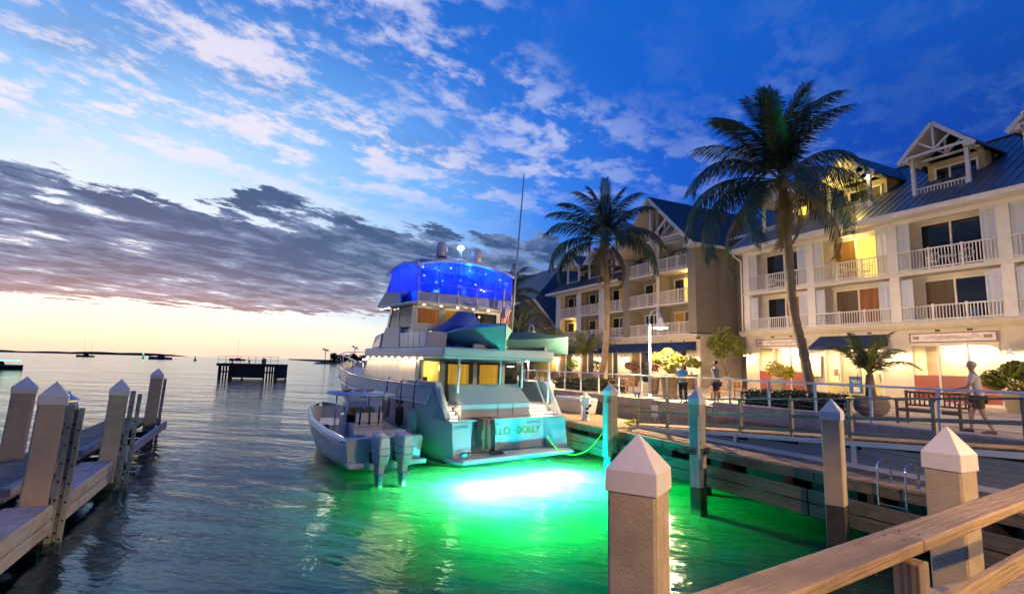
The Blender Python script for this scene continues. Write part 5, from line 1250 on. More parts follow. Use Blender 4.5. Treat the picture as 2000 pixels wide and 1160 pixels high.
part('glowing_cushion', B(-.45, .0, 4.05, 4.2, 6.12, 6.36), emis('painted_reflection', (.8, .85, 1), 1.2), ya)  # cushion made to glow in place of light reflected off it
for x, y, z in ((-2.0, 4.4, 7.52), (-1.3, 4.3, 7.45), (-1.25, 4.7, 7.6), (-.6, 4.5, 7.66), (.3, 4.4, 7.64), (1.1, 4.3, 7.58), (1.9, 4.3, 7.4), (-1.9, 5.6, 7.3), (-.2, 5.9, 7.3), (.6, 5.8, 7.18), (1.6, 5.9, 7.32), (-1.0, 6.2, 7.5), (1.0, 6.3, 7.5), (2.1, 4.2, 6.95), (-1.5, 4.1, 6.9), (.9, 4.1, 6.75), (-.2, 4.05, 6.62)):
    part('led', MB().ball((x, y, z), (.045, .045, .03), 8, 5), LED_W if random.random() < .45 else LED_B, ya)
for x, y in ((-1.4, 4.6), (.0, 4.7), (1.4, 4.6), (-1.2, 6.0), (1.2, 6.0)):
    lamp_light('blue_led_glow', 'POINT', (x, y, 7.60), (.012, .07, 1.0), 230, ya, .06)
# domes, mast, antennas
for x in (-.60, 1.25):
    d_ = part('radar_dome', MB().lathe([(.20, 0), (.26, .04), (.275, .25), (.27, .45), (.22, .62), (.12, .70), (0, .72)], (x, 5.4, 8.26), 18), HULL, ya)
    part('dome_base', MB().lathe([(.16, -.20), (.16, .0), (.27, .02), (.27, .07)], (x, 5.4, 8.20), 16), BLACK, d_)
    part('dome_band', MB().lathe([(.280, .22), (.280, .25)], (x, 5.4, 8.26), 18), HULLB, d_)
part('radar_bar', B(-1.6, .9, 5.3, 5.45, 8.20, 8.28), HTM, ya, bevel=.02)
part('mast', MB().tube([(.35, 5.4, 7.9), (.35, 5.4, 8.75)], .02, 6).tube([(.45, 5.4, 7.9), (.45, 5.4, 8.75)], .02, 6).tube([(.85, 5.4, 7.9), (.85, 5.4, 8.9)], .01, 5).tube([(.0, 5.4, 7.9), (.0, 5.4, 8.7)], .01, 5), ALU, ya)
part('mast_light', MB().ball((.40, 5.4, 8.85), (.17, .17, .12), 10, 6), LED_B, ya); part('mast_light_core', MB().ball((.40, 5.3, 8.83), (.10, .10, .05), 8, 5), LED_W, ya)
part('long_antenna', MB().tube([(2.05, 3.6, 4.2), (2.15, 3.55, 6.5), (2.55, 3.5, 12.4)], [.06, .05, .025], 8), HULLB, ya)
part('crane_arm', MB().tube([(1.65, 3.7, 4.2), (1.7, 3.7, 6.9)], [.06, .05], 8), HULL, ya)
part('crane_stay', MB().tube([(1.0, 4.0, 6.9), (2.3, 3.4, 5.9)], .012, 5).tube([(1.7, 3.7, 6.9), (2.6, 3.4, 4.6)], .012, 5), CHROME, ya)
# flag
fl_ = thing('flag', 'striped red and white flag hanging limp at the stern rail of the yacht', 'flag', (1.35, 3.4, 4.5), angle=YA, fr=YFr)
part('staff', MB().tube([(1.30, 3.4, 4.2), (1.55, 3.3, 6.3)], .018, 6), TEAK, fl_)
for k in range(9):
    m = MB(); x = 1.38 + k * .045
    rows = [[(1.50 - j * .035 + (k + e) * .05 - .15, 3.25 + .03 * math.sin(k + e + j * .7), 6.0 - j * .16 - (k + e) * .02) for j in range(7)] for e in (0, 1)]
    m.grid(rows); m.grid([[(p[0], p[1] + .006, p[2]) for p in r_] for r_ in rows])
    part('stripe', m, [mat('flag_red', (.40, .03, .04), .8), mat('flag_white', (.6, .58, .58), .8)][0] if k == 0 else (bpy.data.materials['flag_red'] if k % 2 == 0 else bpy.data.materials.get('flag_white')), fl_)
part('canton', B(1.28, 1.46, 3.22, 3.235, 5.55, 6.0), mat('flag_blue', (.02, .04, .25), .8), fl_)

# small covered dinghies on the boat deck
def covered_boat(base, label, ang, L_, W_, H_, peak, mt, hull_z=.5, top_mt=None):
    """canvas covered hull, bow at -y end; own frame"""
    fr = YFr; t_ = thing('covered_dinghy', label, 'dinghy', base, 'canvas covered dinghies on the yacht', angle=YA + ang, fr=fr)
    rows = []; n = 13
    for i in range(n):
        f = i / (n - 1); y = -L_ / 2 + L_ * f
        w = W_ / 2 * (1 - (1 - min(1, f * 1.8)) ** 2.2); w = max(w, .02)
        zt = H_ + peak * math.exp(-((f - .45) / .22) ** 2); zg = hull_z + .30 * (1 - f) ** 2; zk = .05 - .10 * (1 - min(1, f * 2.2))
        rows.append([(0, y, zt), (-w * .45, y, zt * .55 + zg * .45 + .05), (-w, y, zg), (-w * .7, y, (zg + zk) / 2), (0, y, zk), (w * .7, y, (zg + zk) / 2), (w, y, zg), (w * .45, y, zt * .55 + zg * .45 + .05)])
    canvas = MB().grid([[r_[2], r_[1], r_[0], r_[7], r_[6]] for r_ in rows]); part('canvas_cover', canvas, mt, t_, absolute=False, fix=False)
    hb = MB().grid([[r_[2], r_[3], r_[4], r_[5], r_[6]] for r_ in rows]); hb.add(rows[-1], [tuple(range(8))]); part('hull', hb, mt if top_mt is None else top_mt, t_, absolute=False, fix=False)
    for y in (-L_ * .18, L_ * .25): part('chock', MB().box(-W_ * .3, W_ * .3, y - .05, y + .05, -.02, .22), HULL, t_, absolute=False)
    return t_
covered_boat((-.25, 2.45, 4.10), 'dinghy under teal canvas with its bow pointing aft on the yacht boat deck', R(0), 3.2, 2.5, .98, .1, TEALT, .62)
bm_ = thing('canvas_bundle', 'royal blue canvas cover heaped on the boat deck behind the teal dinghy', 'canvas cover', (-.5, 4.1, 4.5), angle=YA, fr=YFr)
rows = []
for i in range(9):
    f = i / 8; x = -1.6 + 2.9 * f; hh = .25 + 1.15 * math.sin(math.pi * min(1, max(0, f * .9 + .06))) ** .8
    if .25 < f < .7: hh = 1.55
    rows.append([(x, 3.45, 4.2), (x, 3.5, 4.2 + hh * .7), (x, 3.9, 4.2 + hh), (x, 4.35, 4.2 + hh * .9), (x, 4.55, 4.2)])
part('canvas', MB().grid(rows), BLUET, bm_)
covered_boat((2.05, 2.55, 4.10), 'long dinghy under dark green canvas lying across the starboard corner of the yacht boat deck', R(78), 4.3, 1.5, .75, .12, GREENT, .45, TEALT)
# towels over the transom, fenders, mooring line, stern cleat
tw = thing('towel', 'brown and black striped towels hung over the yacht transom', 'towel', (-1.15, .8, 1.6), angle=YA, fr=YFr)
for k, (x0, x1, c_, l_) in enumerate(((-1.62, -1.36, 'a', .9), (-1.36, -1.22, 'b', 1.02), (-1.22, -1.08, 'c', 1.0), (-1.08, -.94, 'b', 1.05), (-.94, -.74, 'a', 1.12))):
    mt_ = bpy.data.materials.get('towel_' + c_) or mat('towel_' + c_, {'a': (.015, .015, .02), 'b': (.24, .11, .07), 'c': (.07, .03, .03)}[c_], .95, var=.3, bump=.5, grain=2)
    rows = [[(x0 + (x1 - x0) * e + .04 * math.sin(j * .9 + k) + (.06 * j * (k - 2) * -.12), y_, z_) for j, (y_, z_) in enumerate(((1.3, 1.63), (.90, 1.65), (.62 + .01 * k, 1.60), (.60, 1.60 - l_ * .35), (.62, 1.60 - l_ * .7), (.60, 1.60 - l_)))] for e in (0, .35, .7, 1)]
    m = MB().grid(rows); m.grid([[(p[0], p[1] + .03, p[2] - .01) for p in r_] for r_ in rows]); part('towel_fold', m, mt_, tw)
part('towel_foot', B(-1.1, -.55, .35, .62, .42, .50), bpy.data.materials['towel_a'], tw, bevel=.03)
def fender(x, y, z, h, r, mt, label, ztop):
    t_ = thing('fender', label, 'fender', (x, y, z), 'fenders hung along the port side of the yacht', angle=YA, fr=YFr)
    part('body', MB().lathe([(.03, 0), (r * .8, .06), (r, .16), (r, h - .16), (r * .8, h - .06), (.04, h), (.03, h + .06)], (x, y, z), 14), mt, t_)
    part('line', MB().tube([(x, y, z + h), (x + .1, y + .12, ztop - .1), (x + .22, y + .2, ztop)], .02, 6), ROPE, t_)
fender(-2.98, 3.9, 1.12, .78, .16, mat('black_fender', (.02, .022, .025), .6), 'black fender on the yacht side nearest the tender console', 2.9)
fender(-3.0, 2.75, .95, .86, .17, mat('pale_fender', (.42, .50, .46), .6), 'pale green fender nearest the yacht stern', 2.9)
fender(-2.98, 5.2, 1.3, .85, .17, mat('grey_fender', (.25, .27, .30), .6), 'grey fender with a black top behind the tender canopy', 2.95)
ml = thing('stern_line', 'dark mooring line leading across the swim platform to a lit cleat', 'rope', (-2.0, .3, .5), angle=YA, fr=YFr)
part('line', MB().tube([(-2.35, .35, .60), (-1.6, .25, .55), (-.9, .15, .47), (-.5, .3, .43)], .018, 6), ROPE, ml)
part('cleat', MB().tube([(-2.45, .3, .56), (-2.1, .25, .56)], .03, 8).box(-2.36, -2.18, .24, .32, .40, .56), CHROME, ml)
# lamp on the quarter and underwater lights
def falloff(o, kind):
    o.data.use_nodes = True; t = o.data.node_tree; em = t.nodes['Emission']
    lf = t.nodes.new('ShaderNodeLightFalloff'); lf.inputs['Strength'].default_value = 1.0; t.links.new(lf.outputs[kind], em.inputs['Strength'])
for x in (-1.9, -.65, .65, 1.9):
    part('underwater_light', MB().lathe([(.10, 0), (.10, .05)], (x, .75, -.12), 12), ALU, ya)
    lamp_light('underwater_glow', 'SPOT', (x, -.18, -.09), (.26, 1.0, .45), 8500, ya, .06, spot=R(172), blend=.05)
    lamp_light('underwater_glow', 'POINT', (x, -1.6, -.14), (.0, .78, 1.0), 260, ya, .06)  # added off the stern, without a fixture, so cyan light reaches the transom
# lamps added to imitate glow spreading through murky water, not fading with distance
for x in (-1.4, 1.4):
    falloff(lamp_light('underwater_glow', 'SPOT', (x, -1.4, -.07), (.0, 1.0, .08), 2500, ya, .08, spot=R(176), blend=.1), 'Constant')

# ------------------------------------------------------------------ centre console tender
TA = R(35); TFr = frame(TA, (-4.10, 17.95))
tb = thing('center_console_boat', 'white centre console tender with two outboards moored beside the yacht', 'motorboat', (0, 4, 0), angle=TA, fr=TFr)
ts = [(0, 1.32, .92, 1.22, .05), (.6, 1.36, .92, 1.24, -.1), (2.5, 1.40, 1.0, 1.20, -.3), (4.5, 1.34, 1.14, 1.0, -.3), (6, 1.08, 1.28, .66, -.25), (7.2, .66, 1.40, .3, -.05), (8.0, .06, 1.48, .03, .5)]
ts = [(a, bs, zs * 1.14, bw, zk) for a, bs, zs, bw, zk in ts]
rows = []
for a, bs, zs, bw, zk in ts:
    half = [(bs - .16, zs), (bs, zs - .02), (bs + .01, zs - .22), (bs * .5 + bw * .5, zs * .45), (bw, .12), (bw * .5, zk), (0, zk - .05)]
    rows.append([(-x, a, z) for x, z in half] + [(x, a, z) for x, z in reversed(half[:-1])])
part('hull', MB().grid(rows).add(rows[0], [tuple(range(len(rows[0])))]), HULL, tb)
inn = [[(-(bs - .16), a, zs), (-(bs - .20), a, .42 + zs * .1), ((bs - .20), a, .42 + zs * .1), (bs - .16, a, zs)] for a, bs, zs, bw, zk in ts[:-1]] + [[(-.01, 7.8, 1.46), (-.01, 7.7, .6), (.01, 7.7, .6), (.01, 7.8, 1.46)]]
inn[0] = [(p[0], .45, p[2]) for p in inn[0]]
part('cockpit_liner', MB().grid(inn, False), DECKM, tb, fix=False)
for s in (-1, 1): part('rub_rail', MB().tube([(s * (bs + .015), a, zs - .10) for a, bs, zs, bw, zk in ts], .035, 6), HULLB, tb)
part('transom_shelf', MB().box(-1.30, 1.30, -.02, .50, .97, 1.07), HULL, tb, bevel=.02)
part('swim_step', MB().box(.62, 1.32, -.42, .02, .18, .34), HULL, tb, bevel=.03); part('swim_step', MB().box(-1.32, -.75, -.30, .02, .18, .34), HULL, tb, bevel=.03)
cs = part('console', MB().hexa([(-.55, 2.7, .5), (.55, 2.7, .5), (.50, 3.9, .5), (-.50, 3.9, .5), (-.55, 2.85, 1.62), (.55, 2.85, 1.62), (.45, 3.6, 1.55), (-.45, 3.6, 1.55)]), HULL, tb, bevel=.05)
part('console_dash', B(-.45, .45, 2.80, 2.86, 1.28, 1.58), BLACK, cs)
part('windscreen', MB().hexa([(-.5, 3.1, 1.6), (.5, 3.1, 1.6), (.5, 3.12, 1.6), (-.5, 3.12, 1.6), (-.46, 3.35, 2.0), (.46, 3.35, 2.0), (.46, 3.37, 2.0), (-.46, 3.37, 2.0)]), CLEARV, cs)
part('steering_wheel', MB().tube([(.18 * math.cos(t), 2.68, 1.40 + .18 * math.sin(t)) for t in [math.pi * k / 8 for k in range(17)]], .018, 6), BLACK, cs)
ls = part('leaning_post', MB().box(-.55, .55, 1.75, 2.2, .5, 1.22), HULL, tb, bevel=.04)
part('seat_cushion', MB().box(-.55, .55, 1.70, 2.25, 1.22, 1.34).box(-.5, .5, 1.66, 1.75, 1.36, 1.72), VINYL, ls, bevel=.04)
for x in (-.35, 0, .35): part('rod_holder', MB().tube([(x, 1.68, 1.3), (x, 1.60, 1.95)], .03, 6), BLACK, ls)
part('electronics', MB().box(-.5, -.1, 2.5, 2.6, 1.6, 1.85).box(.05, .5, 2.5, 2.6, 1.6, 1.8), BLACK, cs)
part('aft_bench', MB().box(-.95, .95, .5, .95, .45, .95).box(-.95, .95, .48, .56, .95, 1.22), VINYL, tb, bevel=.04)
tt = part('t_top', MB().prism([(-.95, 1.7), (.95, 1.7), (1.0, 3.6), (.6, 4.3), (-.6, 4.3), (-1.0, 3.6)], 2, 2.30, 2.37), FABB, tb, bevel=.02)
part('t_top_rim', MB().tube([(-.97, 1.7, 2.33), (.97, 1.7, 2.33), (1.02, 3.6, 2.33), (.6, 4.32, 2.33), (-.6, 4.32, 2.33), (-1.02, 3.6, 2.33), (-.97, 1.7, 2.33)], .03, 6), ALU, tt)
for x in (-.62, .62):
    for y0, y1 in ((2.55, 2.2), (3.75, 3.5)): part('t_top_leg', MB().tube([(x, y0, .5), (x * 1.05, y1, 2.32)], .03, 8), ALU, tt)
for x in (-.4, .1, .5): part('t_top_gear', MB().box(x - .12, x + .12, 3.0, 3.3, 2.40, 2.47), BLACK, tt)
for x, hh in ((-.9, 1.1), (.95, 1.0), (.5, .9)): part('rod', MB().tube([(x, 1.7, 2.3), (x * 1.1, 1.4, 2.3 + hh * .6)], .012, 5), BLACK, tt)
part('red_cushion', B(-1.0, -.75, 3.9, 4.4, .9, 1.1), RED, tb, bevel=.03)
part('bow_cushion', MB().hexa([(-.85, 5, .6), (.85, 5, .6), (.3, 6.9, .7), (-.3, 6.9, .7), (-.85, 5, .95), (.85, 5, .95), (.3, 6.9, 1.05), (-.3, 6.9, 1.05)]), VINYL, tb, bevel=.04)
for s in (-1, 1): part('bow_rail', MB().tube([(s * 1.2, 4.6, 1.18), (s * 1.12, 5.4, 1.38), (s * .85, 6.5, 1.50), (s * .3, 7.6, 1.62)], .018, 6), CHROME, tb)
for x in (-.42, .38):
    ob = part('outboard', MB().hexa([(x - .21, -1.02, .62), (x + .21, -1.02, .62), (x + .22, -.26, .62), (x - .22, -.26, .62), (x - .17, -.94, 1.22), (x + .17, -.94, 1.22), (x + .19, -.24, 1.30), (x - .19, -.24, 1.30)]).hexa([(x - .15, -.90, .30), (x + .15, -.90, .30), (x + .15, -.32, .30), (x - .15, -.32, .30), (x - .20, -1.0, .62), (x + .20, -1.0, .62), (x + .20, -.28, .62), (x - .20, -.28, .62)]), HULL, tb, bevel=.07)
    part('cowl_stripe', B(x - .216, x + .216, -1.0, -.3, .84, .88), HULLB, ob)
    part('leg', MB().hexa([(x - .07, -.72, -.42), (x + .07, -.72, -.42), (x + .06, -.45, -.42), (x - .06, -.45, -.42), (x - .13, -.85, .76), (x + .13, -.85, .76), (x + .13, -.3, .76), (x - .13, -.3, .76)]), HULL, ob, bevel=.03)
    part('cavitation_plate', B(x - .13, x + .13, -.95, -.35, .02, .05), HULL, ob)
    part('propeller', MB().lathe([(.05, 0), (.05, .2), (.02, .26)], (x, -.6, -.35), 8), BLACK, ob)
    part('mount_bracket', B(x - .12, x + .12, -.3, .02, .3, .85), BLACK, ob)
part('antenna', MB().tube([(.95, 3.0, 2.3), (1.0, 2.8, 3.4)], .01, 5), ALU, tb)

# ------------------------------------------------------------------ palms
def frond_mesh(name, L_, droop, seed, leaf=.62, n=30, lift=.35, m_=None, wfold=.5):
    """frond from the origin along +x, arching up then down"""
    rn = random.Random(seed); m = MB(); pts = []
    k = 14; p = Vector((0, 0, 0)); a = lift
    side = rn.uniform(-.15, .15)
    for i in range(k + 1):
        pts.append(p.copy()); st = L_ / k
        p = p + Vector((math.cos(a) * st, side * st * (i / k), math.sin(a) * st)); a -= droop / k * (.5 + i / k)
    m.tube(pts, [.035 * (1 - .85 * i / k) for i in range(k + 1)], 5, False)
    for i in range(n):
        f = .14 + .86 * i / n; fi = f * k; i0 = min(int(fi), k - 1); q = pts[i0].lerp(pts[i0 + 1], fi - i0)
        d = (pts[i0 + 1] - pts[i0]).normalized(); sd = d.cross(Vector((0, 0, 1))).normalized()
        ll = leaf * math.sin(math.pi * (.12 + .80 * f)) ** .6 * rn.uniform(.8, 1.1)
        for s in (-1, 1):
            dr = rn.uniform(.35, 1.0) + wfold
            v1 = (sd * s * .8 + d * .65 + Vector((0, 0, -dr * .35))).normalized(); v2 = (sd * s * .35 + d * .5 + Vector((0, 0, -dr))).normalized()
            w_ = d * .022
            a0 = q; a1 = q + v1 * ll * .5; a2 = a1 + v2 * ll * .5
            m.add([a0 - w_, a0 + w_, a1 + w_ * 1.2, a1 - w_ * 1.2, a2], [(0, 1, 2, 3), (3, 2, 4)])
    return m
FR = {}
def frond_proto(kind, mt, **k):
    FR[kind] = mesh_of(kind, frond_mesh(kind, **k), mt, fix=False)
frond_proto('frond_a', FROND, L_=3.4, droop=1.5, seed=1, lift=.5, leaf=.95, n=40, wfold=.75)
frond_proto('frond_b', FROND, L_=3.7, droop=2.3, seed=2, lift=.5, leaf=1.05, n=52, wfold=.75)
frond_proto('frond_c', FROND, L_=3.2, droop=.9, seed=3, lift=.3, leaf=.8, n=46, wfold=.2)
frond_proto('frond_d', FRONDY, L_=3.0, droop=1.9, seed=4, lift=.0, leaf=.75, n=38, wfold=.9)
FRONDL = mat('young_palm_frond', (.10, .12, .025), .5, var=.35, scale=2, bump=.1, rnd=.3)
frond_proto('frond_s', FRONDL, L_=2.0, droop=1.9, seed=5, lift=.45, leaf=.50, n=24, wfold=.0)
frond_proto('frond_t', FRONDL, L_=1.8, droop=1.1, seed=6, lift=.2, leaf=.45, n=22, wfold=-.2)
def add_frond(t_, kind, c, azim, pitch, s=1.0, roll=0):
    o = bpy.data.objects.new('frond', FR[kind]); COL.objects.link(o); o.parent = t_
    o.location = Vector(c) - Vector(t_['_b']); o.rotation_euler = (roll, -pitch, azim); o.scale = (s, s, s); return o
def palm(label, base, pts, r0, r1, spec, s=1.0, g='tall coconut palms on the promenade', bark=None):
    t_ = thing('palm_tree', label, 'palm tree', base, g)
    cp = catmull(pts, 10); n = len(cp)
    rs = [(r0 * 1.35 if i < 3 else r0) * (1 - i / n) + r1 * (i / n) + (.016 if i % 2 else 0) for i in range(n)]
    part('trunk', MB().tube(cp, rs, 12), BARK, t_)
    c = cp[-1]
    part('crown_shaft', MB().ball(c, (r1 * 1.9, r1 * 1.9, r1 * 2.6), 10, 7), mat('palm_fibre', (.10, .07, .035), .95, var=.5, bump=.9) if not bpy.data.materials.get('palm_fibre') else bpy.data.materials['palm_fibre'], t_)
    for kind, az_, pt, sc in spec: add_frond(t_, kind, (c.x, c.y, c.z + .1), R(az_), R(pt), sc * s, R(random.uniform(-25, 25)))
    return t_
# azimuth in the quay frame: 0 = towards buildings, 90 = away, 180 = water, 270 = towards the viewer
rnd = random.Random(11)
# big palm, right of centre. picture left = +u/-v (about 155), picture right about 335
specR = [('frond_c', 155, 72, 1.15), ('frond_c', 120, 80, 1.2), ('frond_c', 300, 78, 1.15), ('frond_c', 200, 68, 1.12), ('frond_a', 150, 50, 1.15), ('frond_a', 172, 38, 1.15),
         ('frond_a', 140, 30, 1.1), ('frond_b', 160, 8, 1.2), ('frond_b', 148, -14, 1.35), ('frond_b', 158, -28, 1.4), ('frond_d', 140, -24, 1.5), ('frond_b', 185, -34, 1.2), ('frond_a', 335, 52, 1.25),
         ('frond_a', 320, 62, 1.25), ('frond_b', 335, 10, 1.1), ('frond_b', 345, -10, 1.15), ('frond_d', 325, -26, 1.3), ('frond_d', 250, -60, 1.0), ('frond_d', 280, -66, .95), ('frond_d', 330, -45, .9),
         ('frond_a', 30, 40, 1.1), ('frond_a', 80, 45, 1.1), ('frond_b', 60, 5, 1.0), ('frond_a', 250, 60, 1.1), ('frond_b', 270, 10, .95), ('frond_b', 230, -10, 1.0), ('frond_c', 60, 75, 1.1), ('frond_c', 350, 70, 1.1), ('frond_a', 215, 48, 1.1), ('frond_c', 175, 85, 1.2), ('frond_d', 200, -55, .9)]
palm('tall leaning coconut palm rising from the hedge by the ramp', (18.0, 12.6, PZ), [(18.0, 12.35, PZ + .1), (18.0, 12.62, 4.0), (18.0, 13.0, 6.0), (18.0, 13.08, 8.3), (18.0, 13.22, 10.8)], .17, .13, specR, 1.05)
specL = [('frond_c', 150, 75, 1.1), ('frond_c', 250, 82, 1.15), ('frond_a', 155, 42, 1.1), ('frond_a', 165, 25, 1.15), ('frond_b', 155, 18, 1.15), ('frond_b', 160, -12, 1.2), ('frond_b', 150, -28, 1.2), ('frond_a', 335, 40, 1.1),
         ('frond_a', 325, 58, 1.1), ('frond_b', 335, 14, 1.15), ('frond_b', 345, 0, 1.1), ('frond_b', 330, -14, 1.15), ('frond_d', 320, -34, 1.05), ('frond_d', 170, -48, 1.0), ('frond_d', 215, -52, 1.0),
         ('frond_a', 70, 40, 1.1), ('frond_a', 20, 45, 1.1), ('frond_b', 270, 10, 1.0), ('frond_b', 230, 0, 1.1), ('frond_c', 60, 70, 1.1), ('frond_c', 350, 72, 1.1), ('frond_a', 200, 45, 1.1), ('frond_b', 60, -5, 1.1), ('frond_d', 340, -50, 1.0)]
palm('coconut palm with a curved trunk in the hedge in front of the tan building', (18.9, 27.0, PZ), [(18.9, 27.3, PZ + .1), (18.9, 26.4, 3.3), (18.85, 25.9, 5.4), (18.8, 25.8, 8.0), (18.75, 25.95, 11.1)], .20, .15, specL, 1.08)
specB = [('frond_b', a, p, 1.0) for a, p in ((150, 20), (330, 15), (335, -15), (160, -20), (250, 0), (300, -30), (80, 20), (200, -30))] + [('frond_a', a, p, 1.0) for a, p in ((140, 60), (320, 62), (345, 45), (200, 50), (270, 65), (20, 50))] + [('frond_d', 300, -50, .9), ('frond_d', 330, -55, .9)]
Qi = lambda x, y: (math.cos(-QA) * x - math.sin(-QA) * y, math.sin(-QA) * x + math.cos(-QA) * y)
for k, (X, Y, zt, lab) in enumerate(((-.1, 42, 9.0, 'dark palm showing behind the starboard side of the yacht flybridge'), (.75, 46, 6.2, 'lower dark palm between the yacht and the farther lamp post'), (.2, 50, 6.4, 'dark palm crown low behind the yacht canvas'))):
    v_, u_ = Qi(X, Y)
    palm(lab, (v_, u_, PZ), [(v_, u_, PZ), (v_ + .1, u_, (PZ + zt) / 2), (v_, u_ + .2, zt)], .18, .14, specB, .85, 'palms beyond the yacht')

# ------------------------------------------------------------------ shrubs, pots, hedges
def leaves(m, c, r, n, size, rn, up=.3):
    for i in range(n):
        d = Vector((rn.gauss(0, 1), rn.gauss(0, 1), rn.gauss(0, 1))).normalized(); q = rn.uniform(.55, 1.05)
        p = Vector(c) + Vector((d.x * r[0] * q, d.y * r[1] * q, d.z * r[2] * q))
        a = Vector((rn.gauss(0, 1), rn.gauss(0, 1), rn.gauss(0, .6))).normalized() * size * rn.uniform(.6, 1.3); b = a.cross(Vector((rn.gauss(0, 1), rn.gauss(0, 1), rn.gauss(0, 1))).normalized()).normalized() * size * .42
        m.add([p - a, p + b, p + a, p - b], [(0, 1, 2, 3)])
    return m
def pot_profile(kind, r, h):
    return {'taper': [(r * .68, 0), (r * .98, h * .9), (r * 1.08, h * .92), (r * 1.08, h), (r * .9, h)],
            'round': [(r * .55, 0), (r * .85, h * .2), (r, h * .5), (r * .9, h * .8), (r * .62, h * .9), (r * .72, h), (r * .5, h)],
            'wide': [(r * .55, 0), (r * .88, h * .22), (r, h * .5), (r * .92, h * .78), (r * .86, h * .86), (r * 1.05, h * .9), (r * 1.05, h), (r * .8, h)]}[kind]
def potted(label, v, u, kind, r, h, pm, blobs, lm, leafsize=.09, stem=0, name='potted_plant', g=None, n=260, seed=1):
    rn = random.Random(seed); t_ = thing(name, label, 'potted plant', (v, u, PZ), g or 'potted plants on the promenade')
    p = part('pot', MB().lathe(pot_profile(kind, r, h), (v, u, PZ), 18), pm, t_)
    part('soil', MB().lathe([(r * .8, 0), (r * .8, .02)], (v, u, PZ + h - .05), 14), SOIL, t_)
    m = MB()
    for (dv, du, z, rr) in blobs: leaves(m, (v + dv, u + du, PZ + z), (rr, rr, rr * .85), n, leafsize, rn)
    part('foliage', m, lm, t_, fix=False)
    st_ = MB()
    for (dv, du, z, rr) in blobs: st_.tube([(v + rn.uniform(-.05, .05), u, PZ + h - .05), (v + dv * .5, u + du * .5 + .03, PZ + (h + z) / 2), (v + dv, u + du, PZ + z)], .022, 5)
    part('stem', st_, BARK, t_)
SQP = mat('dark_carved_pot', (.10, .08, .06), .7, var=.35, scale=6, bump=.6)
SANDP = mat('sandstone_pot', (.42, .36, .27), .8, var=.12, bump=.4)
potted('large tapered urn with leafy yellow green shrub right of the tall lamp post', 17.5, 19.1, 'taper', .42, 1.15, SQP, [(0, 0, 1.7, .5), (-.2, .45, 1.9, .35), (.1, -.5, 1.75, .4), (0, .1, 2.1, .3)], LEAFY, .10, seed=3)
potted('shrub in a brown pot behind the lamp post', 19.6, 22.6, 'taper', .32, .9, SQP, [(0, 0, 1.5, .42)], LEAFR, .09, seed=4)
potted('round bushy standard in a reddish pot by the corner of the tan building', 27.3, 27.6, 'taper', .38, 1.0, TERRA, [(0, 0, 1.9, .45), (.1, .5, 1.8, .32), (0, -.5, 1.7, .3)], LEAFY, .11, seed=5)
potted('tall drooping bright green shrub in a pale round urn at the dark corner', 28.6, 25.7, 'round', .42, 1.0, SANDP, [(0, .2, 3.6, .8), (0, 1.0, 3.2, .55), (.2, -.7, 3.1, .5), (0, -1.1, 2.6, .35), (-.2, .2, 2.6, .6)], LEAFY, .14, n=420, seed=6)
potted('yellow leaved plant in a patterned pot left of the tall palm foot', 27.4, 20.9, 'taper', .40, 1.05, SANDP, [(0, .2, 1.5, .55), (0, -.6, 1.35, .4)], mat('yellow_leaf', (.42, .33, .02), .5, var=.3), .12, seed=7)
potted('yellow green shrub in a square patterned planter at the far right', 27.3, 10.2, 'taper', .50, .85, SANDP, [(0, 0, 1.35, .62), (0, .7, 1.25, .45), (0, -.7, 1.3, .5), (0, 0, 1.7, .4)], LEAFY, .13, n=380, seed=8)
potted('dark rounded pot with a reddish shrub at the far end of the railing', 24.0, 45.5, 'round', .62, 1.1, SQP, [(0, 0, 2.0, .85), (0, .7, 1.7, .6)], LEAFR, .13, seed=9)
potted('slim standard tree in a round pot before the yellow wall', 26.0, 44.0, 'round', .45, .8, URN, [(0, 0, 4.3, .8), (0, .7, 4.0, .5)], LEAFY, .14, seed=10)
potted('small clipped green bush in a dark pot by the far bench', 26.5, 41.6, 'round', .40, .8, URN, [(0, 0, 1.6, .6), (0, .5, 1.5, .4)], mat('lime_leaf', (.20, .34, .03), .5, var=.4), .11, seed=12)
potted('grey urn with a low shrub behind the curved palm trunk', 25.5, 36.5, 'round', .50, .95, URN, [(0, 0, 1.5, .5)], LEAF, .1, seed=13)
potted('brown pot with leafy shrub standing before the french doors left of the lamp post', 25.0, 31.0, 'taper', .42, .95, TERRA, [(0, 0, 1.5, .45), (0, .5, 1.5, .35)], LEAFR, .1, seed=14)
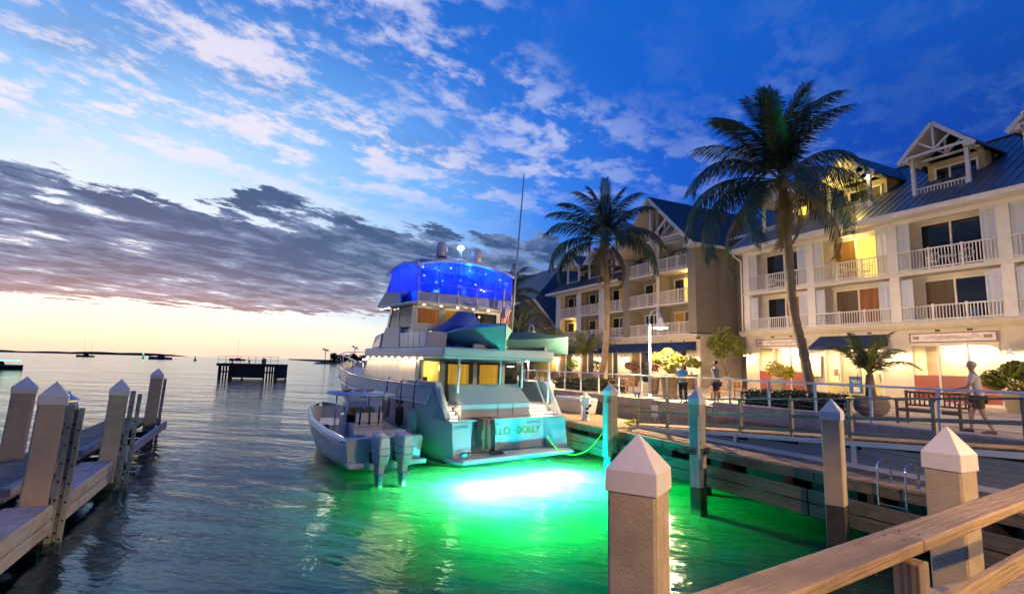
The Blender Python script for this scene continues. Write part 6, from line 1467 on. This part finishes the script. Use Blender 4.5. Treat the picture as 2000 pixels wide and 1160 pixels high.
# potted palms
def potted_palm(label, v, u, r, h, trunk, s, n, pm, lean=0, seed=1, kind='wide'):
    rn = random.Random(seed); t_ = thing('potted_palm', label, 'potted palm', (v, u, PZ), 'palms in large pots')
    p = part('pot', MB().lathe(pot_profile(kind, r, h), (v, u, PZ), 24), pm, t_)
    if r > .5:
        for k in range(8): part('pot_ridge', MB().lathe([(r * (.80 + .21 * math.sin(math.pi * (.16 + k * .075))), 0), (r * (.82 + .21 * math.sin(math.pi * (.16 + k * .075))), .015), (r * (.80 + .21 * math.sin(math.pi * (.16 + k * .075))), .03)], (v, u, PZ + h * (.22 + .07 * k)), 24), pm, p)
    part('soil', MB().lathe([(r * .8, 0), (r * .8, .02)], (v, u, PZ + h - .05), 14), SOIL, t_)
    part('trunk', MB().tube([(v, u, PZ + h - .1), (v, u, PZ + h + trunk * .4), (v, u + lean, PZ + h + trunk)], [.20 * r / .6, .16 * r / .6, .12 * r / .6], 10), BARK, t_)
    for i in range(n):
        pt = rn.uniform(18, 74); az_ = i * 360 / n * 2.4 + rn.uniform(-15, 15)
        add_frond(t_, 'frond_s' if pt < 50 else 'frond_t', (v, u + lean, PZ + h + trunk - .02), R(az_), R(pt), s * rn.uniform(.85, 1.1), R(rn.uniform(-30, 30)))
potted_palm('feathery palm in a wide ribbed grey pot in front of the shop door', 18.7, 10.8, .52, .66, .72, .92, 15, mat('ribbed_brown_pot', (.22, .17, .125), .7, var=.2, bump=.4), seed=2)
potted_palm('small palm in a pot before the french doors of the tan building', 26.4, 39.5, .45, .8, 1.5, 1.5, 18, SQP, seed=5, kind='round')
def hedge(label, v0, v1, u0, u1, h, seed):
    rn = random.Random(seed); t_ = thing('hedge', label, 'hedge', ((v0 + v1) / 2, (u0 + u1) / 2, PZ), 'clipped hedges round the palms')
    part('stems', B(v0 + .12, v1 - .12, u0 + .12, u1 - .12, PZ, PZ + h - .12), SOIL, t_)
    m = MB(); n = int((v1 - v0) * (u1 - u0) * 210 + 2 * (v1 - v0 + u1 - u0) * h * 260)
    for i in range(n):
        f = rn.random(); v = rn.uniform(v0, v1); u = rn.uniform(u0, u1); z = PZ + rn.uniform(.03, h)
        k = rn.randrange(5)
        if k < 2: z = PZ + h + rn.gauss(0, .035) + .05 * math.sin(v * 3) * math.sin(u * 2.3)
        elif k == 2: v = v0 + rn.gauss(0, .04)
        elif k == 3: u = u0 + rn.gauss(0, .04)
        else: u = u1 + rn.gauss(0, .04) if f < .5 else u; v = v1 if f >= .5 else v
        a = Vector((rn.gauss(0, 1), rn.gauss(0, 1), rn.gauss(0, 1))).normalized() * .06 * rn.uniform(.6, 1.4); b = a.cross(Vector((rn.gauss(0, 1), rn.gauss(0, 1), rn.gauss(0, 1))).normalized()).normalized() * .035
        p = Vector((v, u, z)); m.add([p - a, p + b, p + a, p - b], [(0, 1, 2, 3)])
    part('foliage', m, HEDGE, t_, fix=False)
hedge('low dark hedge round the foot of the tall leaning palm', 16.6, 19.0, 11.7, 14.3, .62, 3)
hedge('low dark hedge round the foot of the curved palm', 16.9, 19.9, 25.2, 28.8, .62, 4)

# ------------------------------------------------------------------ benches
def bench(v, u0, u1, label, rot=0, depth=.52):
    """front towards the water (-v); back at larger v"""
    t_ = thing('bench', label, 'bench', (v, (u0 + u1) / 2, PZ), 'teak garden benches on the promenade'); z = PZ
    for k in range(6):
        part('seat_slat', B(v + .03 + k * .083, v + .095 + k * .083, u1 + .02, u0 - .02, z + .42, z + .44), TEAK, t_)
    part('front_rail', B(v + .02, v + .05, u1 + .06, u0 - .06, z + .35, z + .42), TEAK, t_)
    part('top_rail', B(v + depth + .02, v + depth + .06, u1 + .06, u0 - .06, z + .86, z + .93), TEAK, t_); part('lower_rail', B(v + depth + .02, v + depth + .06, u1 + .06, u0 - .06, z + .50, z + .55), TEAK, t_)
    n = int((u0 - u1) / .115)
    for k in range(1, n):
        uu = u1 + (u0 - u1) * k / n; part('back_slat', B(v + depth + .03, v + depth + .05, uu - .02, uu + .02, z + .55, z + .86), TEAK, t_)
    for uu in (u0 - .06, u1):
        part('leg', B(v, v + .06, uu, uu + .06, z, z + .64), TEAK, t_); part('leg', B(v + depth, v + depth + .06, uu, uu + .06, z, z + .95), TEAK, t_)
        part('arm_rest', B(v - .03, v + depth, uu - .01, uu + .07, z + .64, z + .67), TEAK, t_)
bench(17.0, 9.15, 7.55, 'teak bench by the ramp rail in front of the walking man')
bench(18.0, 24.6, 23.0, 'teak bench between the curved palm and the tall lamp post')
bench(19.9, 18.9, 17.5, 'teak bench behind the two standing people')
bench(23.5, 38.8, 37.0, 'far teak bench at the end of the railing behind the hedge')
tbx = thing('garden_table', 'small dark table beside the far bench', 'table', (22.8, 40.3, PZ))
part('top', B(22.4, 23.2, 39.8, 40.8, PZ + .68, PZ + .72), TEAK, tbx)
for a, b in ((22.45, 39.85), (23.1, 39.85), (22.45, 40.7), (23.1, 40.7)): part('leg', B(a, a + .05, b, b + .05, PZ, PZ + .68), TEAK, tbx)

# ------------------------------------------------------------------ people
def skin_mesh(name, J, E, root, mt, parent, levels=2):
    me = bpy.data.meshes.new(name); names = list(J); me.from_pydata([J[k][0] for k in names], [(names.index(a), names.index(b)) for a, b in E], [])
    o = bpy.data.objects.new(name, me); COL.objects.link(o); o.parent = parent; o['_b'] = [0, 0, 0]
    md = o.modifiers.new('skin', 'SKIN'); md.use_smooth_shade = True
    for i, k in enumerate(names):
        sv = me.skin_vertices[0].data[i]; r = J[k][1]; sv.radius = r if isinstance(r, tuple) else (r, r); sv.use_root = (k == root)
    s_ = o.modifiers.new('smooth', 'SUBSURF'); s_.levels = levels; s_.render_levels = levels
    me.materials.append(mt); return o
def person(label, v, u, H, face, pose, shirt, shorts, hair, cap=None, long=False, shoes=None, skin=SKIN):
    """face: yaw in the quay frame, local -y is forward. pose gives hands and feet"""
    t_ = thing('person', label, 'person', (v, u, PZ), angle=QA + R(face)); k = H / 1.75
    def P(x, y, z): return (x * k, y * k, z * k)
    hl, hr = pose['hands']; fl_, fr_ = pose['feet']; ln = pose.get('lean', 0); el, er = pose['elbows']; kl, kr = pose['knees']
    J = {'pel': (P(0, 0, .94), (.15 * k, .105 * k)), 'waist': (P(0, -ln * .3, 1.08), (.135 * k, .10 * k)), 'chest': (P(0, -ln * .7, 1.28), (.165 * k, .115 * k)), 'sh': (P(0, -ln, 1.43), (.10 * k, .08 * k)), 'neck': (P(0, -ln - .01, 1.51), .056 * k), 'head0': (P(0, -ln - .02, 1.575), .068 * k), 'head1': (P(0, -ln - .02, 1.66), (.080 * k, .098 * k)), 'head2': (P(0, -ln - .01, 1.725), (.055 * k, .070 * k)),
         'shl': (P(-.19, -ln, 1.40), .062 * k), 'shr': (P(.19, -ln, 1.40), .062 * k), 'ell': (P(*el), .042 * k), 'elr': (P(*er), .042 * k), 'wl': (P(*hl), .028 * k), 'wr': (P(*hr), .028 * k),
         'hipl': (P(-.10, 0, .86), .10 * k), 'hipr': (P(.10, 0, .86), .10 * k), 'knl': (P(*kl), .060 * k), 'knr': (P(*kr), .060 * k), 'cal': (P(*((Vector(kl) * .62 + Vector(fl_) * .38))), .056 * k), 'car': (P(*((Vector(kr) * .62 + Vector(fr_) * .38))), .056 * k),
         'al': (P(fl_[0], fl_[1], fl_[2]), .036 * k), 'ar': (P(fr_[0], fr_[1], fr_[2]), .036 * k), 'tl': (P(fl_[0], fl_[1] - .16, max(.03, fl_[2] - .06)), (.042 * k, .026 * k)), 'tr': (P(fr_[0], fr_[1] - .16, max(.03, fr_[2] - .06)), (.042 * k, .026 * k)), }
    E_ = [('pel', 'waist'), ('waist', 'chest'), ('chest', 'sh'), ('sh', 'neck'), ('neck', 'head0'), ('head0', 'head1'), ('head1', 'head2'), ('sh', 'shl'), ('sh', 'shr'), ('shl', 'ell'), ('shr', 'elr'), ('ell', 'wl'), ('elr', 'wr'),
          ('pel', 'hipl'), ('pel', 'hipr'), ('hipl', 'knl'), ('hipr', 'knr'), ('knl', 'cal'), ('knr', 'car'), ('cal', 'al'), ('car', 'ar'), ('al', 'tl'), ('ar', 'tr')]
    for s, w_, e_ in (('l', hl, el), ('r', hr, er)):
        d = (Vector(w_) - Vector(e_)).normalized(); sd = d.cross(Vector((0, 0, 1))); sd = sd.normalized() if sd.length > .1 else Vector((1, 0, 0)); q = Vector(w_)
        J['pm' + s] = (P(*(q + d * .06)), (.034 * k, .018 * k)); E_.append(('w' + s, 'pm' + s))
        for i, off in enumerate((-.03, -.01, .01, .03)):
            b = q + d * .10 + sd * off; t = b + d * (.045 - abs(i - 1.4) * .006) + Vector((0, 0, -.02)); J['f%s%da' % (s, i)] = (P(*b), .0105 * k); J['f%s%db' % (s, i)] = (P(*t), .009 * k)
            E_ += [('pm' + s, 'f%s%da' % (s, i)), ('f%s%da' % (s, i), 'f%s%db' % (s, i))]
        J['th' + s] = (P(*(q + d * .05 + sd * .05)), .011 * k); E_.append(('w' + s, 'th' + s))
    body = skin_mesh('body', J, E_, 'pel', skin, t_, 2)
    G = {a: (J[a][0], tuple(x + .022 * k for x in (J[a][1] if isinstance(J[a][1], tuple) else (J[a][1],) * 2))) for a in ('pel', 'waist', 'chest', 'sh', 'shl', 'shr')}
    G['nk'] = (P(0, -ln - .005, 1.475), .07 * k); G['hem'] = (P(0, .0, .86), (.185 * k, .135 * k))
    GE = [('pel', 'waist'), ('waist', 'chest'), ('chest', 'sh'), ('sh', 'nk'), ('sh', 'shl'), ('sh', 'shr'), ('pel', 'hem')]
    for s in ('l', 'r'):
        a = Vector(J['sh' + s][0]); b = Vector(J['el' + s][0]); f = 1.0 if long else .62
        G['sl' + s] = (tuple(a.lerp(b, f)), .066 * k); GE.append(('sh' + s, 'sl' + s))
    skin_mesh('shirt', G, GE, 'waist', shirt, t_, 2)
    lenf = pose.get('shorts', .72)
    S = {'pel': (P(0, 0, .93), (.170 * k, .125 * k)), 'hipl': (P(-.10, 0, .84), .118 * k), 'hipr': (P(.10, 0, .84), .118 * k)}; SE = [('pel', 'hipl'), ('pel', 'hipr')]
    for s in ('l', 'r'):
        a = Vector(J['hip' + s][0]); b = Vector(J['kn' + s][0]); S['e' + s] = (tuple(a.lerp(b, min(1, lenf))), .092 * k); SE.append(('hip' + s, 'e' + s))
        if lenf > 1: c = Vector(J['a' + s][0]); S['z' + s] = (tuple(b.lerp(c, .92)), .062 * k); SE.append(('e' + s, 'z' + s))
    skin_mesh('trousers' if lenf > 1 else 'shorts', S, SE, 'pel', shorts, t_, 2)
    hd = Vector(J['head1'][0])
    hm = MB().ball(hd + Vector((0, .034 * k, .036 * k)), (.087 * k, .088 * k, .084 * k), 14, 8); part('hair', hm, hair, t_, absolute=False)
    fm = MB().ball(hd + Vector((0, -.10 * k, -.02 * k)), (.014 * k, .022 * k, .024 * k), 8, 5); part('nose', fm, skin, t_, absolute=False)
    for s in (-1, 1):
        part('eye', MB().ball(hd + Vector((s * .032 * k, -.088 * k, .005 * k)), .010 * k, 6, 4), BLACK, t_, absolute=False); part('ear', MB().ball(hd + Vector((s * .085 * k, .01 * k, -.01 * k)), (.012 * k, .022 * k, .032 * k), 6, 5), skin, t_, absolute=False)
    part('mouth', MB().box(hd.x - .022 * k, hd.x + .022 * k, hd.y - .090 * k, hd.y - .082 * k, hd.z - .062 * k, hd.z - .054 * k), RED, t_, absolute=False)
    if cap:
        part('cap', MB().lathe([(.100 * k, -.01), (.102 * k, .03 * k), (.085 * k, .085 * k), (.04 * k, .11 * k), (0, .115 * k)], (hd.x, hd.y + .01 * k, hd.z + .02 * k), 16).hexa([(hd.x - .07 * k, hd.y - .19 * k, hd.z + .02 * k), (hd.x + .07 * k, hd.y - .19 * k, hd.z + .02 * k), (hd.x + .085 * k, hd.y - .07 * k, hd.z + .03 * k), (hd.x - .085 * k, hd.y - .07 * k, hd.z + .03 * k), (hd.x - .07 * k, hd.y - .19 * k, hd.z + .03 * k), (hd.x + .07 * k, hd.y - .19 * k, hd.z + .03 * k), (hd.x + .085 * k, hd.y - .07 * k, hd.z + .05 * k), (hd.x - .085 * k, hd.y - .07 * k, hd.z + .05 * k)]), cap, t_, absolute=False)
    if shoes:
        for s in ('l', 'r'):
            a = Vector(J['a' + s][0]); part('shoe', MB().hexa([(a.x - .05 * k, a.y - .24 * k, .0), (a.x + .05 * k, a.y - .24 * k, .0), (a.x + .045 * k, a.y + .06 * k, .0), (a.x - .045 * k, a.y + .06 * k, .0), (a.x - .042 * k, a.y - .22 * k, .045 * k), (a.x + .042 * k, a.y - .22 * k, .045 * k), (a.x + .04 * k, a.y + .05 * k, .07 * k), (a.x - .04 * k, a.y + .05 * k, .07 * k)]), shoes, t_, absolute=False, bevel=.012)
    return t_
HAIRD = mat('dark_hair', (.025, .016, .012), .7); HAIRG = mat('grey_hair', (.35, .33, .31), .7)
# man walking left along the rail: local -y is forward; forward = +u,-v slightly
person('man in a pale shirt, brown shorts and cap walking along the white railing', 16.55, 6.95, 1.76, 180 + 18, dict(hands=((-.24, -.22, .96), (.20, -.46, 1.04)), elbows=((-.27, .05, 1.12), (.25, -.16, 1.14)), feet=((-.10, -.20, .07), (.10, .24, .08)), knees=((-.11, -.15, .50), (.10, .06, .49)), lean=.07, shorts=.80),
       mat('pale_shirt', (.55, .52, .45), .85, var=.08, bump=.35, scale=6), mat('brown_shorts', (.10, .075, .045), .9), HAIRG, cap=mat('grey_cap', (.33, .36, .32), .8), shoes=mat('tan_loafer', (.22, .12, .04), .6))
person('boy in a blue shirt and black trousers leaning on the white railing', 16.22, 16.9, 1.62, -72, dict(hands=((-.06, -.30, 1.10), (.10, -.30, 1.10)), elbows=((-.27, -.12, 1.12), (.27, -.12, 1.12)), feet=((-.10, .02, .07), (.12, .05, .07)), knees=((-.11, -.02, .50), (.12, .0, .49)), lean=.05, shorts=1.5),
       mat('blue_shirt', (.07, .28, .52), .85), mat('black_trousers', (.012, .012, .016), .9), HAIRD, shoes=BLACK)
person('man in a grey shirt and dark shorts with one hand raised by the railing', 16.6, 15.45, 1.74, 205, dict(hands=((-.30, -.30, 1.52), (.22, -.10, .90)), elbows=((-.36, -.12, 1.22), (.28, .04, 1.10)), feet=((-.11, .02, .07), (.12, -.05, .07)), knees=((-.11, -.03, .50), (.12, -.05, .49)), lean=.03, shorts=.85),
       mat('grey_shirt', (.18, .21, .25), .85), mat('dark_shorts', (.02, .03, .055), .9), HAIRD, shoes=BLACK)

# ------------------------------------------------------------------ far water: dolphin platform, boats, buoys, island
dp_ = thing('mooring_platform', 'dark timber mooring platform with a thin railing standing in the open water', 'platform', (0, 0, 0), angle=R(2), fr=frame(R(2), (-45.2, 93)))
W2 = 6.1; dp_.scale = (.82, .82, 1)
part('deck', B(-W2 - .5, W2 + .1, -2.6, 2.6, 2.05, 2.5), DARKW, dp_)
part('fender_wall', B(-3.2, 3.0, -2.5, -2.2, .1, 2.05), DARKW, dp_)
i = 0
for x in [-6.0, -5.7, -5.1, -4.5, -3.9, -3.4, 3.3, 3.9, 4.5, 5.0, 5.5, 5.9]:
    for y in (-2.5, 2.4) if abs(x) in (6.0, 5.9, 3.4) else (-2.5,):
        part('pile', MB().box(x - .13, x + .13, y - .15, y + .15, -1.1, 2.1), DARKW, dp_)
for x0, x1 in ((-6.1, -3.2), (3.0, 6.0)):
    part('waling', B(x0, x1, -2.75, -2.5, .95, 1.2), DARKW, dp_)
part('fender_wall', B(5.3, 6.3, -2.4, 2.2, .1, 2.1), DARKW, dp_)
for k in range(4): part('fender_rung', B(6.0, 7.0, -2.4, -2.0, .35 + k * .45, .58 + k * .45), DARKW, dp_)
for x in [-6.4 + k * 1.55 for k in range(9)] : part('rail_post', MB().tube([(x, -2.4, 2.5), (x, -2.4, 3.75)], .035, 5), DARKW, dp_)
for z in (3.1, 3.75): part('rail', MB().tube([(-6.5, -2.4, z), (6.1, -2.4, z)], .03, 5), DARKW, dp_)
part('white_tank', MB().lathe([(.42, 0), (.48, .5), (.42, .85), (.2, 1.0), (0, 1.02)], (2.7, -1.5, 2.5), 12), mat('dull_white', (.28, .30, .26), .7), dp_)
for x in (-3.9, -.3): part('bollard', MB().lathe([(.14, 0), (.12, .4), (.28, .45), (.28, .6), (0, .62)], (x, -1.6, 2.5), 8), DARKW, dp_)
for x in (-4.6, -3.9): part('ladder', MB().tube([(x, -2.7, -.3), (x, -2.7, 3.0)], .03, 5), mat('grey_steel', (.12, .13, .14), .5), dp_)
def ray_xy(px, d):  # bearing of a far thing as it lies from the quay, distance d
    a = px; return math.sin(R(a)) * d, math.cos(R(a)) * d
def far_boat(name, label, az_, d, L_, hull_m, mast=None, lights=(), cabin=True, two=False, heading=90):
    X, Y = ray_xy(az_, d); fr = frame(R(heading) - R(az_), (X, Y)); t_ = thing(name, label, 'boat', (0, 0, 0), 'boats out on the water', angle=R(heading) - R(az_), fr=fr)
    rows = []
    for f, w, zz in ((0, .38, .1), (.25, .5, .09), (.6, .45, .10), (.85, .22, .13), (1, .02, .16)):
        y = -L_ / 2 + L_ * f; w = w * L_ * .28; z = zz * L_
        rows.append([(-w, y, z), (-w * .8, y, 0), (0, y, -.3), (w * .8, y, 0), (w, y, z)])
    m = MB().grid(rows); m.add([r_[0] for r_ in rows] + [r_[-1] for r_ in reversed(rows)], [tuple(range(10))]); m.add(rows[0], [(0, 1, 2, 3, 4)])
    part('hull', m, hull_m, t_)
    if cabin: part('cabin', MB().hexa([(-L_ * .08, -L_ * .2, L_ * .09), (L_ * .08, -L_ * .2, L_ * .09), (L_ * .08, L_ * .18, L_ * .09), (-L_ * .08, L_ * .18, L_ * .09), (-L_ * .06, -L_ * .16, L_ * .19), (L_ * .06, -L_ * .16, L_ * .19), (L_ * .06, L_ * .1, L_ * .19), (-L_ * .06, L_ * .1, L_ * .19)]), hull_m, t_)
    for (my, mh) in (mast or []): part('mast', MB().tube([(0, my * L_, L_ * .1), (0, my * L_, mh)], .09 if d > 300 else .05, 5), DARKW, t_)
    for (y, z, mt_, ln_) in lights: part('navigation_light', MB().box(-.3, .3, y * L_ - ln_ / 2, y * L_ + ln_ / 2, z, z + .35 * d / 500), mt_, t_)
    return t_
far_boat('sailboat', 'two masted sailboat silhouetted under the sunset at the far left', -38.9, 700, 15, DARKW, mast=[(.1, 17), (-.3, 13)], heading=85)
far_boat('motorboat', 'motorboat with green and red lights out between the sailboat and the platform', -33.6, 560, 18, mat('slate_hull', (.06, .07, .09), .6), mast=[(0, 6), (.05, 8)], lights=[(.40, 1.6, GRN_L, 5), (-.45, 1.4, RED_L, 3), (0, 7.0, RED_L, 1.5)], heading=90)
far_boat('motorboat', 'small boat with a tall mast and pink lit deck beyond the mooring platform', -27.4, 620, 15, mat('pink_grey_hull', (.25, .12, .16), .6), mast=[(0, 22), (.02, 9)], lights=[(.1, 3.0, RED_L, 5), (.0, 5, RED_L, 1.0)], heading=92)
far_boat('motorboat', 'dark boat with a green light cut by the left edge of the picture', -44.4, 150, 9, DARKW, lights=[(-.2, 1.7, GRN_L, 4.5)], heading=90)
for az_, d, lab in ((-34.9, 620, 'green lit channel buoy left of the motorboat'), (-30.9, 480, 'green lit channel buoy right of the motorboat')):
    X, Y = ray_xy(az_, d); t_ = thing('channel_buoy', lab, 'buoy', (0, 0, 0), 'channel buoys', angle=0, fr=frame(0, (X, Y)))
    part('float', MB().lathe([(.9, -.2), (1.0, .8), (.5, 1.0), (.3, 3.0), (.5, 3.2), (.5, 3.8), (0, 3.9)], (0, 0, 0), 10), DARKW, t_)
    part('light', MB().ball((0, 0, 4.3), .55, 8, 6), GRN_L, t_)
isl = struct('island', MB().grid([[(x, y + 3 * math.sin(x), 0 if k in (0, 3) else 1.0 + .5 * math.sin(x * .3)) for k, y in enumerate((392, 400, 430, 440))] for x in range(-146, -60, 4)]), DARKW, angle=0, fr=frame(0))
ISL = mat('far_foliage', (.03, .045, .02), .8, var=.5, scale=.5, bump=0)
rn = random.Random(5)
for i in range(13):
    x = -137.5 + i * 3.0; h = rn.uniform(6.0, 8.6); y = 404 + rn.uniform(0, 6)
    t_ = thing('island_tree', ['broad dark tree on the left part of the low island', 'broad dark tree on the middle of the low island', 'broad dark tree on the right part of the low island behind the yacht bow'][min(2, i // 5)], 'tree', (x, y, 0), 'trees on the low island', angle=0, fr=frame(0))
    m = MB()
    for k in range(5): leaves(m, (x + rn.uniform(-2, 2), y + rn.uniform(-1, 1), 1.2 + h * rn.uniform(.3, .75)), (2.2, 1.6, h * .3), 60, .75, rn)
    part('crown', m, ISL, t_, fix=False); part('trunk', MB().tube([(x, y, 0), (x, y, h * .7)], .3, 5), DARKW, t_)
for x, h, lab in ((-141.8, 10.5, 'lone leaning palm at the left tip of the low island'), (-119.5, 13.0, 'taller palm standing over the trees of the low island')):
    t_ = thing('island_palm', lab, 'palm tree', (x, 402, 0), angle=0, fr=frame(0)); part('trunk', MB().tube([(x, 402, .5), (x + .4, 402, h * .5), (x + .1, 402, h - .6)], .25, 6), DARKW, t_)
    for k in range(11): add_frond(t_, 'frond_b', (x + .1, 402, h - .6), R(k * 33), R(rn.uniform(-10, 60)), 1.0)
for x, y, w_ in ((-124, 400, 3), (-113, 399, 2.5)):
    t_ = thing('island_house', 'small warmly lit house on the low island, %s' % ('the left one' if x < -120 else 'the one by the yacht bow'), 'house', (x, y, 0), 'houses on the island', angle=0, fr=frame(0))
    part('wall', B(x - w_, x + w_, y, y + 3, .5, 3.2), mat('island_house_wall', (.3, .3, .3), .8) if not bpy.data.materials.get('island_house_wall') else bpy.data.materials['island_house_wall'], t_); part('window', B(x - .5, x + .5, y - .1, y, 1.5, 2.3), LIT, t_)
far = struct('far_shore', MB().grid([[(x, 2600, 0), (x, 2600, 6 + 5 * abs(math.sin(x * .004)) + 3 * abs(math.sin(x * .013))), (x, 2750, 0)] for x in range(-2700, -1650, 25)]), mat('distant_shore', (.10, .09, .09), .9, bump=0), angle=0, fr=frame(0))
# a little haze near the horizon is left to the sky; remove builder tags
bpy.data.objects.remove(BOLT)
for o in bpy.data.objects:
    if '_b' in o: del o['_b']
